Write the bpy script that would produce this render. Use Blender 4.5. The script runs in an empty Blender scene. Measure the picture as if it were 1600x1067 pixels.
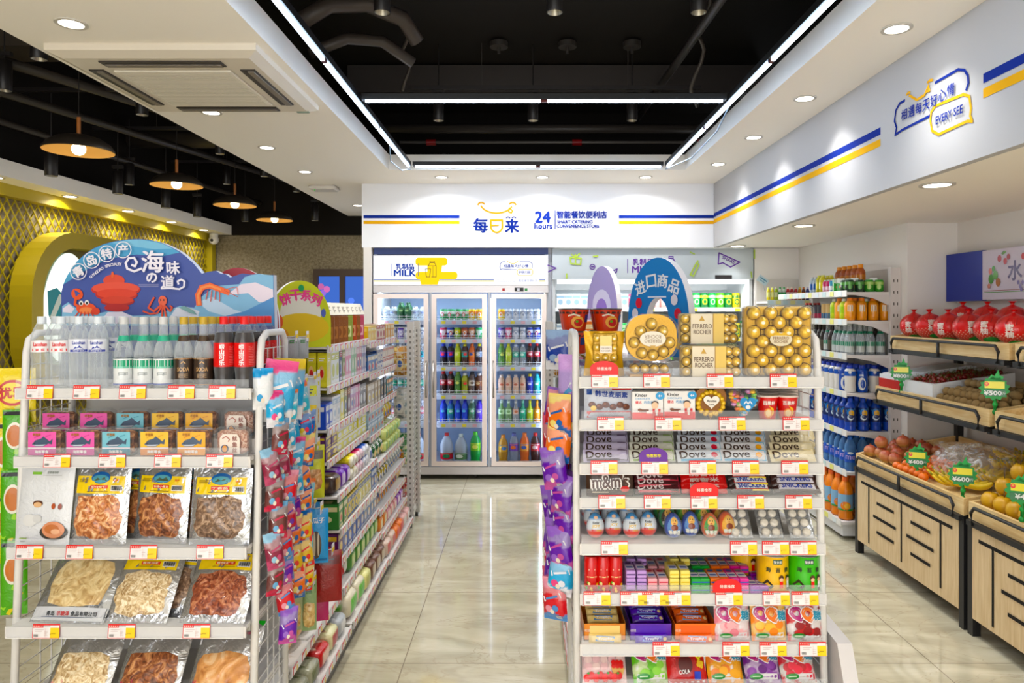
import bpy, math, random
import numpy as np
from mathutils import Vector, Matrix
PI = math.pi
R = math.radians
S = bpy.context.scene
COL = S.collection

# ---------------------------------------------------------------- camera, world, light, exposure
F = 1090.0                       # focal length in pixels of the 1600x1067 frame
VPX, VPY, CH = 820.0, 486.0, 1.6   # vanishing point of the aisle, camera height
cam_d = bpy.data.cameras.new('camera')
cam = bpy.data.objects.new('camera', cam_d)
COL.objects.link(cam)
cam.location = (0, 0, CH)
cam.rotation_euler = (R(90), 0, 0)
cam_d.sensor_width = 36
cam_d.lens = 36 * F / 1600
cam_d.shift_x = -(VPX - 800) / 1600
cam_d.shift_y = -(533.5 - VPY) / 1600
cam_d.clip_start = 0.05
S.camera = cam
S.view_settings.view_transform = 'Standard'
S.view_settings.look = 'None'
S.view_settings.gamma = 1
S.view_settings.use_curve_mapping = False
S.view_settings.exposure = 0.45
w = bpy.data.worlds.new('world')
S.world = w
w.use_nodes = True
w.node_tree.nodes['Background'].inputs[0].default_value = (0.93, 0.96, 1.0, 1)
w.node_tree.nodes['Background'].inputs[1].default_value = 1.1
S.cycles.max_bounces = 8
S.cycles.transparent_max_bounces = 14
S.cycles.caustics_reflective = False
S.cycles.caustics_refractive = False
S.cycles.sample_clamp_indirect = 6

def area(name, loc, rot, sx, sy, power, col=(1, 1, 1), shape='RECTANGLE', spread=180):
    d = bpy.data.lights.new(name, 'AREA')
    d.shape = shape; d.size = sx
    if shape in ('RECTANGLE', 'ELLIPSE'): d.size_y = sy
    d.energy = power; d.color = col; d.spread = R(spread)
    o = bpy.data.objects.new(name, d)
    COL.objects.link(o)
    o.location = loc; o.rotation_euler = rot
    return o

# added fill light behind the camera, standing in for daylight through an unseen storefront
area('storefront_fill', (-1.2, -3.45, 1.5), (R(97), 0, R(4)), 5.0, 2.4, 120, (1.0, 0.98, 0.95))

# ---------------------------------------------------------------- colours and materials
_hx = {}
def hx(s):
    if not isinstance(s, str): return tuple(s)
    if s not in _hx:
        c = [int(s[i:i+2], 16) / 255 for i in (0, 2, 4)]
        _hx[s] = tuple(v / 12.92 if v <= .04045 else ((v + .055) / 1.055) ** 2.4 for v in c)
    return _hx[s]

M = {}
def newmat(name):
    m = bpy.data.materials.new(name); m.use_nodes = True
    nt = m.node_tree; nt.nodes.clear()
    out = nt.nodes.new('ShaderNodeOutputMaterial')
    return m, nt, out
def N(nt, t, **kw):
    n = nt.nodes.new('ShaderNode' + t)
    for k, v in kw.items(): setattr(n, k, v)
    return n
def pbsdf(nt, col=None, rough=.5, metal=0, spec=.5, coat=0):
    b = N(nt, 'BsdfPrincipled')
    if col is not None: b.inputs['Base Color'].default_value = (*hx(col), 1)
    b.inputs['Roughness'].default_value = rough
    b.inputs['Metallic'].default_value = metal
    b.inputs['Specular IOR Level'].default_value = spec
    b.inputs['Coat Weight'].default_value = coat
    b.inputs['Coat Roughness'].default_value = .08
    return b
def colattr(nt):
    a = N(nt, 'Attribute'); a.attribute_name = 'Col'
    return a.outputs['Color']
def bump(nt, b, scale, strength, dist=.002, detail=2, distort=0, typ='noise', coord='Object'):
    tc = N(nt, 'TexCoord')
    if typ == 'noise':
        t = N(nt, 'TexNoise'); t.inputs['Scale'].default_value = scale
        t.inputs['Detail'].default_value = detail; t.inputs['Distortion'].default_value = distort
        o = t.outputs[0]
    else:
        t = N(nt, 'TexVoronoi'); t.inputs['Scale'].default_value = scale; o = t.outputs['Distance']
    nt.links.new(tc.outputs[coord], t.inputs['Vector'])
    bm = N(nt, 'Bump'); bm.inputs['Strength'].default_value = strength; bm.inputs['Distance'].default_value = dist
    nt.links.new(o, bm.inputs['Height']); nt.links.new(bm.outputs[0], b.inputs['Normal'])
def colmat(key, rough, metal=0, spec=.5, coat=0, bmp=None):
    m, nt, out = newmat(key); b = pbsdf(nt, None, rough, metal, spec, coat)
    nt.links.new(colattr(nt), b.inputs['Base Color'])
    if bmp: bump(nt, b, **bmp)
    nt.links.new(b.outputs[0], out.inputs[0]); M[key] = m
colmat('paint', .45)                       # painted steel, paper, card
colmat('dull', .85, spec=.2)
colmat('gloss', .28, coat=.08)               # printed glossy plastic and card
colmat('wrap', .3, coat=.1, bmp=dict(scale=38, strength=.75, dist=.004, detail=3, distort=1.2))   # crinkled film
colmat('foil', .24, metal=.85, bmp=dict(scale=30, strength=.9, dist=.006, detail=3, distort=1.5))  # crinkled foil
colmat('gold', .32, metal=.3, bmp=dict(scale=170, strength=.35, dist=.002, detail=2))
colmat('steel', .32, metal=.8)
colmat('skin', .42, bmp=dict(scale=160, strength=.25, dist=.001))   # fruit skin
colmat('fuzz', .9, spec=.2, bmp=dict(scale=300, strength=.5, dist=.001))
def mixclear(key, alpha, rough=.06, tint=False, met=0, edge=.3, base='c4ccd2'):
    m, nt, out = newmat(key)
    tr = N(nt, 'BsdfTransparent'); b = pbsdf(nt, base, rough, met)
    if tint:
        nt.links.new(colattr(nt), b.inputs['Base Color'])
        nt.links.new(colattr(nt), tr.inputs['Color'])
    mx = N(nt, 'MixShader')
    lw = N(nt, 'LayerWeight'); lw.inputs[0].default_value = .35
    mr = N(nt, 'MapRange'); mr.inputs['To Min'].default_value = alpha; mr.inputs['To Max'].default_value = min(1, alpha + edge)
    nt.links.new(lw.outputs['Facing'], mr.inputs['Value'])
    nt.links.new(mr.outputs[0], mx.inputs[0]); nt.links.new(tr.outputs[0], mx.inputs[1]); nt.links.new(b.outputs[0], mx.inputs[2])
    nt.links.new(mx.outputs[0], out.inputs[0]); M[key] = m
mixclear('clear', .035, .05, edge=.35)
mixclear('acrylic', .09, .08, base='e8ecf0')
mixclear('pet', .17, .05, edge=.5, base='dde4e8')
mixclear('pane', .02, .03, edge=.3, base='202428')
mixclear('film', .12, .12)
mixclear('tinted', .4, .06, tint=True, edge=.5)
def filmbag():
    m, nt, out = newmat('bagfilm')
    tr = N(nt, 'BsdfTransparent'); b = pbsdf(nt, 'ffffff', .12)
    bump(nt, b, 14, 1.0, .02, 3, 2.0)
    t = N(nt, 'TexNoise'); t.inputs['Scale'].default_value = 11; t.inputs['Detail'].default_value = 4; t.inputs['Distortion'].default_value = 2.5
    tc = N(nt, 'TexCoord'); nt.links.new(tc.outputs['Object'], t.inputs['Vector'])
    mr = N(nt, 'MapRange'); mr.inputs['From Min'].default_value = .5; mr.inputs['From Max'].default_value = .72
    mr.inputs['To Min'].default_value = .08; mr.inputs['To Max'].default_value = .6
    mx = N(nt, 'MixShader')
    nt.links.new(t.outputs[0], mr.inputs['Value']); nt.links.new(mr.outputs[0], mx.inputs[0])
    nt.links.new(tr.outputs[0], mx.inputs[1]); nt.links.new(b.outputs[0], mx.inputs[2]); nt.links.new(mx.outputs[0], out.inputs[0])
    M['bagfilm'] = m
filmbag()
def food(key, c1, c2, c3, scale=55, coat=.6):
    m, nt, out = newmat(key); b = pbsdf(nt, None, .35, coat=coat)
    tc = N(nt, 'TexCoord'); ns = N(nt, 'TexNoise'); ns.inputs['Scale'].default_value = scale * .9; ns.inputs['Detail'].default_value = 5; ns.inputs['Distortion'].default_value = 2.2
    nt.links.new(tc.outputs['Object'], ns.inputs['Vector'])
    cr = N(nt, 'ValToRGB'); e = cr.color_ramp.elements
    e[0].position = .33; e[0].color = (*hx(c1), 1); e[1].position = .66; e[1].color = (*hx(c3), 1)
    n = e.new(.5); n.color = (*hx(c2), 1)
    nt.links.new(ns.outputs[0], cr.inputs[0]); nt.links.new(cr.outputs[0], b.inputs['Base Color'])
    bm = N(nt, 'Bump'); bm.inputs['Strength'].default_value = .9; bm.inputs['Distance'].default_value = .006
    nt.links.new(ns.outputs[0], bm.inputs['Height']); nt.links.new(bm.outputs[0], b.inputs['Normal'])
    nt.links.new(b.outputs[0], out.inputs[0]); M[key] = m
food('food_shrimp', '7a3812', 'c8783a', 'f0c896', 40)
food('food_brown', '4a2412', '94522a', 'd89a60', 42)
food('food_dark', '4a3424', '7c5c44', 'b8987c', 45)
food('food_tan', 'b08a50', 'dcc088', 'ecd8a8', 30)
food('food_pale', 'a07840', 'e0c494', 'fff0d0', 60)
food('food_orange', 'b06a30', 'd89a58', 'e8c090', 16)
food('food_red', '5a2014', '9a4a28', 'd08a60', 45)
food('food_shred', '9a5a40', 'd8a088', 'f4dcc8', 110)
food('food_nut', '60401c', 'a8783c', 'd8b070', 35)
food('food_biscuit', 'b08038', 'dcb468', 'f0d898', 25)
food('food_marsh', 'd8a8a0', 'f4d8d0', 'fff4f0', 22)
def emat(key, strength):
    m, nt, out = newmat(key); e = N(nt, 'Emission'); e.inputs[1].default_value = strength
    nt.links.new(colattr(nt), e.inputs[0]); nt.links.new(e.outputs[0], out.inputs[0]); M[key] = m
emat('glow', 1.0); emat('lamp', 9.0); emat('led', 14.0)
def plain(key, col, rough=.5, metal=0, bmp=None, spec=.5):
    m, nt, out = newmat(key); b = pbsdf(nt, col, rough, metal, spec)
    if bmp: bump(nt, b, **bmp)
    nt.links.new(b.outputs[0], out.inputs[0]); M[key] = m
plain('white_wall', 'e6e2de', .6, bmp=dict(scale=120, strength=.05, dist=.001))
plain('white_ceiling', 'faf5ec', .7, bmp=dict(scale=90, strength=.04, dist=.001))
plain('panel_white', 'eef0f6', .25)
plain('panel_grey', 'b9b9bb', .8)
plain('plenum', '17130f', .8, spec=.2)
plain('plenum_pipe', '2c2622', .6)
plain('black_metal', '1a1a1a', .4, .3)
def wood(key, a, b_, rough, along=(1, 1, 1)):
    m, nt, out = newmat(key); b = pbsdf(nt, None, rough, coat=.25)
    tc = N(nt, 'TexCoord'); mp = N(nt, 'Mapping'); mp.inputs['Scale'].default_value = along
    nt.links.new(tc.outputs['Object'], mp.inputs['Vector'])
    t = N(nt, 'TexNoise'); t.inputs['Scale'].default_value = 6; t.inputs['Detail'].default_value = 6; t.inputs['Distortion'].default_value = .6
    nt.links.new(mp.outputs[0], t.inputs['Vector'])
    cr = N(nt, 'ValToRGB'); e = cr.color_ramp.elements
    e[0].position = .3; e[0].color = (*hx(a), 1); e[1].position = .7; e[1].color = (*hx(b_), 1)
    nt.links.new(t.outputs[0], cr.inputs[0]); nt.links.new(cr.outputs[0], b.inputs['Base Color'])
    nt.links.new(b.outputs[0], out.inputs[0]); M[key] = m
wood('wood_panel', 'c8a878', 'dcc298', .28, (1, 12, 1))
wood('wood_tray', 'd0a868', 'e8cc94', .45, (10, 1, 10))
wood('card_brown', '8a6440', 'a07850', .8, (3, 3, 3))
def stucco():
    m, nt, out = newmat('stucco'); b = pbsdf(nt, None, .9)
    tc = N(nt, 'TexCoord'); t = N(nt, 'TexNoise'); t.inputs['Scale'].default_value = 34; t.inputs['Detail'].default_value = 8
    nt.links.new(tc.outputs['Object'], t.inputs['Vector'])
    cr = N(nt, 'ValToRGB'); e = cr.color_ramp.elements
    e[0].position = .35; e[0].color = (*hx('7e7258'), 1); e[1].position = .65; e[1].color = (*hx('9e9278'), 1)
    nt.links.new(t.outputs[0], cr.inputs[0]); nt.links.new(cr.outputs[0], b.inputs['Base Color'])
    bm = N(nt, 'Bump'); bm.inputs['Strength'].default_value = .4; bm.inputs['Distance'].default_value = .005
    nt.links.new(t.outputs[0], bm.inputs['Height']); nt.links.new(bm.outputs[0], b.inputs['Normal'])
    nt.links.new(b.outputs[0], out.inputs[0]); M['stucco'] = m
stucco()
def marble():
    m, nt, out = newmat('marble_floor'); b = pbsdf(nt, None, .07, spec=.6)
    tc = N(nt, 'TexCoord')
    t1 = N(nt, 'TexNoise'); t1.inputs['Scale'].default_value = 2.2; t1.inputs['Detail'].default_value = 9; t1.inputs['Distortion'].default_value = 1.6
    t2 = N(nt, 'TexNoise'); t2.inputs['Scale'].default_value = 1.1; t2.inputs['Detail'].default_value = 6; t2.inputs['Distortion'].default_value = 3.5
    mp = N(nt, 'Mapping'); mp.inputs['Rotation'].default_value = (0, 0, .8); mp.inputs['Scale'].default_value = (1, 2.4, 1)
    nt.links.new(tc.outputs['Object'], mp.inputs['Vector'])
    nt.links.new(mp.outputs[0], t1.inputs['Vector']); nt.links.new(mp.outputs[0], t2.inputs['Vector'])
    cr = N(nt, 'ValToRGB'); e = cr.color_ramp.elements
    e[0].position = .28; e[0].color = (*hx('aaa28a'), 1); e[1].position = .75; e[1].color = (*hx('cfc8b0'), 1)
    n = e.new(.5); n.color = (*hx('bdb59c'), 1)
    nt.links.new(t1.outputs[0], cr.inputs[0])
    # thin veins where the second noise crosses one half
    ab = N(nt, 'Math', operation='SUBTRACT'); ab.inputs[1].default_value = .5; nt.links.new(t2.outputs[0], ab.inputs[0])
    aa = N(nt, 'Math', operation='ABSOLUTE'); nt.links.new(ab.outputs[0], aa.inputs[0])
    mr = N(nt, 'MapRange'); mr.inputs['From Min'].default_value = 0; mr.inputs['From Max'].default_value = .012; mr.inputs['To Min'].default_value = .5; mr.inputs['To Max'].default_value = 0
    nt.links.new(aa.outputs[0], mr.inputs['Value'])
    mx = N(nt, 'Mix', data_type='RGBA'); mx.inputs['B'].default_value = (*hx('9c8d74'), 1)
    nt.links.new(mr.outputs[0], mx.inputs['Factor']); nt.links.new(cr.outputs[0], mx.inputs['A'])
    # tile joints 0.8 m apart
    br = N(nt, 'TexBrick'); br.offset = 0; br.squash = 1
    br.inputs['Scale'].default_value = 1; br.inputs['Mortar Size'].default_value = .0022; br.inputs['Mortar Smooth'].default_value = .1
    br.inputs['Brick Width'].default_value = .8; br.inputs['Row Height'].default_value = .8
    mp2 = N(nt, 'Mapping'); mp2.inputs['Location'].default_value = (.55, .03, 0)
    nt.links.new(tc.outputs['Object'], mp2.inputs['Vector']); nt.links.new(mp2.outputs[0], br.inputs['Vector'])
    br.inputs['Mortar'].default_value = (1, 1, 1, 1); br.inputs['Color1'].default_value = (0, 0, 0, 1); br.inputs['Color2'].default_value = (0, 0, 0, 1)
    mx2 = N(nt, 'Mix', data_type='RGBA'); mx2.inputs['B'].default_value = (*hx('7c715f'), 1)
    nt.links.new(br.outputs['Color'], mx2.inputs['Factor']); nt.links.new(mx.outputs['Result'], mx2.inputs['A'])
    nt.links.new(mx2.outputs['Result'], b.inputs['Base Color']); nt.links.new(b.outputs[0], out.inputs[0]); M['marble_floor'] = m
marble()

# ---------------------------------------------------------------- text as flat triangles
_txt = {}
def glyphs(s, bold=0.0):
    k = (s, bold)
    if k not in _txt:
        c = bpy.data.curves.new('t', 'FONT'); c.body = s; c.size = 1; c.offset = bold; c.resolution_u = 2
        c.align_x = 'CENTER'; c.fill_mode = 'FRONT' if hasattr(c, 'fill_mode') else c.fill_mode
        o = bpy.data.objects.new('t', c)
        me = o.to_mesh()
        v = np.zeros(len(me.vertices) * 3); me.vertices.foreach_get('co', v); v = v.reshape(-1, 3)[:, :2].copy()
        f = [tuple(p.vertices) for p in me.polygons]
        o.to_mesh_clear(); bpy.data.objects.remove(o); bpy.data.curves.remove(c)
        if len(v):
            lo = v.min(0); hi = v.max(0); v -= (lo + hi) / 2
            hh = hi[1] - lo[1]; v /= max(hh, 1e-6)
        else: v = np.zeros((0, 2))
        _txt[k] = (v, f)
    return _txt[k]

# ---------------------------------------------------------------- mesh builder
class MB:
    def __init__(s):
        s.v = []; s.f = []; s.c = []; s.m = []; s.sm = []; s.n = 0
    def add(s, v, f, col='ffffff', mat='paint', smooth=False, vcol=None):
        v = np.asarray(v, float).reshape(-1, 3)
        s.v.append(v); b = s.n; s.n += len(v)
        c = hx(col) if vcol is None else None
        for q in f:
            s.f.append([i + b for i in q])
            if vcol is None: s.c.extend([c] * len(q))
            else: s.c.extend([tuple(vcol[i]) for i in q])
            s.m.append(mat); s.sm.append(smooth)
        return s
    def xf(s, mtx, start=0):
        m = np.array(mtx)
        for i in range(start, len(s.v)):
            s.v[i] = s.v[i] @ m[:3, :3].T + m[:3, 3]
    def box(s, c, d, col='ffffff', mat='paint', rz=0, rx=0, ry=0):
        x, y, z = [q / 2 for q in d]
        v = np.array([(a, b, e) for a in (-x, x) for b in (-y, y) for e in (-z, z)])
        if rz or rx or ry:
            m = np.array(Matrix.Rotation(rz, 3, 'Z') @ Matrix.Rotation(ry, 3, 'Y') @ Matrix.Rotation(rx, 3, 'X'))
            v = v @ m.T
        v = v + np.array(c)
        return s.add(v, [(0, 1, 3, 2), (4, 6, 7, 5), (0, 4, 5, 1), (2, 3, 7, 6), (0, 2, 6, 4), (1, 5, 7, 3)], col, mat)
    def b6(s, x0, x1, y0, y1, z0, z1, col='ffffff', mat='paint'):
        return s.box(((x0+x1)/2, (y0+y1)/2, (z0+z1)/2), (abs(x1-x0), abs(y1-y0), abs(z1-z0)), col, mat)
    def cbox(s, c, d, b, col='ffffff', mat='paint'):   # box with chamfered vertical and horizontal edges
        x, y, z = [q / 2 for q in d]; b = min(b, x * .9, y * .9, z * .9)
        loops = []
        for zz, ins in ((-z, b), (-z + b, 0), (z - b, 0), (z, b)):
            X, Y = x - ins, y - ins
            loops.append([(-X + b, -Y, zz), (X - b, -Y, zz), (X, -Y + b, zz), (X, Y - b, zz), (X - b, Y, zz), (-X + b, Y, zz), (-X, Y - b, zz), (-X, -Y + b, zz)])
        v = np.array([p for l in loops for p in l]) + np.array(c)
        f = [tuple(range(7, -1, -1)), tuple(range(24, 32))]
        for k in range(3):
            for i in range(8):
                j = (i + 1) % 8
                f.append((k*8+i, k*8+j, k*8+8+j, k*8+8+i))
        return s.add(v, f, col, mat)
    def lathe(s, prof, seg=20, col='ffffff', mat='paint', c=(0, 0, 0), cols=None, capb=True, capt=True, sx=1, sy=1, smooth=True):
        n = len(prof); v = []; vc = []
        for k, (r, z) in enumerate(prof):
            for i in range(seg):
                a = 2 * PI * i / seg
                v.append((c[0] + r * math.cos(a) * sx, c[1] + r * math.sin(a) * sy, c[2] + z))
                if cols: vc.append(hx(cols[k]))
        f = []
        for k in range(n - 1):
            for i in range(seg):
                j = (i + 1) % seg
                f.append((k*seg+i, k*seg+j, (k+1)*seg+j, (k+1)*seg+i))
        s.add(v, f, col, mat, smooth, vc if cols else None)
        if capb and prof[0][0] > 1e-5: s.add(v[:seg], [tuple(range(seg-1, -1, -1))], cols[0] if cols else col, mat)
        if capt and prof[-1][0] > 1e-5: s.add(v[-seg:], [tuple(range(seg))], cols[-1] if cols else col, mat)
        return s
    def cyl(s, c, r, h, col='ffffff', mat='paint', seg=16, axis='z', r2=None):
        k = len(s.v)
        s.lathe([(r, -h/2), (r if r2 is None else r2, h/2)], seg, col, mat)
        m = Matrix.Identity(4)
        if axis == 'x': m = Matrix.Rotation(PI/2, 4, 'Y')
        if axis == 'y': m = Matrix.Rotation(-PI/2, 4, 'X')
        s.xf(Matrix.Translation(c) @ m, k); return s
    def ball(s, c, r, col='ffffff', mat='paint', seg=14, rings=8, sx=1, sy=1, sz=1, cols=None):
        pr = [(max(1e-6, r * math.sin(PI * k / rings)), -r * sz * math.cos(PI * k / rings)) for k in range(rings + 1)]
        return s.lathe(pr, seg, col, mat, c, cols, False, False, sx, sy)
    def tube(s, pts, r, col='ffffff', mat='paint', seg=6, closed=False):
        pts = [Vector(p) for p in pts]; n = len(pts); v = []; up = Vector((0, 0, 1))
        for i, p in enumerate(pts):
            a = pts[i-1] if (i or closed) else p; b = pts[(i+1) % n] if (i < n-1 or closed) else p
            t = (b - a).normalized()
            u = t.cross(up)
            if u.length < .05: u = t.cross(Vector((0, 1, 0)))
            u.normalize(); w_ = u.cross(t).normalized()
            rr = r[i] if isinstance(r, (list, tuple)) else r
            for k in range(seg):
                an = 2 * PI * k / seg + PI / seg
                v.append(p + (u * math.cos(an) + w_ * math.sin(an)) * rr)
        f = []
        for i in range(n if closed else n - 1):
            for k in range(seg):
                j = (k + 1) % seg; i2 = (i + 1) % n
                f.append((i*seg+k, i2*seg+k, i2*seg+j, i*seg+j))
        if not closed: f += [tuple(range(seg)), tuple(range((n-1)*seg+seg-1, (n-1)*seg-1, -1))]
        return s.add([tuple(q) for q in v], f, col, mat, seg > 4)
    def prism(s, pts, y0, y1, col='ffffff', mat='paint', side=None, plane='xz'):   # polygon outline extruded in depth
        pts = list(pts)
        ar = sum(pts[i][0]*pts[(i+1) % len(pts)][1] - pts[(i+1) % len(pts)][0]*pts[i][1] for i in range(len(pts)))
        if ar < 0: pts.reverse()
        n = len(pts)
        mk = {'xz': lambda a, b, d: (a, d, b), 'xy': lambda a, b, d: (a, b, d), 'yz': lambda a, b, d: (d, a, b)}[plane]
        v = [mk(a, b, y0) for a, b in pts] + [mk(a, b, y1) for a, b in pts]
        from mathutils.geometry import tessellate_polygon
        tri = tessellate_polygon([[Vector((a, b, 0)) for a, b in pts]])
        s.add(v, [tuple(t) for t in tri] + [tuple(i + n for i in reversed(t)) for t in tri], col, mat)
        s.add(v, [(i, i+n, (i+1) % n + n, (i+1) % n) for i in range(n)], side or col, mat)
        return s
    def surf(s, fn, nu, nv, col='ffffff', mat='paint', smooth=True, cf=None, u=(-1, 1), vv=(-1, 1), flip=False):
        v = []; vc = []
        for j in range(nv + 1):
            for i in range(nu + 1):
                a = u[0] + (u[1]-u[0]) * i / nu; b = vv[0] + (vv[1]-vv[0]) * j / nv
                v.append(fn(a, b))
                if cf: vc.append(hx(cf(a, b)))
        W = nu + 1
        f = [(j*W+i, j*W+i+1, (j+1)*W+i+1, (j+1)*W+i) for j in range(nv) for i in range(nu)]
        if flip: f = [q[::-1] for q in f]
        return s.add(v, f, col, mat, smooth, vc if cf else None)
    # printed decoration: items are laid over a surface given by fn(u, v, lift) -> point
    def deco(s, fn, items, lift=.0004, step=.00025, mat='gloss'):
        h = lift
        for it in items:
            k = it[0]; m = mat
            if k == 'm': mat = it[1]; continue
            if k == 'r':
                _, x, y, w_, hh, col = it[:6]; nx = max(1, int(w_ / .012)) ; ny = max(1, int(hh / .02))
                nx = min(nx, 14); ny = min(ny, 12)
                v = [fn(x - w_/2 + w_*i/nx, y - hh/2 + hh*j/ny, h) for j in range(ny+1) for i in range(nx+1)]
                s.add(v, [(j*(nx+1)+i, j*(nx+1)+i+1, (j+1)*(nx+1)+i+1, (j+1)*(nx+1)+i) for j in range(ny) for i in range(nx)], col, m)
            elif k == 'e':
                _, x, y, rx, ry, col = it[:6]; rot = it[6] if len(it) > 6 else 0; n = 18
                v = [fn(x, y, h)]
                for q in (.5, 1):
                    for i in range(n):
                        a = 2*PI*i/n; ex = rx*q*math.cos(a); ey = ry*q*math.sin(a)
                        v.append(fn(x + ex*math.cos(rot) - ey*math.sin(rot), y + ex*math.sin(rot) + ey*math.cos(rot), h))
                f = [(0, 1+i, 1+(i+1) % n) for i in range(n)] + [(1+i, 1+n+i, 1+n+(i+1) % n, 1+(i+1) % n) for i in range(n)]
                s.add(v, f, col, m)
            elif k == 'p':
                _, pts, col = it[:3]
                ar = sum(pts[i][0]*pts[(i+1) % len(pts)][1] - pts[(i+1) % len(pts)][0]*pts[i][1] for i in range(len(pts)))
                if ar < 0: pts = pts[::-1]
                from mathutils.geometry import tessellate_polygon
                tri = tessellate_polygon([[Vector((a, b, 0)) for a, b in pts]])
                tri = [t if (lambda A, B, C: (B[0]-A[0])*(C[1]-A[1])-(C[0]-A[0])*(B[1]-A[1]) > 0)(pts[t[0]], pts[t[1]], pts[t[2]]) else t[::-1] for t in tri]
                s.add([fn(a, b, h) for a, b in pts], [tuple(t) for t in tri], col, m)
            elif k == 'l':   # polyline with width
                _, pts, wd, col = it[:4]
                for li_, (a, b) in enumerate(zip(pts[:-1], pts[1:])):
                    dx, dy = b[0]-a[0], b[1]-a[1]; L = math.hypot(dx, dy) or 1
                    nx_, ny_ = -dy/L*wd/2, dx/L*wd/2; ex, ey = dx/L*wd*.3, dy/L*wd*.3
                    q = [(a[0]-nx_-ex, a[1]-ny_-ey), (b[0]-nx_+ex, b[1]-ny_+ey), (b[0]+nx_+ex, b[1]+ny_+ey), (a[0]+nx_-ex, a[1]+ny_-ey)]
                    s.add([fn(*p, h + (li_ % 4)*step*.2) for p in q], [(0, 1, 2, 3)], col, m)
            elif k == 't':   # text: string, cx, cy, height, colour, rotation, bold, max width
                _, st, x, y, hh, col = it[:6]
                rot = it[6] if len(it) > 6 else 0; bold = it[7] if len(it) > 7 else .02; mw = it[8] if len(it) > 8 else None
                gv, gf = glyphs(st, 0)
                if not len(gv): continue
                g = gv * hh
                if mw:
                    wd = g[:, 0].max() - g[:, 0].min()
                    g = g * np.array((mw / wd, 1)) if wd else g
                ca, sa = math.cos(rot), math.sin(rot)
                o_ = bold * hh
                for si_, (dx_, dy_) in enumerate(((0, 0),) if not bold else ((o_, o_/2), (-o_, o_/2), (0, -o_))):   # heavier strokes: struck three times
                    v = [fn(x + (a+dx_)*ca - (b+dy_)*sa, y + (a+dx_)*sa + (b+dy_)*ca, h + si_*step*.3) for a, b in g]
                    s.add(v, gf, col, m)
            h += step
        return s
    def mesh(s, name):
        me = bpy.data.meshes.new(name)
        V = np.concatenate(s.v) if s.v else np.zeros((0, 3))
        me.from_pydata(V.tolist(), [], s.f)
        keys = []
        for k in s.m:
            if k not in keys: keys.append(k)
        for k in keys: me.materials.append(M[k])
        ix = {k: i for i, k in enumerate(keys)}
        me.polygons.foreach_set('material_index', [ix[k] for k in s.m])
        me.polygons.foreach_set('use_smooth', s.sm)
        ca = me.color_attributes.new('Col', 'FLOAT_COLOR', 'CORNER')
        c = np.ones((len(s.c), 4), dtype=np.float32); c[:, :3] = np.array(s.c, dtype=np.float32)
        lit = np.repeat([k in ('glow', 'lamp', 'led') for k in s.m], [len(q) for q in s.f])
        lum = c[~lit, :3].mean(1, keepdims=True); c[~lit, :3] = np.clip(lum + (c[~lit, :3] - lum)*1.22, 0, 1)*.80      # printed and painted whites reflect about four fifths
        ca.data.foreach_set('color', c.ravel())
        me.update()
        return me
    def obj(s, name, parent=None, loc=None):
        o = bpy.data.objects.new(name, s.mesh(name)); COL.objects.link(o)
        if parent is not None: o.parent = parent; KIDS.setdefault(parent.name, []).append(o)
        if loc is not None: o.location = loc
        return o

KIDS = {}
def tag(o, label, cat, group=None, kind=None):
    o['label'] = label; o['category'] = cat
    if group: o['group'] = group
    elif 'group' in o: del o['group']
    if kind: o['kind'] = kind
    return o
def empty(name, loc=(0, 0, 0)):
    o = bpy.data.objects.new(name, None); COL.objects.link(o); o.location = loc
    o.empty_display_size = .05
    return o
def struct(name, mb):
    o = mb.obj(name); o['kind'] = 'structure'; return o
def copy_tree(o, parent=None):
    c = o.copy(); COL.objects.link(c)
    if parent is not None: c.parent = parent
    for ch in KIDS.get(o.name, []): copy_tree(ch, c)
    return c
PROTO = {}
def place(key, build, loc, label, cat, group=None, rz=0, rx=0, ry=0, sc=None):
    """the first use places the object itself, every later one a copy of it and of its parts"""
    if key not in PROTO:
        o = build(); PROTO[key] = o
    else:
        o = copy_tree(PROTO[key])
    o.location = loc; o.rotation_euler = (rx, ry, rz)
    if sc: o.scale = (sc, sc, sc) if not isinstance(sc, tuple) else sc
    elif tuple(o.scale) != (1, 1, 1): o.scale = (1, 1, 1)
    tag(o, label, cat, group)
    return o
ORD = ['leftmost', 'second from the left', 'third from the left', 'fourth from the left', 'fifth from the left', 'sixth from the left', 'seventh from the left', 'eighth from the left', 'ninth from the left', 'tenth from the left', 'eleventh from the left', 'twelfth from the left']
def at(px, py, Y): return ((px - VPX) * Y / F, Y, CH - (py - VPY) * Y / F)
def X(px, Y): return (px - VPX) * Y / F
def Z(py, Y): return CH - (py - VPY) * Y / F

def blot(c, c2, c3, sd, f=1.0):
    """blotchy print colours over a pack: returns a colour for every point"""
    A_, B_, C_ = np.array(hx(c)), np.array(hx(c2)), np.array(hx(c3))
    def cf(u, v):
        n1 = math.sin(u*90*f + sd*3.1 + 2*math.sin(v*47*f + sd)) * math.cos(v*71*f - sd*1.7 + 1.4*math.sin(u*60*f))
        n2 = math.sin(u*150*f - sd + 1.8*math.sin(v*110*f + sd*2)) * math.cos(v*130*f + sd)
        col = A_
        if n1 > .35: col = B_
        elif n1 < -.6: col = C_
        if n2 > .9: col = np.array((.85, .85, .88))
        elif n2 < -.93: col = C_*.6 + .02
        return tuple(col)
    return cf
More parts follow.
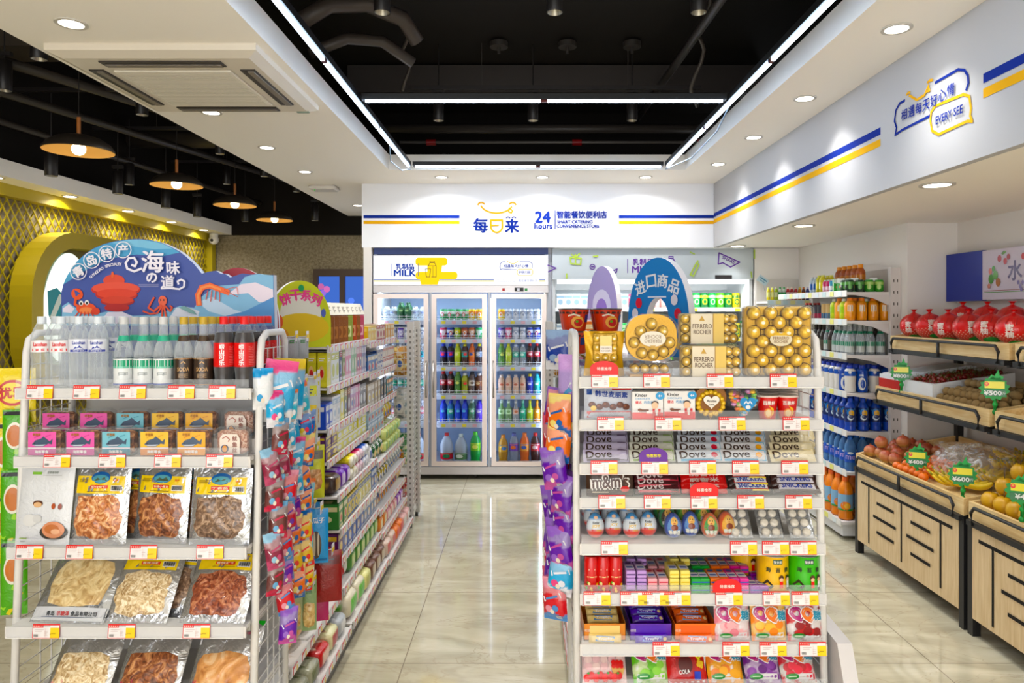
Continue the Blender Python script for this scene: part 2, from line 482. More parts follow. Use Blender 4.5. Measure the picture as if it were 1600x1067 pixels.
# ================================================================ the room
mb = MB(); mb.b6(-4.2, 3.2, -3.4, 9.2, -.05, 0, mat='marble_floor'); struct('floor', mb)
WB, WR, WR2 = 6.62, 2.94, 2.6
mb = MB(); mb.b6(WR, WR+.1, -3.3, 4.74, 0, 3.7, mat='white_wall'); mb.b6(WR2, WR+.1, 4.74, 4.84, 0, 3.7, mat='white_wall'); mb.b6(WR2, WR2+.1, 4.84, 6.9, 0, 3.7, mat='white_wall'); struct('wall_right', mb)
mb = MB(); mb.b6(2.18, WR2, WB, WB+.1, 0, 2.9, mat='white_wall'); mb.b6(-1.51, WR2, 7.5, 7.6, 0, 3.7, mat='white_wall'); mb.b6(2.18, 2.24, WB+.1, 7.5, 0, 2.9, mat='white_wall'); struct('wall_back', mb)
mb = MB(); mb.b6(-1.52, -1.446, 6.57, 7.5, 0, 2.2, mat='white_wall'); struct('trim_1', mb)
mb = MB(); mb.b6(-4.1, -4.0, -3.3, 9.0, 0, 2.9, mat='stucco'); struct('wall_left', mb)
mb = MB(); mb.b6(-4.0, -1.52, 8.85, 8.95, 0, 2.56, mat='stucco'); struct('wall_cafe_back', mb)
# dark plenum above
mb = MB(); mb.b6(-4.2, 3.1, -3.4, 9.2, 3.7, 3.75, mat='plenum'); struct('ceiling_plenum', mb)
mb = MB(); mb.b6(-4.0, -1.5, 8.8, 8.95, 2.56, 3.7, mat='plenum'); mb.b6(-1.5, 2.6, 7.4, 7.5, 2.85, 3.7, mat='plenum'); mb.b6(-1.56, -1.5, 7.4, 8.85, 2.56, 3.7, mat='plenum')
mb.b6(-4.0, -3.95, -3.3, 8.85, 2.7, 3.7, mat='plenum'); struct('trim_2', mb)
# white dropped ceiling with its rectangular opening
XL, XR, YB, SL = -1.155, 1.36, 5.93, -2.23
mb = MB()
for a in ((SL, XL, -3.3, 8.8), (XR, 1.8, -3.3, 6.6), (XL, XR, YB, 6.6), (XL, XR, -3.3, 1.0)):
    mb.b6(*a, 2.8, 2.93, mat='white_ceiling')
mb.b6(-1.5, 2.6, 6.6, 7.5, 2.2, 2.24, mat='white_ceiling'); struct('ceiling_main', mb)
mb = MB(); mb.b6(1.82, 3.0, -3.3, 6.62, 2.2, 2.24, mat='white_ceiling'); struct('ceiling_right', mb)
# cafe soffit and yellow surround
mb = MB(); mb.b6(-4.0, -3.7, -3.3, 8.85, 2.56, 2.68, mat='white_ceiling'); struct('ceiling_left', mb)
mb = MB(); Yl = 'b8a60c'
mb.b6(-4.0, -3.9, 1.0, 8.8, 2.47, 2.56, Yl); mb.b6(-4.0, -3.9, 8.7, 8.8, .1, 2.5, Yl); mb.b6(-4.0, -3.9, 1.0, 8.7, .1, .2, Yl); struct('trim_3', mb)
# unseen storefront behind the camera, put in to frame the fill light
mb = MB()
for x in (-4, -1.6, .8, 2.9): mb.b6(x-.05, x+.05, -3.35, -3.25, 0, 2.9, '50545a')
for z in (.05, 2.85): mb.b6(-4, 2.9, -3.35, -3.25, z-.05, z+.05, '50545a')
o = mb.obj('unseen_storefront'); o['kind'] = 'structure'
mb = MB(); mb.b6(-3.95, 2.88, -3.31, -3.29, .1, 2.8, mat='pane'); p = mb.obj('pane', o)
# cafe back windows, dusk outside
mb = MB(); Yw = 8.85
x0, x1 = X(492, Yw), X(566, Yw); zt = Z(421, Yw)
mb.b6(x0, x0+.06, Yw-.08, Yw, 0, zt, '4a382c'); mb.b6(x0+.06, x1+.3, Yw-.08, Yw, zt-.09, zt, '4a382c'); mb.b6(X(533, Yw), X(541, Yw), Yw-.08, Yw, 0, zt-.09, '4a382c'); mb.b6(x0+.06, x1+.3, Yw-.08, Yw, .9, 1.0, '4a382c')
wn = mb.obj('window_2'); wn['kind'] = 'structure'
mb = MB(); mb.b6(x0+.06, x1+.3, Yw-.03, Yw-.01, .1, zt-.09, '3a60b4', 'glow')
for i, (a, b, c) in enumerate([(503, 448, 'b05890'), (512, 452, 'c060a0'), (506, 458, '8a60c0'), (550, 470, '5078e0')]): mb.ball((X(a, Yw), Yw-.04, Z(b, Yw)), .04, c, 'glow')
mb.obj('pane', wn)

# ---- header sign and side bulkhead, with their stripes and lettering
BL, YE = '1a3a94', 'f8bc14'
mb = MB(); mb.b6(-1.535, 1.78, 6.57, 6.62, 2.2, 2.8, mat='panel_white')
fn = lambda u, v, h: (X(u, 6.57), 6.57 - h, Z(v, 6.57))
def pr(x0, y0, x1, y1, c): return ('p', [(x0, y0), (x1, y0), (x1, y1), (x0, y1)], c)
def flip(items): return items
q = 6.57 / F
f2 = lambda u, v, h: (u, 6.57 - h, v)
P = lambda x, y: (X(x, 6.57), Z(y, 6.57))
def poly(pts, c): return ('p', [P(*a) for a in pts], c)
def line(pts, wpx, c): return ('l', [P(*a) for a in pts], wpx * q, c)
def text(s_, x, y, h, c, bold=.02, mw=None): return ('t', s_, *P(x, y), h * q, c, 0, bold, mw and mw * q)
def arc(cx, cy, rx, ry, a0, a1, n=12): return [(cx + rx*math.cos(R(a0 + (a1-a0)*i/n)), cy - ry*math.sin(R(a0 + (a1-a0)*i/n))) for i in range(n+1)]
it = [poly([(568, 336), (718, 336), (718, 341), (568, 341)], BL), poly([(568, 345), (718, 345), (718, 350), (568, 350)], YE),
      poly([(967, 336), (1115, 336), (1115, 341), (967, 341)], BL), poly([(967, 345), (1115, 345), (1115, 350), (967, 350)], YE),
      line(arc(776, 316, 26, 17, 200, 335), 2.4, YE), line(arc(752, 320, 5, 3.5, 20, 180, 6), 2.2, YE), line(arc(801, 320, 5, 3.5, 0, 160, 6), 2.2, YE),
      line([(797, 325), (801, 330), (799, 333), (795, 331), (796, 325)], 2, YE),
      text('每', 751, 352, 22, BL, .03), line([(767, 344), (785, 344), (785, 356)] + arc(776, 354, 9, 9, 0, -180) + [(767, 344)], 2.6, YE), line([(769, 352), (779, 352)], 2.4, YE),
      text('来', 800, 353, 21, BL, .03), line(arc(794, 341, 3, 2, 0, 180, 5), 1.3, BL), line(arc(803, 341, 3, 2, 0, 180, 5), 1.3, BL),
      text('24', 848, 339, 17, BL, .05), text('hours', 849, 353, 8.5, BL, .05), line([(867, 329), (867, 357)], 1.4, BL),
      text('智能餐饮便利店', 909, 335.5, 11.5, BL, .035, 78), text('SMART CATERING', 898, 346.8, 5, BL, .06, 55), text('CONVENIENCE STORE', 903, 353.5, 5, BL, .06, 66)]
mb.deco(f2, it, .001, .0005, 'dull')
tag(mb.obj('header_sign'), 'long white header sign reading 24 hours above the upright drinks fridge', 'sign')
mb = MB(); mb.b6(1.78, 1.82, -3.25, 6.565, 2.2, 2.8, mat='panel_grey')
f3 = lambda u, v, h: (1.78 - h, -u, v)     # u runs towards the viewer
def bk(px, py): Y_ = 1.78 * F / (px - VPX); return (-Y_, Z(py, Y_))
zs1, zs0, zy1, zy0 = 2.52, 2.483, 2.462, 2.425
def yy(px): return 1.78 * F / (px - VPX)
it = [('p', [(-6.565, zs0), (-yy(1376), zs0), (-yy(1376), zs1), (-6.565, zs1)], BL), ('p', [(-6.565, zy0), (-yy(1376), zy0), (-yy(1376), zy1), (-6.565, zy1)], YE),
      ('p', [(-yy(1537), zs0), (.5, zs0), (.5, zs1), (-yy(1537), zs1)], BL), ('p', [(-yy(1537), zy0), (.5, zy0), (.5, zy1), (-yy(1537), zy1)], YE)]
bx = lambda x, y: bk(1140 + x*.3375, y*.3375)
def ln(pts, w_, c): return ('l', [bx(*a) for a in pts], w_, c)
it += [ln([(812, 465), (790, 478), (772, 510), (765, 560), (775, 590), (768, 625), (800, 602), (928, 537)], .012, BL), ln([(955, 382), (1060, 322), (1090, 325), (1106, 350), (1108, 385), (1098, 415)], .012, BL),
       ln([(935, 520), (955, 490), (1085, 437), (1112, 445), (1120, 500), (1116, 535), (1126, 562), (1105, 560), (970, 622), (940, 605), (932, 560), (935, 520)], .012, YE),
       ln([(822, 440), (828, 430), (838, 428)], .011, YE), ln([(835, 442), (870, 462), (905, 440), (925, 395)], .012, YE), ln([(920, 382), (930, 372), (942, 370)], .011, YE), ln([(912, 425), (930, 420), (922, 400)], .01, YE)]
gx = [bx(x, y) for x, y in ((812, 530), (846, 515), (880, 500), (915, 485), (951, 465), (990, 440), (1030, 415))]
for (u, v), ch in zip(gx, '相遇每天好心情'): it.append(('t', ch, u, v, .05, BL, 0, .02))
u, v = bx(1021, 531); it.append(('t', 'EVERY SEE', u, v, .034, BL, 0, .03, .185))
mb.deco(f3, it, .001, .0003, 'dull')
tag(mb.obj('side_sign_panel'), 'long grey side sign panel with striped band and EVERY SEE speech bubble', 'sign')

# ---- cafe wall lattice, rounded window surround, glowing oval sign
mb = MB(); y0, y1, z0, z1 = 2.2, 8.7, .2, 2.47
dy, dz = .085, .125
sl = dz / dy
kk = int((y1 - y0) / dy) + int((z1 - z0) / dz) + 2
for sgn, xo in ((1, -3.975), (-1, -3.965)):
    for k in range(-int((z1-z0)/dz) - 1, kk):
        a = y0 + k * dy
        pts = []
        for z in (z0, z1):
            y = a + sgn * (z - z0) / sl + (0 if sgn > 0 else (z1 - z0) / sl * 0)
            pts.append((y, z))
        (ya, za), (yb, zb) = pts
        def cl(y):
            t = (y - ya) / (yb - ya); return za + (zb - za) * t
        if ya > yb: ya, yb, za, zb = yb, ya, zb, za
        if yb < y0 or ya > y1: continue
        if ya < y0: za = za + (zb - za) * (y0 - ya) / (yb - ya); ya = y0
        if yb > y1: zb = za + (zb - za) * (y1 - ya) / (yb - ya); yb = y1
        mb.tube([(xo, ya, za), (xo, yb, zb)], .006, 'b8a614', 'paint', 4)
tag(mb.obj('lattice_screen'), 'yellow diamond metal lattice screen over the grey cafe wall on the left', 'wall screen')
root = empty('wall_niche', (-4.0, 6.4, 1.6))
def stad(y0, y1, z0, z1, r, n=10):
    p = []
    for cy, cz, a0 in ((y1-r, z1-r, 0), (y0+r, z1-r, 90), (y0+r, z0+r, 180), (y1-r, z0+r, 270)):
        for i in range(n+1): a = R(a0 + 90*i/n); p.append((cy + r*math.cos(a), cz + r*math.sin(a)))
    return p
def ring(mb, out, inn, d0, d1, col, mat='paint', plane='yz'):
    mk = {'xz': lambda a, b, d: (a, d, b), 'yz': lambda a, b, d: (d, a, b), 'xy': lambda a, b, d: (a, b, d)}[plane]
    n = len(out); v = [mk(a, b, d) for pts, d in ((out, d0), (out, d1), (inn, d1), (inn, d0)) for a, b in pts]
    f = []
    for k in range(4):
        for i in range(n): j = (i+1) % n; f.append((k*n+i, k*n+j, ((k+1) % 4)*n+j, ((k+1) % 4)*n+i))
    mb.add(v, f, col, mat); return mb
A = stad(-1.05, 1.3, -.75, .66, .55); B = stad(-.92, 1.17, -.62, .53, .43)
mb = MB(); ring(mb, A, B, .046, .22, 'b4a00c'); mb.obj('frame', root)
mb = MB(); mb.prism(B, .046, .058, '7c7010', plane='yz'); mb.obj('back_panel', root)
tag(root, 'rounded yellow window niche on the cafe lattice wall', 'wall niche')
root = empty('oval_sign', (-3.94, 5.88, 1.62))
eg = [(.33*math.cos(a)*(1 - .12*math.sin(a)), .47*math.sin(a)) for a in [2*PI*i/40 for i in range(40)]]
mb = MB(); mb.prism(eg, .0, .10, 'f4fff0', 'glow', side='6a7a60', plane='yz'); mb.obj('lit_face', root)
mb = MB(); fe = lambda u, v, h: (.10 + h, u, v)
mb.deco(fe, [('p', [(-.27, .14), (-.16, .17), (-.1, .13), (.05, .13), (.1, .17), (.26, .14), (.25, -.06), (.2, -.11), (.08, -.11), (.02, -.02), (-.04, -.02), (-.1, -.11), (-.22, -.11), (-.26, -.05)], '1e9aa0'),
            ('p', [(-.25, -.08), (-.2, -.1), (-.07, .11), (-.13, .12)], 'f4fff0'), ('p', [(.06, -.08), (.11, -.1), (.23, .11), (.17, .12)], 'f4fff0'),
            ('l', [(-.12, -.18), (-.1, -.16), (0, -.21), (.1, -.16), (.12, -.18), (.09, -.27), (0, -.3), (-.09, -.27), (-.12, -.18)], .012, '1e9aa0'), ('l', [(0, -.3), (0, -.34)], .012, '1e9aa0')], .002, .001)
mb.obj('printed_face', root)
tag(root, 'glowing white oval sign with teal sunglasses and a smile on cafe wall', 'sign')
# camera on cafe ceiling corner
root = empty('dome_camera', at(334, 372, 8.6))
mb = MB(); mb.cyl((0, 0, .03), .05, .05, 'e8e6e2'); mb.obj('mount', root)
mb = MB(); mb.ball((0, 0, -.02), .06, 'eceae6'); mb.ball((0, -.05, -.03), .02, '202020'); mb.obj('lens_ball', root)
tag(root, 'small white dome security camera at the far end of the cafe soffit', 'camera')

# ---------------------------------------------------------------- ceiling fixtures
def downlight():
    root = empty('downlight')
    mb = MB(); ring(mb, [(.062*math.cos(2*PI*i/24), .062*math.sin(2*PI*i/24)) for i in range(24)], [(.047*math.cos(2*PI*i/24), .047*math.sin(2*PI*i/24)) for i in range(24)], -.006, .0, 'd8d4cc', 'paint', 'xy'); mb.obj('trim_ring', root)
    mb = MB(); mb.cyl((0, 0, -.002), .047, .003, 'fff6e8', 'lamp', 24); mb.obj('diffuser', root)
    return root
dls = []
for i, Y_ in enumerate([2.907, 4.206, 5.11, 6.0, 6.88, 7.9]):
    dls.append((-1.89, Y_, 2.8, f"round ceiling downlight in the left white ceiling strip, {['nearest', 'second nearest, just past the air conditioner', 'third nearest', 'fourth nearest', 'fifth, beside the detector', 'farthest'][i]}"))
for i, Y_ in enumerate([2.96, 3.93, 4.81, 5.69]):
    dls.append((1.578, Y_, 2.8, f"round downlight in the white ceiling strip above the side sign, {['nearest', 'second nearest', 'third nearest', 'farthest'][i]}"))
for i, x in enumerate([-.745, .157, 1.08]): dls.append((x, 6.24, 2.8, f"round downlight in the ceiling just above the header sign, {['left', 'middle', 'right'][i]} of three"))
for i, Y_ in enumerate([3.3, 4.88, 6.4]): dls.append((1.95, Y_, 2.2, f"round downlight in the low ceiling right of the side sign, {['nearest', 'middle', 'farthest'][i]} of three"))
for i, Y_ in enumerate([5.0, 5.83, 6.68, 7.5, 8.25]):
    dls.append((-3.8, Y_, 2.56, f"round downlight in the cafe soffit over the lattice, {['nearest', 'second nearest', 'third nearest', 'fourth nearest', 'farthest'][i]}"))
for x, Y_, z, lb in dls:
    place('downlight', downlight, (x, Y_, z), lb, 'ceiling light', 'recessed downlights', sc=1.25 if x == 1.95 else 1)
    area('downlight_lamp', (x, Y_, z - .012), (0, 0, 0), .1, .1, (5.5 if Y_ == 6.24 else 3 if x < 0 else 2.2) if z > 2.3 else 1.1, (1, .96, .9) if x < -1 else (1, .97, .93), 'DISK', 100 if x > 1.5 else 150)
for x, Y_ in ((-1.89, 1.2), (-1.89, -.6), (1.578, 1.4), (1.578, -.2), (.1, .3), (.1, -1.4), (-.9, -1.6), (1.0, -1.6), (1.578, -1.8)):  # extra unseen downlights, added to brighten the near floor and ceiling
    o = place('downlight', downlight, (x, Y_, 2.8), 'added round ceiling downlight behind the viewer, outside the picture', 'ceiling light', 'recessed downlights')
    area('downlight_lamp', (x, Y_, 2.788), (0, 0, 0), .1, .1, (17 if x < 1.2 else 4) if Y_ < .5 else 3, (1, .96, .9), 'DISK', 100 if Y_ < .5 else 130)
for x, Y_ in ((2.4, 1.6), (2.4, 0)):  # added lamps without fixtures, out of view over the right side
    area('downlight_lamp', (x, Y_, 2.188), (0, 0, 0), .1, .1, 1, (1, .96, .9), 'DISK', 150)

root = empty('air_conditioner', (-1.68, 3.6, 2.8))
mb = MB()
hw = .475
ring(mb, [(-hw, -hw), (hw, -hw), (hw, hw), (-hw, hw)], [(-hw+.004, -hw+.004), (hw-.004, -hw+.004), (hw-.004, hw-.004), (-hw+.004, hw-.004)], -.03, 0, 'eee6d8', 'paint', 'xy')
v = [(a*hw, b*hw, -.03) for a, b in ((-1, -1), (1, -1), (1, 1), (-1, 1))] + [(a*(hw-.05), b*(hw-.05), -.05) for a, b in ((-1, -1), (1, -1), (1, 1), (-1, 1))]
mb.add(v, [(0, 1, 5, 4), (1, 2, 6, 5), (2, 3, 7, 6), (3, 0, 4, 7), (4, 5, 6, 7)], 'f0e8da'); mb.obj('casing', root)
mb = MB(); mb.cbox((0, 0, -.056), (.56, .56, .012), .004, 'fbf6ea'); 
for i in range(24): mb.box((0, -.24+.0208*i, -.0625), (.52, .003, .002), 'd8d2c4')
mb.obj('intake_grille', root)
for i, (cx, cy, a) in enumerate(((0, -.36, 0), (0, .36, 0), (-.36, 0, 1), (.36, 0, 1))):
    d = (.56, .07) if not a else (.07, .56)
    mb = MB(); mb.box((cx, cy, -.052), (d[0], d[1], .008), '3a3430')
    dd = (.54, .03) if not a else (.03, .54)
    mb.box((cx + (a and .012), cy + (0 if a else .012), -.058), (dd[0], dd[1], .006), '8a8278'); mb.obj('air_outlet', root)
mb = MB(); mb.box((.4, .43, -.052), (.07, .02, .006), '90a090'); mb.obj('indicator', root)
tag(root, 'square white ceiling cassette air conditioner in the left white ceiling strip', 'air conditioner')
root = empty('wireless_detector', (-1.93, 6.72, 2.8)); mb = MB(); mb.cbox((0, 0, -.02), (.26, .2, .04), .015, 'f0ece6'); mb.obj('casing', root); mb = MB(); mb.ball((-.08, -.05, -.042), .006, '40c040', 'glow'); mb.obj('status_light', root)
tag(root, 'small square white detector on the ceiling near the header sign', 'detector')

# LED battens
def batten(p0, p1, lab):
    a, b = Vector(p0), Vector(p1); d = (b - a); L = d.length; d.normalize()
    root = empty('led_batten', tuple((a + b) / 2))
    u = Vector((-d.y, d.x, 0)); mid = (a + b) / 2
    def seg(mb, t0, t1, w_, z0, z1, col, mat):
        A_, B_ = a + d*t0 - mid, a + d*t1 - mid
        v = []
        for P_ in (A_, B_):
            for s1 in (-1, 1):
                for zz in (z0, z1): v.append((P_.x + u.x*w_/2*s1, P_.y + u.y*w_/2*s1, P_.z + zz))
        mb.add(v, [(0, 1, 3, 2), (4, 6, 7, 5), (0, 4, 5, 1), (2, 3, 7, 6), (0, 2, 6, 4), (1, 5, 7, 3)], col, mat)
    mb = MB(); seg(mb, 0, L, .04, .006, .04, '141414', 'paint'); mb.obj('channel', root)
    mb = MB(); n = max(1, round(L / 1.2))
    for i in range(n): seg(mb, L*i/n + .02, L*(i+1)/n - .02, .016, -.006, .006, 'c8e0ff', 'led')
    mb.obj('light_strip', root)
    for i in range(1, n):
        mb = MB(); seg(mb, L*i/n - .02, L*i/n + .02, .02, -.006, .006, '602018', 'paint'); mb.obj('connector', root)
    tag(root, lab, 'light', 'LED battens around the ceiling opening')
    ang = math.atan2(d.y, d.x)
    area('led_lamp', tuple(mid + Vector((0, 0, -.02))), (0, 0, ang), L*.97, .03, 1.8*L, (.82, .91, 1.0))
batten((-.964, .9, 2.8), (-.964, 5.8, 2.8), 'long bright LED batten along the left side of ceiling opening')
batten((1.184, .9, 2.8), (1.184, 5.8, 2.8), 'long bright LED batten along the right side of ceiling opening')
batten((-.93, 3.99, 2.8), (1.15, 3.99, 2.8), 'bright LED batten crossing the middle of the ceiling opening')
batten((-.93, 5.8, 2.8), (1.15, 5.8, 2.8), 'LED batten across the far end of the ceiling opening')
def can_spot():
    root = empty('spotlight')
    mb = MB(); mb.lathe([(.04, 0), (.042, .003), (.042, .19), (.036, .195)], 20, '1c1816', 'paint', capb=False); mb.obj('housing', root)
    mb = MB(); mb.lathe([(.039, .002), (.026, .03)], 20, 'b8b4a8', 'steel', capt=False, capb=False); mb.cyl((0, 0, .03), .026, .004, 'fff0d0', 'glow'); mb.obj('reflector', root)
    mb = MB(); mb.cyl((0, 0, .4), .005, .4, '1c1816', 'paint', 6); mb.box((0, 0, .235), (.09, .03, .025), 'e8e6e2' if 0 else '24201e'); mb.obj('track_adapter', root)
    return root
spn = [(-.718, 3.51, 3.1), (.15, 3.51, 3.1), (.876, 3.51, 3.1), (-.68, 5.5, 3.1), (.065, 5.5, 3.1), (.846, 5.5, 3.1)]
for i, p in enumerate(spn):
    d = bpy.data.lights.new('spot_lamp', 'SPOT'); d.energy = [85, 85, 35, 4, 4, 4][i]; d.spot_size = R(66); d.spot_blend = .8; d.shadow_soft_size = .03; d.color = (1, .95, .86)
    o = bpy.data.objects.new('spot_lamp', d); COL.objects.link(o); o.location = (p[0], p[1], p[2] - .01)
    place('spot', can_spot, p, f"black cylinder spotlight inside the ceiling opening, {['left', 'middle', 'right'][i % 3]} of the {['near', 'far'][i // 3]} row", 'spotlight', 'black cylinder spotlights')
for i, (a, b) in enumerate([(61, 93), (7, 142), (222, 180), (80, 275), (202, 289), (354, 288), (184, 303), (344, 241), (259, 325), (308, 339), (383, 346), (492, 345), (413, 276), (463, 300)]):
    Y_ = 1.4 * F / (486 - b)
    zb = 3.0
    if Y_ > 8.2: Y_ = 8.2
    while X(a, Y_) < -3.6: Y_ *= .95
    zb = Z(b, Y_)
    nm = ['in the top left corner', 'at the left edge of the picture', 'behind the air conditioner', 'left of the first pendant lamp pair', 'between the two nearest pendant lamps', 'right of the second pendant lamp', 'just left of the second pendant lamp', 'above the second pendant lamp', 'below the second pendant lamp', 'left of the third pendant lamp', 'left of the fourth pendant lamp', 'right of the farthest pendant lamp', 'at the ceiling edge above the fourth pendant', 'by the far edge of the white ceiling'][i]
    place('spot', can_spot, (X(a, Y_), Y_, zb), 'black cylinder spotlight on the dark cafe ceiling, ' + nm, 'spotlight', 'black cylinder spotlights')
def track(name, x0, y0, x1, y1, z, lab):
    mb = MB(); mb.tube([(x0, y0, z), (x1, y1, z)], .02, '24201e', 'paint', 4)
    n = max(2, int(math.hypot(x1-x0, y1-y0) / 1.2))
    for i in range(n):
        t = (i + .5) / n; mb.tube([(x0+(x1-x0)*t, y0+(y1-y0)*t, z), (x0+(x1-x0)*t, y0+(y1-y0)*t, 3.7)], .003, '3a3632', 'paint', 4)
    tag(mb.obj(name), lab, 'track')
track('lighting_track', -.91, 5.465, 1.38, 5.465, 3.35, 'black lighting track across the far part of the ceiling opening')
track('lighting_track', -.95, 3.475, 1.38, 3.475, 3.35, 'black lighting track across the near part of the ceiling opening')
for i, Y_ in enumerate((3.88, 5.2, 6.3, 7.7)): track('lighting_track', -3.9, Y_, -1.6 if i else -2.5, Y_, 3.25, ['nearest', 'second', 'third', 'farthest'][i] + ' black lighting track across the dark cafe ceiling')
def pendant():
    root = empty('pendant_lamp')
    pr_ = [(.19, 0), (.188, .012), (.165, .045), (.12, .075), (.06, .092), (.015, .098)]
    mb = MB(); mb.lathe(pr_, 32, '2c2620', 'paint', capb=False); mb.obj('shade', root)
    mb = MB(); mb.lathe([(r*.985, z - .003) for r, z in pr_], 32, 'c09a64', 'dull', capb=False, capt=False); mb.obj('shade_lining', root)
    mb = MB(); mb.ball((0, 0, .012), .038, 'fff0c8', 'lamp'); mb.obj('bulb', root)
    mb = MB(); mb.cyl((0, 0, .15), .011, .1, 'b07040', 'paint'); mb.obj('wooden_stem', root)
    mb = MB(); mb.cyl((0, 0, .7), .003, 1.0, '201c18', 'paint', 6); mb.obj('cord', root)
    return root
for i, (px, py) in enumerate([(123, 236), (276, 290), (367, 321), (429, 344)]):
    Y_ = [4.14, 5.4, 6.45, 7.5][i]
    z = Z(py, Y_); x = X(px, Y_)
    place('pendant', pendant, (x, Y_, z), 'dark dome pendant lamp over the cafe, ' + ['nearest of four', 'second nearest of four', 'third of four', 'farthest of four'][i], 'pendant lamp', 'dome pendant lamps over the cafe')
    d = bpy.data.lights.new('pendant_bulb', 'POINT'); d.energy = 1.0; d.color = (1, .85, .6); d.shadow_soft_size = .035
    o = bpy.data.objects.new('pendant_bulb', d); COL.objects.link(o); o.location = (x, Y_, z - .02)
# pipes, ducts and conduits in the plenum
def pipe(lab, pts, r, col='2a2622', name='ceiling_pipe'):
    mb = MB(); mb.tube(pts, r, col, 'paint', 8); tag(mb.obj(name), lab, 'pipe')
pipe('dark horizontal pipe at the back of the ceiling opening', [(-1.4, 6.9, 3.4), (2.4, 6.9, 3.4)], .045, '4a443e')
pipe('thin grey sprinkler pipe with red fittings behind the ceiling opening', [(-1.2, 6.7, 3.22), (2.2, 6.7, 3.22)], .014, '7a746c')
for x, nm in ((-.9, 'left'), (.5, 'middle'), (1.7, 'right')):
    mb = MB(); mb.cyl((x, 6.7, 3.22), .03, .09, 'a02018', axis='x'); tag(mb.obj('pipe_fitting'), f'red fitting on the thin sprinkler pipe, {nm} of three', 'pipe fitting', 'red pipe fittings')
mb = MB(); mb.b6(-1.5, 2.0, 5.9, 6.1, 3.45, 3.68, '39332f'); tag(mb.obj('ceiling_beam'), 'dark concrete beam crossing high inside the ceiling opening', 'beam')
pipe('diagonal dark strut on the right inside the ceiling opening', [(1.25, 3.0, 3.65), (1.2, 4.2, 3.5), (1.05, 6.6, 3.4)], .03, '3c3733')
def wig(p0, p1, amp, n, ph=0): return [tuple(Vector(p0).lerp(Vector(p1), i/n) + Vector((amp*math.sin(i*1.1+ph), 0, amp*math.cos(i*.9+ph)))) for i in range(n+1)]
pipe('fat flexible duct on the left inside the ceiling opening', [(-1.3, 4.0, 3.25), (-1.15, 4.1, 3.4), (-.95, 4.2, 3.45), (-.75, 4.3, 3.4), (-.68, 4.4, 3.3)], .05, '4a423c')
pipe('second flexible duct curling below the fat one', [(-1.3, 4.2, 3.15), (-1.1, 4.3, 3.28), (-.9, 4.4, 3.3), (-.72, 4.5, 3.2)], .035, '453e38')
pipe('loose flexible conduit hanging left of the crossing track', wig((-.85, 5.0, 3.7), (-.9, 5.3, 3.3), .03, 10), .012, '4c463f')
pipe('loose flexible conduit hanging on the right near the track', wig((1.2, 4.6, 3.7), (1.25, 5.2, 3.1), .035, 12, 1), .014, '4c463f')
pipe('thin cable hanging in the middle of the ceiling opening', [(.0, 3.0, 3.69), (.18, 3.4, 3.5), (.3, 3.9, 3.42)], .006, '5a544c')
pipe('loose black cable sagging beside the left LED batten', [(-.97, 5.0, 2.81), (-1.02, 5.3, 2.74), (-.99, 5.6, 2.73), (-.95, 5.8, 2.78)], .004, '8090a0')
pipe('loose cable sagging beside the right LED batten', [(1.19, 4.0, 2.81), (1.24, 4.5, 2.76), (1.22, 5.1, 2.72), (1.17, 5.8, 2.78)], .004, '8090a0')
pipe('large dark pipe running across the cafe ceiling', [(-3.9, 6.9, 3.3), (-2.0, 6.9, 3.3)], .09, '3a342e')
pipe('long dark diagonal pipe over the cafe, upper one', [(-3.7, 3.6, 3.2), (-2.0, 8.5, 3.3)], .035, '3a342e')
pipe('long dark diagonal pipe over the cafe, lower one', [(-3.85, 3.2, 3.05), (-2.6, 8.5, 3.1)], .03, '302b26')
pipe('long straight pipe over the cafe near the lattice wall', [(-3.85, 4.0, 2.95), (-3.3, 8.7, 2.95)], .025, '302b26')
mb = MB(); mb.b6(-3.9, -2.4, 4.6, 4.9, 3.35, 3.6, '4a4238'); tag(mb.obj('air_duct'), 'flat grey air duct on the dark cafe ceiling behind the first spotlights', 'duct')
for i, (x, Y_) in enumerate(((-.2, 5.4), (.33, 5.4), (.83, 5.4))):
    mb = MB(); mb.cyl((x, Y_, 3.66), .07, .04, '3a3632'); mb.cyl((x, Y_, 3.62), .012, .05, '3a3632'); tag(mb.obj('ceiling_rose'), f"dark round ceiling rose above the far track, {['left', 'middle', 'right'][i]} of three", 'ceiling rose')
# ================================================================ product kinds
rnd = random.Random(7)
def bars(x, y, w_, n, col='303030', hh=.0014, gap=.0026):   # unreadable small print as short strokes
    return [('r', x - w_*.1*(i % 2), y - i*gap, w_*(.9 - .2*(i % 2)), hh, col) for i in range(n)]
def barcode(x, y, w_, h): return [('r', x, y, w_*1.15, h*1.15, 'f4f4f4')] + [('r', x - w_/2 + w_*k/9, y, w_/20*(1 + k % 2), h*.9, '202020') for k in range(10)]

def box(w_, d, h, col, items=(), side=None, topc=None, mat='gloss', sitems=(), titems=(), name='box', b=.0015):
    mb = MB(); mb.cbox((0, 0, h/2), (w_, d, h), b, col, mat)
    if side: mb.b6(-w_/2 - .0003, w_/2 + .0003, -d/2 + .001, d/2 - .001, .001, h - .001, side, mat)
    mb.deco(lambda u, v, q: (u, -d/2 - q, v), items, .0005)
    mb.deco(lambda u, v, q: (w_/2 + q, u, v), sitems, .0008); mb.deco(lambda u, v, q: (-w_/2 - q, -u, v), sitems, .0008)
    mb.deco(lambda u, v, q: (u, v, h + q), titems, .0006)
    return mb.obj(name)

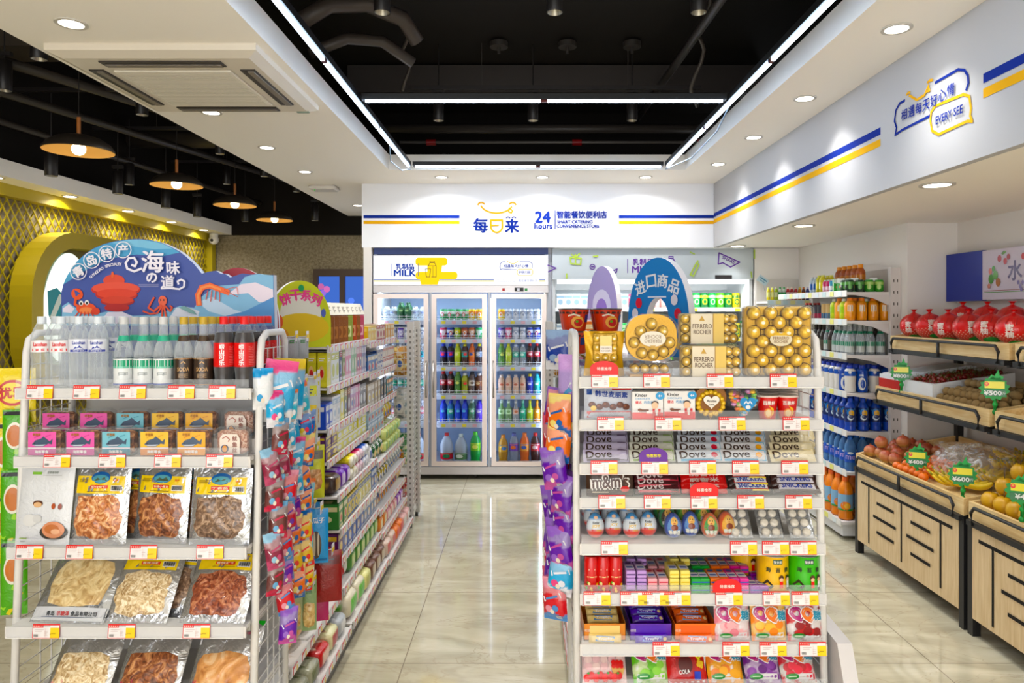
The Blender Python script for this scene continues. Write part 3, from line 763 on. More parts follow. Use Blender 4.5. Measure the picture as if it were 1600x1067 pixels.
def pillow(w_, h, t, e=.05):
    def pf(u, v):
        a = min(1, abs(2*u/w_)); b = abs(2*(v/h) - 1)
        b = min(1, max(0, (b - 0) / (1 - e*2))) if e else b
        return t * max(0, 1 - a**3.2) ** .7 * max(0, 1 - b**3.2) ** .7
    return pf
def bag(w_, h, t, col, items=(), mat='wrap', window=None, name='snack_bag', e=.04, cf=None, nz=.0, backcol=None, foodname='contents', splits=True):
    pf = pillow(w_, h, t, e); sd = rnd.random() * 9
    wob = lambda u, v: nz * (math.sin(u*70 + sd) * math.sin(v*55 + sd*2) + .6*math.sin(u*130 + v*90 + sd)) * (pf(u, v) / t if t else 0)
    fr = lambda u, v, q: (u + .0, -pf(u, v) - wob(u, v) - q, v)
    mb = MB()
    mb.surf(lambda a, b: fr(a*w_/2, (b+1)/2*h, 0), 16, 20, col, mat, cf=(lambda a, b: cf(a*w_/2, (b+1)/2*h)) if cf else None)
    mb.surf(lambda a, b: (a*w_/2, pf(a*w_/2, (b+1)/2*h)*.45 + .0006, (b+1)/2*h), 10, 12, backcol or col, mat, flip=True)
    mb.deco(fr, items, .0008, .00035)
    o = mb.obj(name)
    if window:
        cx, cy, ww, wh, fm = window[:5]; rag = window[5] if len(window) > 5 else .06
        m2 = MB(); n1, n2 = 18, 18
        def wf(a, b):
            k = 1 + rag*math.sin(5*math.atan2(b, a) + sd) + rag*.6*math.sin(11*math.atan2(b, a) + sd*3)
            # squircle disc mapping
            m_ = max(abs(a), abs(b)); L = math.hypot(a, b) or 1; s_ = (m_ / L) ** .45
            u = cx + a*s_*ww/2*k; v = cy + b*s_*wh/2*k
            x, y, z = fr(u, v, .0012 if m_ < .99 else .0002)
            y -= (.0025*(math.sin(u*190+sd)*math.sin(v*170+sd)) + .003) * (1 - m_**4)
            return (x, y, z)
        m2.surf(wf, n1, n2, 'ffffff', fm)
        m2.obj(foodname, o)
    return o

def cylfn(r, sx=1): return lambda u, v, q: ((r + q) * math.sin(u / r), -(r + q) * math.cos(u / r), v)
PROF = {  # radius, height fractions of bottles
    'water': [(.80, 0), (.98, .02), (1, .05), (.95, .09), (1, .12), (.95, .16), (1, .19), (.95, .23), (1, .27), (.95, .31), (1, .35), (.95, .39), (1, .43), (1, .46), (1, .66), (1, .69), (.92, .76), (.72, .83), (.5, .89), (.4, .91), (.4, .93)],
    'soda': [(.9, 0), (1, .02), (1, .45), (.97, .52), (.85, .6), (.62, .68), (.46, .75), (.42, .82), (.44, .88), (.42, .93), (.4, .97)],
    'cola': [(.75, 0), (.95, .015), (1, .05), (.9, .12), (.93, .2), (1, .26), (1, .62), (.97, .68), (.85, .77), (.62, .84), (.42, .89), (.4, .93)],
    'tea': [(.9, 0), (1, .03), (1, .3), (.94, .36), (1, .42), (1, .72), (.9, .8), (.6, .88), (.5, .91), (.48, .94)],
    'jug': [(.9, 0), (1, .03), (1, .1), (.96, .13), (1, .16), (1, .55), (.95, .62), (.75, .74), (.42, .86), (.3, .9), (.3, .93)],
    'yog': [(.85, 0), (.95, .02), (.98, .1), (.93, .3), (1, .5), (1, .78), (.88, .86), (.55, .9), (.52, .93)],
    'glassb': [(.9, 0), (1, .03), (1, .5), (.9, .6), (.5, .75), (.38, .82), (.36, .95)],
}
def bottle(kind, r, h, body, mat, cap, label=None, items=(), liquid=None, seg=20, caph=.1, fill=.86, neck=None):
    root = empty('bottle'); pr_ = [(a*r, b*h) for a, b in PROF[kind]]
    mb = MB(); mb.lathe(pr_, seg, body, 'pet' if mat == 'clear' and not liquid else mat); mb.obj('body', root)
    if liquid:
        mb = MB(); mb.lathe([(a*.95, max(b, .002)) for a, b in pr_ if b < h*fill], seg, liquid, 'tinted' if liquid.startswith('t') else 'gloss'); mb.obj('liquid', root)
    top = pr_[-1][1]; rc = pr_[-1][0]*1.12
    mb = MB(); mb.lathe([(rc, top - caph*h*.45), (rc, top + caph*h*.5), (rc*.9, top + caph*h*.6)], 14, cap, 'paint'); mb.obj('cap', root)
    if label:
        z0, z1, lc = label; rl = max(a for a, b in pr_ if z0*h - .01 <= b <= z1*h + .01) + .0006
        mb = MB(); mb.lathe([(rl, z0*h), (rl, z1*h)], seg, lc, 'gloss', capb=False, capt=False, smooth=True)
        mb.deco(cylfn(rl), items, .0004, .00012); mb.obj('label', root)
    if neck:
        z0, z1, nc = neck; mb = MB(); rl = np.interp(z0*h, [b for a, b in pr_], [a for a, b in pr_]) + .001; r2 = np.interp(z1*h, [b for a, b in pr_], [a for a, b in pr_]) + .001
        mb.lathe([(rl, z0*h), (r2, z1*h)], seg, nc, 'gloss', capb=False, capt=False); mb.obj('neck_band', root)
    return root
def can(r, h, col, items=(), lid='c8c8cc', name='drink_can', cols=None, mat='gloss', flat=False):
    root = empty(name)
    pr_ = [(r*.78, 0), (r*.8, .003), (r, .009), (r, h*.5), (r, h-.009), (r*.84, h-.003), (r*.84, h)] if not flat else [(r, 0), (r, .002), (r, h*.5), (r, h-.004), (r*1.02, h-.003), (r*1.02, h)]
    mb = MB(); mb.lathe(pr_, 20, col, mat, cols=cols); mb.deco(cylfn(r), items, .0006, .0003); mb.obj('body', root)
    mb = MB(); mb.lathe([((r*.8 if not flat else r*.96), h - .0005), ((r*.8 if not flat else r*.96), h + .0008)], 20, lid, 'steel' if not flat else 'paint'); mb.obj('lid', root)
    return root

# ---- drinks of the left end shelf
W1 = lambda c: [('t', 'Laoshan', 0, .142, .010, c, 0, .04, .035), ('p', [(-.014, .122), (-.008, .131), (-.004, .126), (.002, .134), (.008, .127), (.014, .122)], c), ('r', 0, .117, .05, .007, c), ('t', '崂山矿泉水', 0, .117, .005, 'ffffff', 0, 0, .03)]
def b_water_red(): return bottle('water', .0285, .225, 'ffffff', 'clear', 'e8eef4', (.5, .66, 'f6f2f4'), [('t', 'Laoshan', 0, .137, .012, 'd83040', 0, .04, .036), ('r', 0, .12, .045, .007, 'd83040'), ('t', '矿泉水', 0, .12, .005, 'ffffff', 0, 0, .03)])
def b_water_blue(): return bottle('water', .0285, .225, 'ffffff', 'clear', 'e8eef4', (.5, .68, 'eef0fa'), W1('2a3c9c'))
def b_soda_green(): return bottle('soda', .0285, .215, 'ffffff', 'clear', 'd8d8d8', (.05, .43, 'f2f4f4'), [('r', 0, .077, .17, .022, '30a078'), ('r', 0, .066, .17, .006, '80c8b0'), ('r', 0, .094, .17, .003, '506070'), ('r', 0, .014, .17, .005, '2a4aa0')] + bars(0, .05, .03, 4, '506060') + [('r', .035, .045, .014, .03, 'd0d4d4')], neck=(.68, .76, '48b090'))
def b_soda_brown(): return bottle('soda', .0285, .215, 'ffffff', 'clear', 'c8a850', (.05, .43, '3a2c24'), [('r', 0, .092, .17, .002, 'b88850'), ('p', [(-.008, .078), (0, .086), (.008, .078)], 'd0a878'), ('t', 'SODA', 0, .06, .012, 'd8b080', 0, .03, .034), ('r', 0, .013, .17, .002, 'b88850')] + bars(0, .045, .03, 5, 'b09068'), neck=(.68, .76, '4a3a2c'))
def b_cola(): return bottle('cola', .0305, .225, 'ffffff', 'clear', 'e02020', (.3, .63, 'd81820'), [('t', ch, -.004, .13 - i*.0165, .015, 'ffffff', 0, .02) for i, ch in enumerate('崂山可乐')] + bars(.026, .13, .02, 12, 'f0a0a0', .001, .005), liquid='1c0a08', fill=.8)
# ---- fish tubs
def tubbox(c1, c2, band):
    def f():
        root = empty('snack_tub'); w_, d, h = .095, .045, .078
        mb = MB(); mb.cbox((0, 0, h/2), (w_, d, h), .008, 'ffffff', 'clear'); mb.obj('clear_tub', root)
        mb = MB(); mb.cbox((0, .003, h/2 - .002), (w_ - .012, d - .012, h - .012), .008, 'ffffff', 'food_shred' if c1 == 'squid' else 'food_brown'); mb.obj('contents', root)
        mb = MB(); fn = lambda u, v, q: (u, -d/2 - q, v)
        if c1 == 'squid':
            it = [('p', [(-.028, .008), (.028, .008), (.028, .05), (.02, .062), (-.02, .062), (-.028, .05)], 'f4e8dc'), ('e', -.014, .022, .011, .011, '28446c'), ('e', -.014, .022, .007, .009, 'e8a040')] + [('t', ch, .014, .05 - i*.016, .013, '8a4030', 0, .02) for i, ch in enumerate('鱿鱼丝')] + [('l', [(-.02, .05), (-.01, .056), (0, .048), (-.004, .042)], .002, 'a84838')]
        else:
            it = [('r', 0, .036, .078, .064, c1), ('r', 0, .013, .078, .018, band), ('r', 0, .024, .078, .004, 'f4e8f0'), ('p', [(-.028, .034), (-.018, .045), (-.002, .05), (.004, .056), (.012, .05), (.022, .042), (.03, .05), (.028, .034), (.018, .036), (.004, .028), (-.018, .028)], '4a5a70'),
                  ('p', [(-.026, .033), (-.008, .033), (.012, .034), (.004, .029), (-.018, .029)], 'c8d0dc'), ('e', -.02, .037, .0018, .0018, '101010'), ('t', '老渔翁', -.014, .061, .008, 'b07818', 0, .03, .022), ('t', '海鲜零食', 0, .014, .009, 'ffffff', 0, .03, .038), ('l', [(-.02, .052), (-.008, .058)], .0015, c2), ('l', [(.012, .056), (.026, .06)], .0015, c2)]
        mb.deco(fn, it, .0006, .0003); mb.obj('label', root)
        return root
    return f
# ---- silver seafood bags
def seafood(fm, title, w_=.155, h=.205, head='f0d010', win=None):
    def f():
        it = [('r', 0, h*.77, w_*.84, h*.22, head), ('e', 0, h*.86, w_*.17, h*.075, '2060a0'), ('e', 0, h*.845, w_*.15, h*.05, '60a0b0'), ('p', [(-.02, h*.82), (-.01, h*.86), (0, h*.84), (.012, h*.868), (.022, h*.82)], '506048'),
              ('r', -.0, h*.745, w_*.3, h*.042, 'd83020'), ('t', title, 0, h*.745, h*.03, 'fff4d0', 0, .02, w_*.27)] + bars(-w_*.28, h*.84, w_*.2, 4, 'a08820') + barcode(w_*.3, h*.73, w_*.16, h*.06) + bars(0, h*.69, w_*.4, 1, '605010') + [('t', '特产', w_*.3, h*.83, h*.03, 'd83020', 0, .02)]
        return bag(w_, h, .016, 'd8dade', it, 'foil', (0, h*.36, w_*.82, h*.56, fm, .05), 'seafood_bag', nz=.002)
    return f
def seafood2(fm, head, cap):
    def f():
        w_, h = .165, .2
        it = [('p', [(-w_/2*.98, h*.8), (w_/2*.98, h*.93), (w_/2*.98, h*1.0), (-w_/2*.98, h*1.0)], head), ('p', [(-w_/2*.98, h*.68), (w_/2*.98, h*.76), (w_/2*.98, h*.92), (.01, h*.9), (-w_/2*.98, h*.8)], 'dcdce0'),
              ('r', -w_*.18, h*.93, w_*.26, h*.12, 'f4f4f4'), ('t', cap, -w_*.18, h*.92, h*.1, '1c1c1c', 0, .02), ('t', '经典美味 营养丰富', w_*.2, h*.82, h*.035, 'c02060', .12, .0, w_*.46), ('t', '特产美味', -w_*.25, h*.25, h*.045, 'd83a70', .15, .0, w_*.36)]
        return bag(w_, h, .014, 'd4d6da', it, 'foil', (0, h*.32, w_*.86, h*.56, fm, .03), 'seafood_bag', nz=.002)
    return f
def b_sheetfish():
    w_, h = .2, .21
    it = [('p', [(-w_/2*.97, h*.8), (w_/2*.97, h*.86), (w_/2*.97, h*.99), (-w_/2*.97, h*.99)], 'd8dade'), ('p', [(-w_*.46, h*.86), (-w_*.1, h*.9), (.02, h*.98), (-w_*.46, h*.98)], '2070a8'), ('r', -w_*.14, h*.96, .05, .016, 'f4f4f4'), ('t', '鳕鱼', -w_*.14, h*.96, .014, '202020', 0, .02), ('t', '经典美味 营养丰富', w_*.2, h*.86, .008, 'c02060', .1, 0, .08),
          ('r', 0, h*.1, w_*.96, h*.15, 'dcdee2'), ('t', '青岛', -w_*.24, h*.1, .011, '202830', 0, .02), ('t', '华颖泽', -w_*.07, h*.1, .011, 'd03020', 0, .02), ('t', '食品有限公司', w_*.21, h*.1, .011, '202830', 0, .02), ('r', 0, h*.06, w_*.7, .0015, '8890a0')]
    o = bag(w_, h, .012, 'ccd0d6', it, 'foil', (0, h*.48, w_*.8, h*.6, 'food_tan', .02), 'seafood_bag', nz=.001)
    return o
def b_whitebag():
    w_, h = .17, .25
    it = [('r', -.03, h*.86, .03, .008, '88c050'), ('t', '全家福海鲜', .02, h*.87, .008, '506050', 0, 0, .035), ('r', .02, h*.835, .06, .001, 'a0a0a0'), ('e', -.015, h*.5, .016, .009, '5a3424'), ('e', -.015, h*.485, .013, .008, 'e0b890'), ('e', .035, h*.47, .006, .009, 'b05838'), ('e', .055, h*.465, .006, .009, '904838'),
          ('e', -.035, h*.3, .024, .018, 'e4e4e4'), ('e', -.012, h*.32, .014, .012, 'd8d8d8'), ('e', .04, h*.16, .042, .024, '3a3834'), ('e', .04, h*.19, .034, .025, 'd89878'), ('e', .036, h*.2, .022, .014, 'c07850'), ('e', .048, h*.17, .014, .008, 'eab898'), ('r', -.055, h*.08, .025, .004, 'a0c060')] + bars(-.055, h*.05, .02, 2, '606060')
    return bag(w_, h, .012, 'e4e6ea', it, 'wrap', None, 'seafood_bag')
# ---- chocolates
def gballs(mb, pts, r, lift=0):
    for x, y, z in pts:
        mb.ball((x, y, z), r, 'e8c060', 'gold', 14, 8); mb.lathe([(r*1.08, -r*.7), (r*.98, -r*.1)], 14, '6a3c1c', 'paint', capb=False, capt=False, smooth=True)
def gchoc():
    r = .0165
    def f():
        mb = MB(); mb.ball((0, 0, 0), r, 'ecc468', 'gold', 14, 8)
        k = len(mb.v); mb.lathe([(r*1.12, .001), (r*1.0, .009)], 16, '5a3418', 'paint', capb=False, capt=False); mb.xf(Matrix.Rotation(-PI/2, 4, 'X') @ Matrix.Translation((0, 0, 0)), k)
        mb.deco(lambda u, v, q: (u, -math.sqrt(max(0, (r+.0002+q)**2 - u*u - v*v)), v), [('e', 0, 0, .005, .0042, 'fff4dc')], .0003)
        return mb.mesh('wrapped_chocolate')
    return f
GM = [None]
def add_choc(root, x, y, z, s=1, rz=0):
    if GM[0] is None: GM[0] = gchoc()()
    o = bpy.data.objects.new('wrapped_chocolate', GM[0]); COL.objects.link(o); o.parent = root; o.location = (x, y, z); o.scale = (s, s, s); o.rotation_euler = (rnd.uniform(-.25, .25), 0, rnd.uniform(-.25, .25))
    KIDS.setdefault(root.name, []).append(o)
def b_t24(full=True):
    root = empty('chocolate_box'); w_, d, h = .212, .05, .222
    mb = MB(); mb.cbox((0, .01, h/2), (w_-.006, d-.022, h-.006), .006, 'dcae50', 'gold'); mb.obj('gold_tray', root)
    mb = MB(); mb.cbox((0, 0, h/2), (w_, d, h), .008, 'ffffff', 'clear'); mb.obj('clear_lid', root)
    if full:
        k = 0
        for r_ in range(7):
            n = 4 if r_ % 2 == 0 else 3
            for i in range(n):
                x = (-.078 + i*.052) if n == 4 else (-.052 + i*.052); z = .024 + r_*.0290
                if r_ == 3 and n == 3 and i == 1: continue
                add_choc(root, x, -.012, z, 1.2)
        mb = MB(); mb.deco(lambda u, v, q: (u, -d/2 - q, v), [('e', 0, .118, .034, .021, 'e8dcc0'), ('p', [(-.022, .13), (-.012, .14), (0, .136), (.012, .14), (.022, .13)], 'e0b850'), ('t', 'FERRERO', 0, .122, .009, '7a5030', 0, .01, .048), ('t', 'ROCHER', 0, .111, .009, '7a5030', 0, .01, .042)], .002); mb.obj('label', root)
    return root
def b_t16():
    root = empty('chocolate_box'); w_, d, h = .182, .045, .098
    mb = MB(); mb.cbox((0, .01, h/2), (w_-.006, d-.02, h-.004), .004, 'e8c880', 'gold'); mb.obj('gold_tray', root)
    mb = MB(); mb.cbox((0, 0, h/2), (w_, d, h), .005, 'ffffff', 'clear'); mb.obj('clear_lid', root)
    for x in (-.073, .055, .08):
        for z in (.018, .049, .080): add_choc(root, x, -.01, z, .85)
    mb = MB(); mb.deco(lambda u, v, q: (u, -d/2 - q, v), [('r', -.023, .049, .07, .094, 'ece0c8'), ('r', .029, .049, .034, .094, 'e8c878'), ('r', .012, .049, .002, .094, '9a7030'), ('p', [(-.032, .074), (-.023, .09), (-.014, .074)], 'c8a050'), ('t', 'FERRERO', -.022, .057, .014, '5a3c24', 0, .01, .06), ('t', 'ROCHER', -.022, .039, .014, '5a3c24', 0, .01, .054)], .001); mb.obj('label', root)
    return root
def b_t8():
    root = empty('chocolate_box'); w_, d, h = .135, .12, .045
    mb = MB(); mb.cbox((0, 0, h/2), (w_, d, h), .006, 'ffffff', 'clear'); mb.obj('clear_lid', root)
    mb = MB(); mb.cbox((0, 0, .006), (w_-.006, d-.006, .01), .002, 'c89850', 'gold'); mb.obj('gold_tray', root)
    for x in (-.045, -.015, .015, .045): add_choc(root, x, -.04, .026, .85); add_choc(root, x, -.005, .026, .85)
    return root
def b_diamond():
    root = empty('chocolate_box'); d = .05
    pts = [(.083*math.copysign(abs(math.cos(t))**.8, math.cos(t)), .062 + .07*math.copysign(abs(math.sin(t))**.9, math.sin(t)) + (.012 if math.sin(t) > 0 else 0)) for t in [2*PI*i/28 for i in range(28)]]
    lo = min(b for a, b in pts); pts = [(a, b - lo) for a, b in pts]
    mb = MB(); mb.prism([(a*.96, .003 + b*.96) for a, b in pts], 0, d/2, 'd8a848', 'gold'); mb.obj('gold_tray', root)
    mb = MB(); mb.prism(pts, -d/2, d/2, 'ffffff', 'clear'); mb.obj('clear_lid', root)
    for x, z in ((0, .118), (-.034, .095), (.034, .095), (-.054, .06), (.055, .06), (-.03, .028), (.004, .022), (.036, .032)): add_choc(root, x, -.006, z, 1.0)
    mb = MB(); mb.deco(lambda u, v, q: (u, -d/2 - q, v), [('e', 0, .072, .04, .024, 'ece4d4'), ('t', 'ROCHER', 0, .079, .011, '7a5a38', PI, .0, .05), ('t', 'FERRERO', 0, .066, .011, '7a5a38', PI, 0, .052), ('p', [(-.01, .052), (.01, .052), (0, .042)], 'c8a050')], .001); mb.obj('label', root)
    return root
def b_goldpouch():
    root = empty('chocolate_bag'); w_, h = .128, .14
    mb = MB(); mb.surf(lambda a, b: (a*w_/2*(1 - .12*(1-abs(b))), -.02*(1-a*a) - .006*math.sin(6*a + 3*b), (b+1)/2*h), 18, 14, 'e0b040', 'gold'); mb.surf(lambda a, b: (a*w_/2*(1 - .12*(1-abs(b))), .01, (b+1)/2*h), 6, 4, 'e0b040', 'gold', flip=True); mb.obj('gold_wrapper', root)
    mb = MB(); mb.cbox((0, -.02, .09), (.075, .02, .09), .004, 'c8a050', 'gold'); mb.obj('clear_pack', root)
    for x in (-.026, 0, .026):
        for z in (.06, .09, .118): add_choc(root, x, -.028, z, .75)
    mb = MB(); mb.deco(lambda u, v, q: (u, -.045 - q, v), [('r', 0, .105, .036, .045, 'e8d080'), ('r', 0, .085, .036, .022, 'f0e8dc'), ('t', 'FERRERO', 0, .089, .005, '6a4a28', 0, 0, .03), ('t', 'ROCHER', 0, .081, .005, '6a4a28', 0, 0, .028)], .001); mb.obj('label', root)
    return root
def heart(s, n=30): return [(s*.0625*16*math.sin(t)**3/1.0*.06*16.6, s*.06*(13*math.cos(t)-5*math.cos(2*t)-2*math.cos(3*t)-math.cos(4*t))) for t in [2*PI*i/n for i in range(n)]]
def hpts(w_, h, n=30):
    p = [(16*math.sin(t)**3, 13*math.cos(t)-5*math.cos(2*t)-2*math.cos(3*t)-math.cos(4*t)) for t in [2*PI*i/n for i in range(n)]]
    return [(a/32*w_, (b+17)/29*h) for a, b in p]
def b_goldheart():
    root = empty('heart_box'); w_, h, d = .098, .098, .035
    mb = MB(); mb.prism(hpts(w_, h), -d/2, d/2, '8a5a20', 'gold'); mb.obj('case', root)
    mb = MB()
    for i in range(16):
        a = 2*PI*i/16; x = .038*math.cos(a)*(1-.12*math.sin(a)); z = .052 + .034*math.sin(a)
        mb.ball((x, -d/2, z), .0085, 'e8c058', 'gold', 10, 6)
    for x in (-.012, .008): mb.ball((x, -d/2, .014 + abs(x)), .008, 'e8c058', 'gold', 10, 6)
    mb.obj('wrapped_chocolates', root)['kind'] = 'stuff'
    mb = MB(); hp = [(a*.5, .034 + b*.42) for a, b in hpts(w_, h)]; mb.deco(lambda u, v, q: (u, -d/2 - .009 - q, v), [('p', hp, 'f4eee4'), ('t', 'Amitie', 0, .06, .008, '30241c', 0, .03, .03), ('t', 'Love', 0, .05, .006, '30241c', 0, .03)], .001); mb.obj('label', root)
    return root
def b_candyheart():
    root = empty('heart_box'); w_, h, d = .1, .095, .04
    mb = MB(); mb.prism(hpts(w_, h), -d/2, d/2, 'ffffff', 'clear'); mb.obj('clear_case', root)
    mb = MB(); cs = ['e88ab0', '88c860', 'f0c050', '60b8e0', 'f09060', 'f4e0c0', 'd8a0d0']
    hp = hpts(w_*.86, h*.86); k = 0
    for i in range(46):
        for _ in range(30):
            x, z = rnd.uniform(-w_/2, w_/2), rnd.uniform(0, h)
            ins = False
            for a, b in zip(hp, hp[1:] + hp[:1]):
                if (a[1] > z-.006) != (b[1] > z-.006) and x < (b[0]-a[0])*(z-.006-a[1])/(b[1]-a[1]) + a[0]: ins = not ins
            if ins: break
        mb.ball((x, -.008 + rnd.uniform(-.006, .004), z), .0075, cs[i % 7], 'gloss', 8, 5, sx=1.25, sz=.75)
    mb.obj('jelly_beans', root)['kind'] = 'stuff'
    mb = MB(); mb.deco(lambda u, v, q: (u, -d/2 - q, v), [('p', [(.012 + a*.5, .022 + b*.5) for a, b in hpts(w_, h)], '2890c8'), ('l', [(.0, .05), (.006, .058), (.012, .05), (.018, .058), (.024, .05)], .003, 'f4f4f4'), ('e', .012, .04, .008, .006, 'f4f4f4')], .001); mb.obj('label', root)
    return root
def b_kinder():
    w_, h = .096, .088
    return box(w_, .024, h, 'f4f2f0', [('r', 0, .012, w_*.98, .024, 'e83828'), ('t', 'Kinder', -.02, .077, .010, '202020', 0, .03, .036), ('t', 'CHOCOLATE', -.016, .066, .005, '2898d0', 0, .02, .045), ('t', '健达', -.028, .055, .009, 'e03020', 0, .02), ('t', '巧克力', .002, .055, .009, '2898d0', 0, .02), ('e', .038, .075, .014, .012, '38a0d8'), ('t', '4+', .038, .075, .008, 'ffffff', 0, .02),
        ('e', .022, .052, .011, .008, '3a2418'), ('e', .022, .045, .010, .011, 'f0c8a8'), ('r', -.012, .03, .03, .007, '6a3818'), ('r', .006, .025, .02, .008, 'f8f4f0'), ('e', -.024, .032, .007, .004, '7a4420'), ('r', .018, .024, .007, .022, 'd03020'), ('r', .027, .026, .006, .022, 'f4f0ec'), ('r', .035, .024, .007, .022, 'd03020')], sitems=[('r', 0, .012, .02, .022, 'e83828')], name='chocolate_box')
def b_krbag():
    w_, h = .15, .098
    it = [('r', 0, .014, w_*.9, .02, 'd03028'), ('t', '韩世麦丽素', .008, .076, .018, '20408c', -.06, .04, .1), ('r', -.06, .083, .016, .016, '28488c'), ('r', .04, .092, .06, .005, 'd02028')]
    for i, x in enumerate((-.052, -.03, -.01, .012, .034, .052)): it += [('e', x, .044 - .006*(i % 2), .0115, .0095, '5a2c18'), ('e', x-.003, .047 - .006*(i % 2), .004, .003, '8a5438')]
    it += [('e', -.048, .034, .009, .008, 'e8c878')]
    return bag(w_, h, .012, 'c8ccd8', it, 'wrap', None, 'candy_bag')
def b_cup():
    root = empty('snack_cup')
    fn = lambda u, v, q: ((.024 + v*.13 + q)*math.sin(u/.03), -(.024 + v*.13 + q)*math.cos(u/.03), v)
    mb = MB(); mb.lathe([(.024, 0), (.0325, .07)], 24, 'd01818', 'gloss'); mb.deco(fn, [('t', '百果杯', -.004, .052, .013, 'f8f4f0', 0, .03, .034), ('e', -.006, .02, .014, .016, 'f09020'), ('e', -.006, .021, .009, .011, 'f8d8a0'), ('p', [(-.006, .045), (.01, .035), (.012, .02), (.004, .01), (.006, .028)], 'f0c020')], .001); mb.obj('cup', root)
    mb = MB(); mb.lathe([(.0345, .069), (.035, .073), (.033, .0745)], 24, 'e8d8d0', 'gloss'); mb.obj('lid', root)
    return root
def flatbar(w_, h, t, col, items, name='chocolate_bar', mat='wrap'):   # lies nearly flat, print on top
    mb = MB(); pf = pillow(w_, h, t, .0)
    def top(u, v, q):
        e = abs(2*u/w_); k = 0 if e > .93 else 1
        return (u, v - h/2, t*(.35 + .65*max(0, 1-e**6)*max(0, 1-abs(2*v/h-1)**4)**.5)*1 + q)
    mb.surf(lambda a, b: top(a*w_/2, (b+1)/2*h, 0), 14, 6, col, mat); mb.surf(lambda a, b: (a*w_/2, b*h/2, 0 if abs(a) < .9 and abs(b) < .9 else t*.3), 6, 4, col, mat, flip=True)
    v = [top(a*w_/2, (b+1)/2*h, 0) for a, b in ((-1, -1), (1, -1), (1, 1), (-1, 1))]; 
    for b in (-1, 1): mb.add([(-w_/2, b*h/2, 0), (w_/2, b*h/2, 0), (w_/2, b*h/2, t*.35), (-w_/2, b*h/2, t*.35)], [(0, 1, 2, 3) if b < 0 else (3, 2, 1, 0)], col, mat)
    for b in (-1, 1): mb.add([(b*w_/2, -h/2, 0), (b*w_/2, h/2, 0), (b*w_/2, h/2, t*.35), (b*w_/2, -h/2, t*.35)], [(0, 1, 2, 3)], col, mat)
    mb.deco(top, items, .0007, .0003)
    return mb.obj(name)
def dove(c1, c2, word='Dove', tc='3a2418', sub=None):
    return lambda: flatbar(.14, .042, .012, c1, [('r', .052, .021, .03, .037, c2), ('r', -.01, .004, .1, .006, c2), ('t', word, -.022, .022, .024, tc, .04, .03, .078)] + ([('e', .045, .02, .01, .009, sub)] if sub else []))
def snick(c1, word, tc, out, w_=.13):
    return lambda: flatbar(w_, .038, .016, c1, [('r', 0, .0195, w_*.78, .026, 'c02028' if out == 'f4f4f4' else out), ('r', 0, .0195, w_*.75, .022, out), ('t', word, 0, .0195, .016, tc, .0, .04, w_*.64), ('r', w_*.2, .004, w_*.4, .004, 'e8d020' if out == 'f4f4f4' else c1)])
def b_mm(): return bag(.145, .09, .016, '3a2418', [('t', "m&m's", 0, .045, .046, 'f4f0ec', .04, .08, .115), ('t', "m&m's", 0, .045, .04, '4a2818', .04, .03, .108), ('e', .045, .022, .014, .009, 'd02020'), ('e', .012, .078, .006, .004, '30a030'), ('r', -.03, .012, .05, .004, 'd8c8b0')], 'wrap', None, 'candy_bag')
def egg(cs, items, tilt=0):
    def f():
        root = empty('chocolate_egg')
        n = 14; H = .066
        pr_ = [(.0245*math.sin(PI*k/n)*(1+.16*math.cos(PI*k/n))+1e-5, H/2 - H/2*math.cos(PI*k/n)) for k in range(n+1)]
        mb = MB(); mb.lathe(pr_, 20, 'ffffff', 'gloss', cols=[cs[0] if k < n*.42 else (cs[1] if k < n*.68 else cs[2]) for k in range(n+1)], capb=False, capt=False)
        zs = [b for a, b in pr_]; rs = [a for a, b in pr_]
        fn = lambda u, v, q: ((float(np.interp(v, zs, rs)) + q) * math.sin(u/.025), -(float(np.interp(v, zs, rs)) + q) * math.cos(u/.025), v)
        mb.deco(fn, items, .0007, .0004); mb.obj('wrapper', root)
        mb = MB(); mb.lathe([(a*1.04+.0006, b) for a, b in pr_[1:-1]], 20, 'ffffff', 'clear', capb=False, capt=False); mb.obj('clear_shell', root)
        return root
    return f
b_kegg = egg(['e85020', 'e4eaf2', '2a98d8'], [('t', 'Kinder', 0, .042, .0065, '202020', 0, .03, .02), ('t', 'JOY', 0, .033, .009, 'e8c020', 0, .04, .022), ('t', '健达', -.007, .023, .006, 'd83020', 0, .02), ('t', '奇趣蛋', .008, .023, .005, 'e0b020', 0, .02), ('e', .0, .055, .008, .004, 'f0c8a8')])
def legg(c, d_): return egg([c, c, c], [('e', 0, .03, .021, .028, d_), ('e', 0, .045, .011, .011, 'f0c070'), ('e', -.004, .047, .0012, .0018, '201008'), ('e', .004, .047, .0012, .0018, '201008'), ('r', 0, .041, .006, .0015, 'c04030'), ('e', 0, .03, .009, .008, '7a3818'), ('t', '乖乖蛋', 0, .017, .012, 'f8f8f0', 0, .05, .032)])
def b_blister():
    root = empty('white_candy_card'); w_, h = .075, .125
    mb = MB(); mb.cbox((0, 0, h/2), (w_, .003, h), .001, 'c8ccd2', 'foil'); mb.obj('card', root)
    for i in range(2):
        for j in range(4):
            mb = MB(); mb.lathe([(.0125, 0), (.013, .004), (.011, .009), (.006, .0105)], 16, 'f2ece0', 'gloss'); mb.xf(Matrix.Translation(((i-.5)*.031, -.0016, .018 + j*.03)) @ Matrix.Rotation(PI/2, 4, 'X')); mb.obj('white_candy', root)
    return root
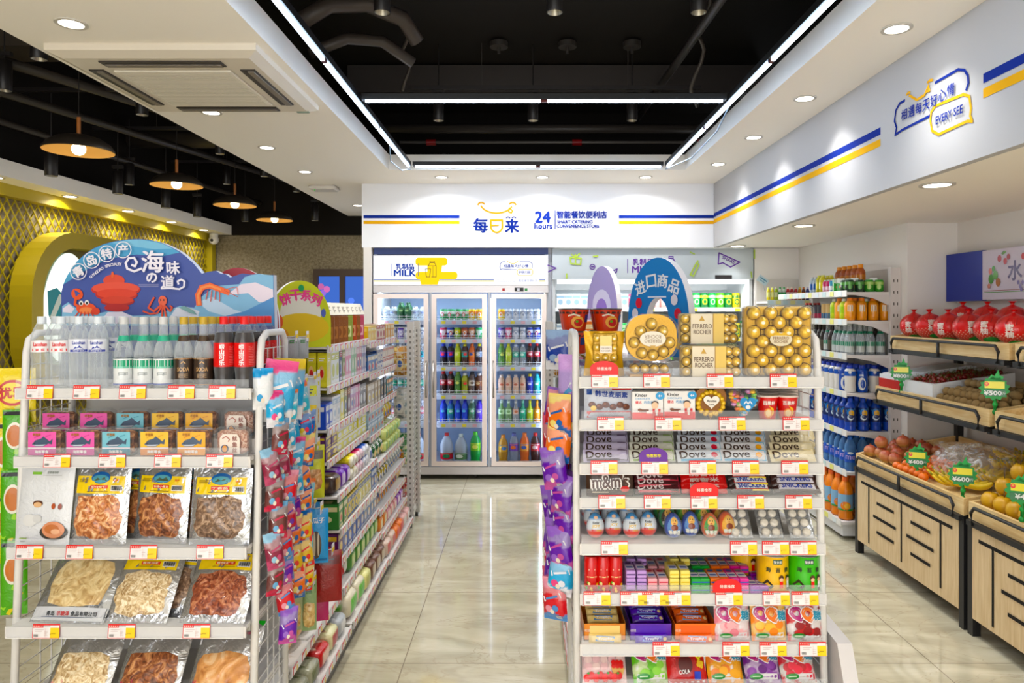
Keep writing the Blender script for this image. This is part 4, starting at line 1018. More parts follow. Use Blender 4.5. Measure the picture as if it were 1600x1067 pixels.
def stick(c1, c2, w_=.029):   # small oblong gum pack lying with its end to the front
    return lambda: box(w_, .085, .022, c1, [('r', 0, .011, w_*.9, .004, c2)], titems=[('r', 0, -.01, w_*.86, .035, 'e8e4f0'), ('r', 0, -.012, w_*.7, .012, '3858a8'), ('e', 0, .022, .009, .009, c2), ('r', 0, .032, w_*.86, .008, c1)], name='gum_pack', b=.002)
def b_redcan(): return can(.0215, .108, 'c81010', [('r', 0, .056, .022, .06, 'b80810'), ('r', 0, .072, .02, .004, 'f0c0b0'), ('r', 0, .05, .03, .003, 'e8d8a0')] + [('e', rnd.uniform(-.022, .022), rnd.uniform(.008, .035), .0035, .0045, c) for c in ('f0c020', '40a030', 'f0c020', 'e87020', 'f0c020', '40a030', 'f4e0a0')], 'd04040', 'candy_can')
def seaweed(c, c2): return lambda: can(.0475, .108, c, [('r', .0, .094, .028, .014, '105040'), ('t', '智多脆', 0, .094, .009, 'f4f4f0', 0, .02, .024), ('t', '海', -.028, .07, .014, '203020', 0, .03), ('t', '苔', 0, .07, .014, '203020', 0, .03), ('t', '脆', .028, .07, .014, '203020', 0, .03),
    ('p', [(-.05, .02), (-.03, .04), (-.012, .022), (-.02, .012)], '3a3820'), ('e', .01, .046, .008, .009, '4a2818'), ('e', .01, .041, .006, .006, 'f0c8a8'), ('r', .01, .026, .010, .02, 'e83828'), ('e', .032, .046, .008, .009, '302018'), ('e', .032, .041, .006, .006, 'f0c8a8'), ('r', .032, .026, .01, .02, 'f4f4f4'), ('r', .032, .012, .008, .01, '282828')], c2, 'seaweed_tin', flat=True)
def wafer(c1, c2, tc, n=4):
    def f():
        root = empty('wafer_display_box'); w_, h, d = .128, .05, .16
        mb = MB(); t = .0015
        mb.b6(-w_/2, w_/2, -d/2, -d/2+t, 0, h, c1, 'gloss'); mb.b6(-w_/2, w_/2, d/2-t, d/2, 0, h, c1, 'gloss'); mb.b6(-w_/2, -w_/2+t, -d/2, d/2, 0, h, c1, 'gloss'); mb.b6(w_/2-t, w_/2, -d/2, d/2, 0, h, c1, 'gloss'); mb.b6(-w_/2, w_/2, -d/2, d/2, 0, t, c1, 'gloss')
        mb.deco(lambda u, v, q: (u, -d/2 - q, v), [('r', 0, .028, w_*.72, .034, c2), ('t', '优冠', -w_*.42, .03, .008, 'f4f0e8', 0, 0)], .001); mb.obj('carton', root)
        for i in range(n):
            o = flatbar(.098, .026, .013, c2, [('p', [(-.03, .006), (.026, .004), (.03, .02), (-.026, .022)], tc), ('t', 'Trophy', 0, .013, .009, 'f4f4ff', .05, .04, .042), ('e', .04, .012, .006, .005, 'f0d8a0')], 'wafer_bar')
            o.location = (0, -d/2 + .02 + i*.035, .02 + i*.006 + (.012 if i else 0)); o.rotation_euler = (R(38 if i else 74), 0, rnd.uniform(-.05, .05))
            if i == 0: o.location = (0, -d/2 - .004, .008)
            o.parent = root; KIDS.setdefault(root.name, []).append(o)
        return root
    return f
def qq(c, fruit, fr2, w_=.108, h=.112):
    it = [('r', 0, h*.16, w_*.8, h*.14, 'f0eef0')]
    for i in range(7): it.append(('e', rnd.uniform(-.035, .035), rnd.uniform(.02, .05), .014, .012, fruit if i % 2 else fr2))
    it += [('t', 'Q', -.028, h*.72, .042, 'f4f0f4', .1, .12, .036), ('t', 'Q', -.028, h*.72, .038, 'b01878', .1, .09, .032), ('t', 'Q', .006, h*.70, .042, 'f4f0f4', -.05, .12, .036), ('t', 'Q', .006, h*.70, .038, 'e88010', -.05, .09, .032), ('t', '糖', .038, h*.68, .03, 'f4f4f4', 0, .1), ('t', '糖', .038, h*.68, .027, '1890b0', 0, .04), ('e', -.024, .018, .02, .008, '2c8c38'), ('r', -.024, .018, .024, .003, 'd8f0d0')]
    return lambda: bag(w_, h, .014, c, it, 'wrap', None, 'candy_bag', cf=blot(c, fruit, fr2, len(fruit) + w_*h*1000, .7))
def b_marsh():
    w_, h = .135, .118; it = [('r', 0, h*.93, w_*.8, .014, 'c82040'), ('t', '棉花糖', 0, h*.93, .010, 'f8f0f0', 0, .02, .045)]
    for i in range(16): it.append(('e', -.048 + (i % 5)*.024, .045 + (i//5)*.019, .0115, .0105, 'f8dcd8' if i % 2 else 'f0c8cc'))
    it += [('p', [(.02, .04), (.062, .04), (.055, .02), (.028, .02)], 'd8b070')] + [('e', .028 + (i % 3)*.012, .045 + (i//3)*.009, .007, .0075, 'd82020') for i in range(6)] + [('e', -.055 + i*.014, .012 + .006*(i % 2), .010, .011, 'd01818' if i % 2 else 'e83028') for i in range(8)] + [('e', -.05 + i*.03, .024, .004, .003, '309030') for i in range(4)] + [('e', -.04, .095, .018, .009, '40a040')]
    return bag(w_, h, .014, 'f0d4d4', it, 'wrap', None, 'candy_bag')
def b_colaqq():
    w_, h = .12, .112; it = []
    for i in range(7): it.append(('p', [(-.058 + i*.017, .002), (-.05 + i*.017, .002), (-.034 + i*.017, .108), (-.042 + i*.017, .108)], 'e8e0e0'))
    it += [('e', -.005, .05, .03, .034, 'a01420'), ('e', -.005, .05, .022, .026, '501014'), ('t', 'COLA', -.01, .03, .011, 'f4f0f0', .1, .03, .034)] + [('t', ch, .032 + i*.004, .096 - i*.022, .02, ['e8c020', 'e8e020', 'f0c828'][i], -.3, .06) for i, ch in enumerate('QQ糖')] + [('r', .03, .02, .02, .022, '3048b8')]
    return bag(w_, h, .014, 'c02030', it, 'wrap', None, 'candy_bag')
def noodle(c='d8501c'):
    root = empty('noodle_cup')
    fn = lambda u, v, q: ((.044 + v*.16 + q)*math.sin(u/.05), -(.044 + v*.16 + q)*math.cos(u/.05), v)
    mb = MB(); mb.lathe([(.042, 0), (.044, .006), (.058, .085)], 24, c, 'gloss'); mb.deco(fn, [('r', 0, .072, .3, .008, '3a2420'), ('e', -.005, .035, .026, .024, 'f0b060'), ('e', -.002, .033, .018, .015, 'c83a18'), ('e', -.008, .038, .006, .005, '60a030'), ('r', .035, .05, .02, .03, '2a3c78'), ('l', [(-.04, .06), (-.02, .066), (0, .06)], .006, 'f4e8d0')], .001); mb.obj('cup', root)
    mb = MB(); mb.lathe([(.061, .084), (.061, .088), (.058, .089)], 24, '3a2c28', 'gloss'); mb.deco(lambda u, v, q: (u, v, .089 + q), [('e', 0, 0, .05, .05, 'c84420'), ('e', .01, 0, .025, .025, 'e8a050')], .001); mb.obj('lid', root)
    return root
# ---- price tag mesh shared by every tag
def tagmesh():
    mb = MB(); w_, h = .081, .041
    mb.b6(-w_/2, w_/2, 0, .0012, 0, h, 'e23a2e'); fn = lambda u, v, q: (u, -q, v)
    mb.deco(fn, [('r', .0005, .0195, w_-.003, h-.005, 'f8f4f4'), ('r', -.024, .0355, .032, .0095, 'e02a20'), ('r', .0265, .016, .027, .029, 'fcd808')] + [('r', -.036 + i*.006, .0355, .003, .004, 'ffd8d0') for i in range(5)] + bars(.0, .036, .03, 1, '808890') + bars(-.018, .026, .03, 2, 'c09898', .0008, .005) + [('r', -.034 + i*.002, .009, .001, .007, '303030') for i in range(7)] + [('r', .0, .018, .0006, .026, 'e8b0a8'), ('r', .025, .015, .012, .0016, 'b09010'), ('r', .016, .013, .002, .004, 'b09010')] + bars(.003, .02, .012, 3, 'c0a0a0', .0008, .005), .0004, .0002)
    return mb.mesh('price_tag')
TM = tagmesh()
def add_tag(parent, x, y, z, s=1.0, rz=0):
    o = bpy.data.objects.new('price_tag', TM); COL.objects.link(o); o.parent = parent; o.location = (x, y, z); o.scale = (s, s, s); o.rotation_euler = (R(-6), 0, rz)
    KIDS.setdefault(parent.name, []).append(o); return o
def promo(parent, x, y, z, c='e03028', c2='f8e8e0'):
    mb = MB(); mb.prism([(-.043, 0)] + [(.043*math.cos(PI - PI*i/14), .018 + .024*math.sin(PI*i/14)) for i in range(15)] + [(.043, 0)], 0, .001, c)
    mb.deco(lambda u, v, q: (u, -q, v), [('t', '特惠推荐', 0, .018, .010, c2, 0, .02, .044)], .0008); o = mb.obj('promotion_card', parent); o.location = (x, y, z); return o
# ================================================================ display racks at the aisle ends
def part(mb, name, root, parent=None):
    """mesh written in world coordinates, hung under root (or under a part of it)"""
    o = mb.obj(name, parent if parent is not None else root)
    if parent is None: o.location = -Vector(root.location)
    return o
def grid_panel(mb, x, ya, yb, z0, z1, step=.05, r=.0016, col='eceae8', plane='x', lean=0):
    n = int((z1 - z0) / step)
    for i in range(n + 1):
        z = z0 + (z1-z0)*i/n
        l = lean * (1 - z / 1.54)
        mb.tube([(x, ya - l, z), (x, yb, z)] if plane == 'x' else [(ya, x, z), (yb, x, z)], r, col, 'paint', 4)
    m = max(1, int((yb - ya) / step))
    for i in range(1, m):
        y = ya + (yb-ya)*i/m
        mb.tube([(x, y, z0), (x, y, z1)] if plane == 'x' else [(y, x, z0), (y, x, z1)], r, col, 'paint', 4)
def endrack(x0, x1, levels, lab):
    root = empty('display_rack', ((x0+x1)/2, 2.3, 0))
    WH = 'f0eeec'
    for x in (x0 - .012, x1 + .012):
        mb = MB(); yf, yb, zt = 2.19, 2.41, 1.53; ln_ = .075
        pts = [(x, yf - ln_, .02), (x, yf - .0, zt - .06), (x, yf + .012, zt - .02), (x, yf + .05, zt), (x, yb - .03, zt), (x, yb, zt - .03), (x, yb, .02)]
        mb.tube(pts, .0115, WH, 'paint', 8)
        fr = part(mb, 'side_frame', root)
        mb = MB(); grid_panel(mb, x, yf + .01, yb, .06, zt - .05, .048, .002, WH, lean=ln_); mb.obj('wire_grid', fr)
    mb = MB(); mb.b6(x0, x1, 2.47, 2.485, .04, 1.40, 'e8e6e4'); 
    part(mb, 'back_panel', root)
    for i, (z, Yf) in enumerate(levels):
        mb = MB(); mb.b6(x0, x1, Yf + .003, 2.47, z - .012, z, 'f2f0ee'); mb.b6(x0 - .006, x1 + .006, Yf, Yf + .006, z - .03, z + .004, 'e2dedb'); mb.b6(x0, x1, Yf + .05, 2.46, z - .03, z - .012, 'c8c6c4')
        s_ = part(mb, 'shelf', root)
        mb = MB(); mb.b6(x0, x1, Yf - .0035, Yf - .0015, z - .026, z + .032, mat='acrylic'); mb.b6(x0, x1, Yf - .006, Yf - .0005, z - .0285, z - .026, 'f4f2f0'); mb.obj('price_strip', s_)
        s_['z'] = z
        SH[(lab[:4], i)] = s_
    mb = MB(); mb.b6(x0, x1, levels[-1][1] + .02, 2.47, .03, .28, 'e4e2e0'); part(mb, 'base_box', root)
    tag(root, lab, 'shelf rack'); return root
SH = {}
RL = [(1.395, 2.125), (1.265, 2.125), (1.1325, 2.12), (1.028, 2.12), (.892, 2.11), (.742, 2.105), (.592, 2.1), (.464, 2.095)]
LL = [(1.36, 2.13), (1.152, 2.125), (.885, 2.095), (.65, 2.09), (.405, 2.085)]
RR = endrack(.172, .905, RL, 'right hand white wire display rack full of chocolate and candy at the aisle end')
LR = endrack(-1.552, -.842, LL, 'left hand white wire display rack of bottles and dried seafood at aisle end')
def tags(side, i, pxs, promos=()):
    s_ = SH[(side, i)]; z, Yf = (RL if side == 'righ' else LL)[i]
    for p in pxs: add_tag(s_, X(p, Yf - .006), Yf - .0085, z - .0265)
    for p, c, c2 in promos: promo(s_, X(p, Yf - .006), Yf - .0075, z + .012, c, c2)
tags('righ', 0, (945, 1026, 1125, 1224), ((944, 'e03028', 'f8e8e0'),))
tags('righ', 1, (954, 1044, 1144, 1244))
tags('righ', 2, (944, 1023, 1098, 1165, 1242), ((1021, '6a3a98', 'f0e040'),))
tags('righ', 3, (956, 1027, 1100, 1173, 1248), ((1100, 'e03028', 'f8e8e0'),))
tags('righ', 4, (960, 1162, 1212, 1255))
tags('righ', 5, (933, 990, 1024, 1058, 1139, 1213, 1258), ((1136, 'e03028', 'f8e8e0'),))
tags('righ', 6, (1041, 1150, 1208, 1270))
tags('righ', 7, (949, 1027, 1077, 1126, 1192, 1256))
tags('left', 0, (62, 135, 207, 283, 347)); tags('left', 1, (89, 175, 262, 343)); tags('left', 2, (46, 124, 224, 328)); tags('left', 3, (72, 190, 307))

def put(side, i, px, key, build, label, cat, group=None, d=.0, back=0, up=0, rz=0, rx=0, sc=None, dx=0):
    z, Yf = (RL if side == 'r' else LL)[i]
    Y_ = Yf + .012 + d/2 + back
    return place(key, build, (X(px, Yf + .012 + back) + dx if back < .2 else X(px, Y_), Y_, z + up + .0005), label, cat, group, rz=rz, rx=rx, sc=sc)
rowname = lambda k: ['', 'second row', 'third row', 'fourth row'][k]
# --- left rack: bottles
TL = 'top shelf of the left rack'
cols5 = [(63, 'b_wr', b_water_red, 'clear water bottle with red lettering on its label'), (93, 'b_wr', b_water_red, 'clear water bottle with red lettering on its label'), (122, 'b_wb', b_water_blue, 'clear water bottle with blue mountain label'), (152, 'b_wb', b_water_blue, 'clear water bottle with blue mountain label')]
sod = [(192, 'b_sg', b_soda_green, 'glass-clear soda bottle with green band label'), (223, 'b_sg', b_soda_green, 'glass-clear soda bottle with green band label'), (254, 'b_sg', b_soda_green, 'glass-clear soda bottle with green band label'), (286, 'b_sb', b_soda_brown, 'clear soda bottle with brown label and gold cap'), (317, 'b_sb', b_soda_brown, 'clear soda bottle with brown label and gold cap'), (349, 'b_co', b_cola, 'dark cola bottle with red label and red cap'), (381, 'b_co', b_cola, 'dark cola bottle with red label and red cap')]
cnt = {}
for row in range(4):
    for px, key, bf, nm in (cols5 if True else []) + sod:
        if key == 'b_wb' and px == 180 and row == 0: continue
        if key in ('b_wr', 'b_wb') and row == 3: continue
        if px == 254 and row == 3: pass
        r_ = .064 if key in ('b_wr', 'b_wb', 'b_co') else .0615
        if px == 180: xo = X(182, 2.17) - .01
        n = cnt[(key, row)] = cnt.get((key, row), 0) + 1
        x = X(px, 2.17); Y_ = 2.13 + .014 + .032 + row*r_
        if px == 180: x = X(176, 2.17); Y_ += .012
        w_ = ['front row', 'second row', 'third row', 'back row'][row]
        tot = {'b_wr': ['left', 'right'], 'b_wb': ['left', 'right'], 'b_sg': ['leftmost', 'middle', 'rightmost'], 'b_sb': ['left', 'right'], 'b_co': ['left', 'right']}[key][n-1]
        place(key, bf, (x, Y_, 1.3605), f'{nm}, {tot} in the {w_}', 'bottle', {'b_wr': 'red labelled waters', 'b_wb': 'blue labelled waters', 'b_sg': 'green band sodas', 'b_sb': 'brown label sodas', 'b_co': 'colas on the left rack'}[key], rz=math.atan2(-x, Y_)*.8 + rnd.uniform(-.12, .12))
# --- fish tubs: a low row in front and a raised row behind
kinds = [('pink', 'tub_p', tubbox('f078b8', 'c84890', 'c83898')), ('pink', 'tub_p', None), ('blue', 'tub_b', tubbox('8cc8d8', '4890a8', '2888a0')), ('yellow', 'tub_y', tubbox('f4c860', 'd89830', 'd88c10')), ('orange', 'tub_o', tubbox('f0b850', 'd07820', 'e8a018')), ('squid', 'tub_s', tubbox('squid', '', ''))]
for row in range(2):
    seen = {}
    for i, (c, key, bf) in enumerate(kinds):
        px = ([64, 124, 180, 240, 298, 358] if row == 0 else [86, 145, 202, 257, 310, 368])[i]
        d0 = {'pink': 'pink label fish snack tub', 'blue': 'light blue label fish snack tub', 'yellow': 'yellow label fish snack tub', 'orange': 'orange label fish snack tub', 'squid': 'squid shred tub with cream label'}[c]
        seen[c] = seen.get(c, 0) + 1
        if c == 'pink': d0 += ', ' + ['left one', 'right one'][seen[c]-1]
        Y_ = 2.125 + .014 + .03 + row*.085
        place(key, bf, (X(px, Y_ - .03), Y_, 1.1525 + .0 + (.045 if row else 0)), d0 + (', lower front row of left rack' if row == 0 else ', raised back row of left rack'), 'snack tub', 'fish snack tubs', sc=(1.1, 1.1, 1.12))
mb = MB(); mb.b6(-1.54, -.85, 2.2, 2.3, 1.1525, 1.197, 'dcd8d4'); tag(mb.obj('riser_block'), 'low white riser under the back row of fish snack tubs', 'riser')
# --- seafood bags
def lean(side, i, px, key, bf, label, back=.0, up=0, rx=-10, rz=0, sc=None, group='seafood bags', cat='snack bag'):
    z, Yf = (LL if side == 'l' else RL)[i]
    Y_ = Yf + .03 + back
    return place(key, bf, (X(px, Y_), Y_, z + .002 + up), label, cat, group, rz=R(rz), rx=R(rx), sc=sc)
lean('l', 2, 65, 'wb', b_whitebag, 'plain white pouch with small food photos at left of the third shelf', rz=-3, rx=-8)
lean('l', 2, 152, 'sf1', seafood('food_shrimp', '即食虾仁', .178, .235), 'silver bag of orange shrimps under yellow header, beside the white pouch', rz=-3, rx=-8)
lean('l', 2, 212, 'sf1b', seafood('food_brown', '海鲜', .178, .235), 'silver bag half hidden behind the orange shrimp bag, third shelf', back=.05, rz=-6, rx=-8)
lean('l', 2, 249, 'sf2', seafood('food_brown', '香辣小黄鱼', .178, .23), 'silver bag of dark brown fish under yellow header, third shelf middle', back=.02, rz=-8, rx=-8)
lean('l', 2, 342, 'sf3', seafood('food_dark', '丁香鱼', .186, .23), 'silver bag of small grey brown fish, right end of third shelf', rz=-2, rx=-8)
lean('l', 2, 300, 'sf2', None, 'silver bag of brown fish behind the two right hand bags, third shelf', back=.07, rz=-5, rx=-8)
lean('l', 3, 103, 'sh', b_sheetfish, 'wide silver bag of pale flattened fish at left of the fourth shelf', rz=-4, rx=-40, sc=1.18)
lean('l', 3, 209, 'sf4', seafood('food_pale', '香辣海蛎', .2, .235), 'silver bag of tan shellfish chips, middle of the fourth shelf', rz=-2, rx=-37)
lean('l', 3, 245, 'sf4b', seafood('food_dark', '海鲜', .2, .235), 'silver bag behind the tan shellfish chips, fourth shelf', back=.05, rz=-8, rx=-37)
lean('l', 3, 330, 'sf5', seafood('food_red', '香辣虾干', .205, .235), 'silver bag of reddish dried prawns, right end of the fourth shelf', rz=-3, rx=-37)
lean('l', 4, 112, 's5a', seafood2('food_pale', 'c0149c', '鱼丝'), 'silver bag with magenta corner and pale fish shreds, lowest visible shelf', rz=-3, rx=-36, sc=1.2)
lean('l', 4, 222, 's5b', seafood2('food_brown', 'd8901c', '鱼'), 'silver bag with orange corner and dark brown fish, lowest visible shelf', rz=-2, rx=-36, sc=1.2)
lean('l', 4, 336, 's5c', seafood2('food_orange', '18a030', '手撕'), 'silver bag with green corner and orange fish sheets, lowest visible shelf', rz=-3, rx=-36, sc=1.2)

# --- right rack
lean('r', 0, 944, 'gp', b_goldpouch, 'shiny gold gathered pouch of round chocolates on the top shelf', cat='chocolate', group=None, rx=0, back=.03)
put('r', 0, 1017, 't8', b_t8, 'flat clear box of round chocolates under the upside down one', 'chocolate', d=.12)
put('r', 0, 1020, 'dia', b_diamond, 'rounded diamond box of gold chocolates with upside down label', 'chocolate', d=.05, up=.047)
for k in range(3):
    put('r', 0, 1111, 't16', b_t16, ['oblong gold chocolate box at the front of the top shelf stack', 'oblong gold chocolate box second behind the front one', 'oblong gold chocolate box against the rack back, lower tier'][k], 'chocolate', 'oblong gold chocolate boxes', d=.045, back=k*.05)
for k in range(4):
    put('r', 0, 1108 + 0, 't16', b_t16, ['oblong gold chocolate box raised on the second tier, nearest', 'oblong gold chocolate box on the second tier, behind the nearest', 'oblong gold chocolate box on the second tier, third back', 'oblong gold chocolate box on the second tier, rearmost'][k], 'chocolate', 'oblong gold chocolate boxes', d=.045, back=.06 + k*.05 + .0, up=.1) if k < 2 else None
B24 = lambda: b_t24(False)
put('r', 0, 1220, 't24', b_t24, 'large square clear box of gold foil chocolates, frontmost at top right', 'chocolate', 'large square chocolate boxes', d=.05)
for k in range(1, 5): put('r', 0, 1220 - (3 if k else 0), 't24b', B24, ['', 'large square chocolate box directly behind the frontmost', 'large square chocolate box third from the front', 'large square chocolate box fourth from the front', 'large square chocolate box rearmost of the row'][k], 'chocolate', 'large square chocolate boxes', d=.05, back=k*.056)
lean('r', 1, 951, 'kr', b_krbag, 'silver bag of malt balls with blue Chinese lettering', rx=-4, cat='candy bag', group='malt ball bags')
for k in (1, 2): lean('r', 1, 951, 'kr', None, ['', 'malt ball bag just behind the front one', 'malt ball bag third from the front'][k], rx=-4, back=.035*k, up=.006*k, cat='candy bag', group='malt ball bags')
for px, nm in ((1012, 'left'), (1062, 'right')):
    for k in range(4): put('r', 1, px, 'ki', b_kinder, f"white and red chocolate box with boy's face, {nm} stack, {['front', 'second', 'third', 'fourth'][k]}", 'chocolate box', 'white and red chocolate boxes', d=.024, back=k*.03, up=0 if nm == 'left' else .002)
for k in range(4): put('r', 1, 1111, 'gh', b_goldheart, ['gold heart box of chocolates, frontmost', 'gold heart box second behind the front', 'gold heart box third behind the front', 'gold heart box rearmost'][k], 'heart box', 'gold heart boxes', d=.044, back=k*.048)
for k in range(3): put('r', 1, 1163, 'ch', b_candyheart, ['clear heart box of coloured jelly beans, frontmost', 'clear jelly bean heart box second behind', 'clear jelly bean heart box rearmost'][k], 'heart box', 'jelly bean heart boxes', d=.044, back=k*.05)
for px, nm in ((1205, 'left'), (1236, 'right')):
    for k in range(3): put('r', 1, px, 'cup', b_cup, f"red and yellow fruit cup with white lid, {nm} column, {['front', 'middle', 'rear'][k]}", 'snack cup', 'red fruit cups', d=.07, back=k*.075)
DV = [(948, 'dv1', dove('c4bcd4', '3c2040'), 'purple and silver chocolate bar'), (1021, 'dv2', dove('dcdcd0', '7c9c40'), 'green and silver chocolate bar'), (1096, 'dv3', dove('dce0e8', '70b8dc', sub='c83048'), 'light blue and red chocolate bar'), (1166, 'dv4', dove('e4e4e8', '70b4d8', sub='e8a828'), 'light blue and yellow chocolate bar'), (1243, 'dv5', dove('ece0c0', 'e0cfa0'), 'cream coloured chocolate bar')]
def fan(i, px, key, bf, nm, n, grp, dy=.048, dz=.02, rx=32, z0=.02, y0=.02, cat='chocolate bar', where='dove row', sc=1, w_=.14):
    z, Yf = RL[i]
    for k in range(n):
        Y_ = Yf + y0 + k*dy
        pos = ['front', 'second', 'third', 'fourth', 'fifth'][k]
        place(key, bf, (X(px, Y_ - .02 if k < 2 else Y_ - .02), Y_ + .01, z + z0 + k*dz), f'{nm}, {pos} in its stack', cat, grp, rx=R(rx), rz=rnd.uniform(-.05, .05), sc=sc)
for px, key, bf, nm in DV: fan(2, px, key, bf, nm, 4, 'brown lettered bars on the third shelf', rx=50, dy=.05, dz=.014)
lean('r', 3, 953, 'mm', b_mm, 'brown candy bag with white lettering, front one', rx=-12, cat='candy bag', group='brown candy bags')
lean('r', 3, 956, 'mm', None, 'brown candy bag leaning behind the front one', rx=-14, back=.05, up=.012, cat='candy bag', group='brown candy bags')
def stack(i, px, key, bf, nm, n, grp, dz=.0145, rx=44, cat='chocolate bar', y0=.05):
    z, Yf = RL[i]
    for k in range(n):
        place(key, bf, (X(px, Yf + y0) + rnd.uniform(-.002, .002), Yf + y0 + k*.012, z + .021 + k*dz), f"{nm}, {['bottom', 'second from bottom', 'third from bottom', 'fourth from bottom', 'topmost'][min(k, 4) if k < n-1 else 4]} of its pile", cat, grp, rx=R(rx), rz=rnd.uniform(-.03, .03))
DK = dove('4a1c20', 'c84858', tc='f0e4e4')
stack(3, 1027, 'dvd', DK, 'dark red chocolate bar', 5, 'dark red bars')
stack(3, 1100, 'crp', snick('d02828', '脆香米', 'f8f0e8', 'e04040', .14), 'bright red crispy chocolate bar', 5, 'bright red bars')
stack(3, 1172, 'sny', snick('2c1c1c', 'SNICKERS', '2848a8', 'f4f4f4'), 'brown peanut bar with yellow trim', 4, 'peanut bars with yellow trim', dz=.0165)
stack(3, 1243, 'snr', snick('3a201c', 'SNICKERS', '2848a8', 'e8e4ec', .145), 'brown nut bar by the rack edge', 4, 'nut bars by the rack edge', dz=.0165)
# eggs
ZE, YE_ = RL[4]
for row in range(3):
    for k in range(4):
        place('keg', b_kegg, (X([931, 960, 988, 1015][k] - row*2, 2.15) , YE_ + .05 + (k % 2)*.016 + row*.062, ZE + .006 + row*.009), f"blue white and orange egg, {['leftmost', 'second', 'third', 'rightmost'][k]} of the {['front', 'middle', 'rear'][row]} row", 'chocolate egg', 'orange and blue eggs', rx=R(-8), rz=rnd.uniform(-.15, .15), sc=(1.1, 1.1, 1.16))
lc = [('2a50b0', '78a0d8'), ('2c50b0', '78a0d8'), ('e87838', '60a860'), ('e8702c', 'f0b840'), ('2c9848', '503018'), ('2c9848', '80b840'), ('2c9848', '80b840'), ('e86030', 'f0b840')]
lnm = ['blue', 'blue', 'orange and green', 'orange', 'green', 'light green', 'light green', 'red orange']
for row in range(3):
    for k in range(4):
        j = k + 4*(row > 0) if row < 2 else (k + 1) % 4 + 4
        place(f'leg{j}', legg(*lc[j]), (X([1053, 1082, 1111, 1139][k] - row*3, 2.15), YE_ + .05 + (k % 2)*.016 + row*.062, ZE + .006 + row*.009), f"{lnm[j]} lion face egg, {['leftmost', 'second', 'third', 'rightmost'][k]} of the {['front', 'middle', 'rear'][row]} row", 'chocolate egg', 'lion face eggs', rx=R(-8), rz=rnd.uniform(-.15, .15), sc=(1.1, 1.1, 1.16))
for px, nm in ((1166, 'left'), (1214, 'middle'), (1262, 'right')):
    for k in range(3): lean('r', 4, px - 8, 'bl', b_blister, f"silver card of eight white candies, {nm} column, {['front', 'second', 'rear'][k]}", back=k*.03 + .016, up=.004, rx=-38, cat='candy card', group='white candy cards')
# shelf 6
for k in range(6): put('r', 5, [925, 944, 963][k % 3] , 'rc', b_redcan, f"red candy tube can, {['left', 'middle', 'right'][k % 3]} of the {['front', 'rear'][k // 3]} row", 'candy can', 'red candy tube cans', d=.043, back=(k//3)*.05, up=.012*(k//3))
GP = [('gp1', 'c4a0dc', '503070', 'lilac', (986, 1003), 3), ('gp2', 'f0b4bc', 'd03050', 'pink', (1020, 1037), 2), ('gp3', 'f4e488', 'e0c020', 'cream yellow', (1054, 1071), 3), ('gp4', '28a040', '2060b0', 'green', (1088, 1102), 2), ('gp5', 'f08020', '2060b0', 'orange', (1118, 1133), 2), ('gp6', 'e0309c', '2060b0', 'magenta', (1148, 1163), 2), ('gp7', '9838b0', '2060b0', 'purple', (1180, 1194), 1)]
for key, c1, c2, nm, pxs, n in GP:
    for a, px in enumerate(pxs):
        for k in range(n + 1):
            lv = min(k, n - 1); bk_ = 0 if k < n else .09
            put('r', 5, px, key, stick(c1, c2), f"{nm} gum pack, {['left', 'right'][a]} column, {['bottom layer', 'second layer', 'top layer'][lv]}{' rear' if k == n else ''}", 'gum pack', nm + ' gum packs', d=.085, back=bk_, up=.0235*lv + (.004 if k == n else 0), rx=0)
put('r', 5, 1216, 'swy', seaweed('f0c020', 'f4f4f0'), 'yellow seaweed tin with white lid, front one', 'tin', 'yellow seaweed tins', d=.1)
put('r', 5, 1172, 'swy', None, 'yellow seaweed tin behind the gum packs', 'tin', 'yellow seaweed tins', d=.1, back=.11, up=.012)
put('r', 5, 1265, 'swg', seaweed('48b828', 'b8bcb8'), 'green seaweed tin at the right end of the shelf', 'tin', d=.1)
# shelf 7, 8
put('r', 6, 945, 'wf1', wafer('d88838', 'ecd08c', '6890c0'), 'open tan box of cream wrapped wafer bars', 'wafer box', d=.16, up=.002, back=.02)
put('r', 6, 1017, 'wf2', wafer('6038a8', '5a34b0', '90a8e8'), 'open purple box of purple wrapped wafer bars', 'wafer box', d=.16, up=.002, back=.02)
put('r', 6, 1087, 'wf3', wafer('f08020', 'e8702c', '90b0e0'), 'open orange box of orange wrapped wafer bars', 'wafer box', d=.16, up=.002, back=.02)
lean('r', 6, 1145, 'q1', qq('e8dce0', 'e8909c', 'f0b8bc'), 'pale pink gummy bag with peaches, seventh shelf', rx=-10, rz=4, cat='candy bag', group='gummy bags')
lean('r', 6, 1202, 'q2', qq('f0c888', 'f09020', 'f8c060'), 'orange gummy bag with orange slices, seventh shelf', rx=-10, rz=3, cat='candy bag', group='gummy bags')
lean('r', 6, 1258, 'q3', qq('e0d8d8', 'c02838', '901828'), 'dark red gummy bag with strawberries, seventh shelf', rx=-10, rz=4, cat='candy bag', group='gummy bags')
lean('r', 7, 945, 'ms', b_marsh, 'marshmallow bag with strawberries, left end of the eighth shelf', rx=-38, cat='candy bag', group='gummy bags')
lean('r', 7, 1018, 'q4', qq('c8dca8', '68b830', '90d058'), 'green apple gummy bag, eighth shelf', rx=-33, rz=4, cat='candy bag', group='gummy bags')
lean('r', 7, 1075, 'q5', b_colaqq, 'red and white striped cola gummy bag, eighth shelf', rx=-33, cat='candy bag', group='gummy bags')
lean('r', 7, 1135, 'q6', qq('e8a840', 'e88818', 'f0b040'), 'golden gummy bag, eighth shelf', rx=-33, rz=2, cat='candy bag', group='gummy bags')
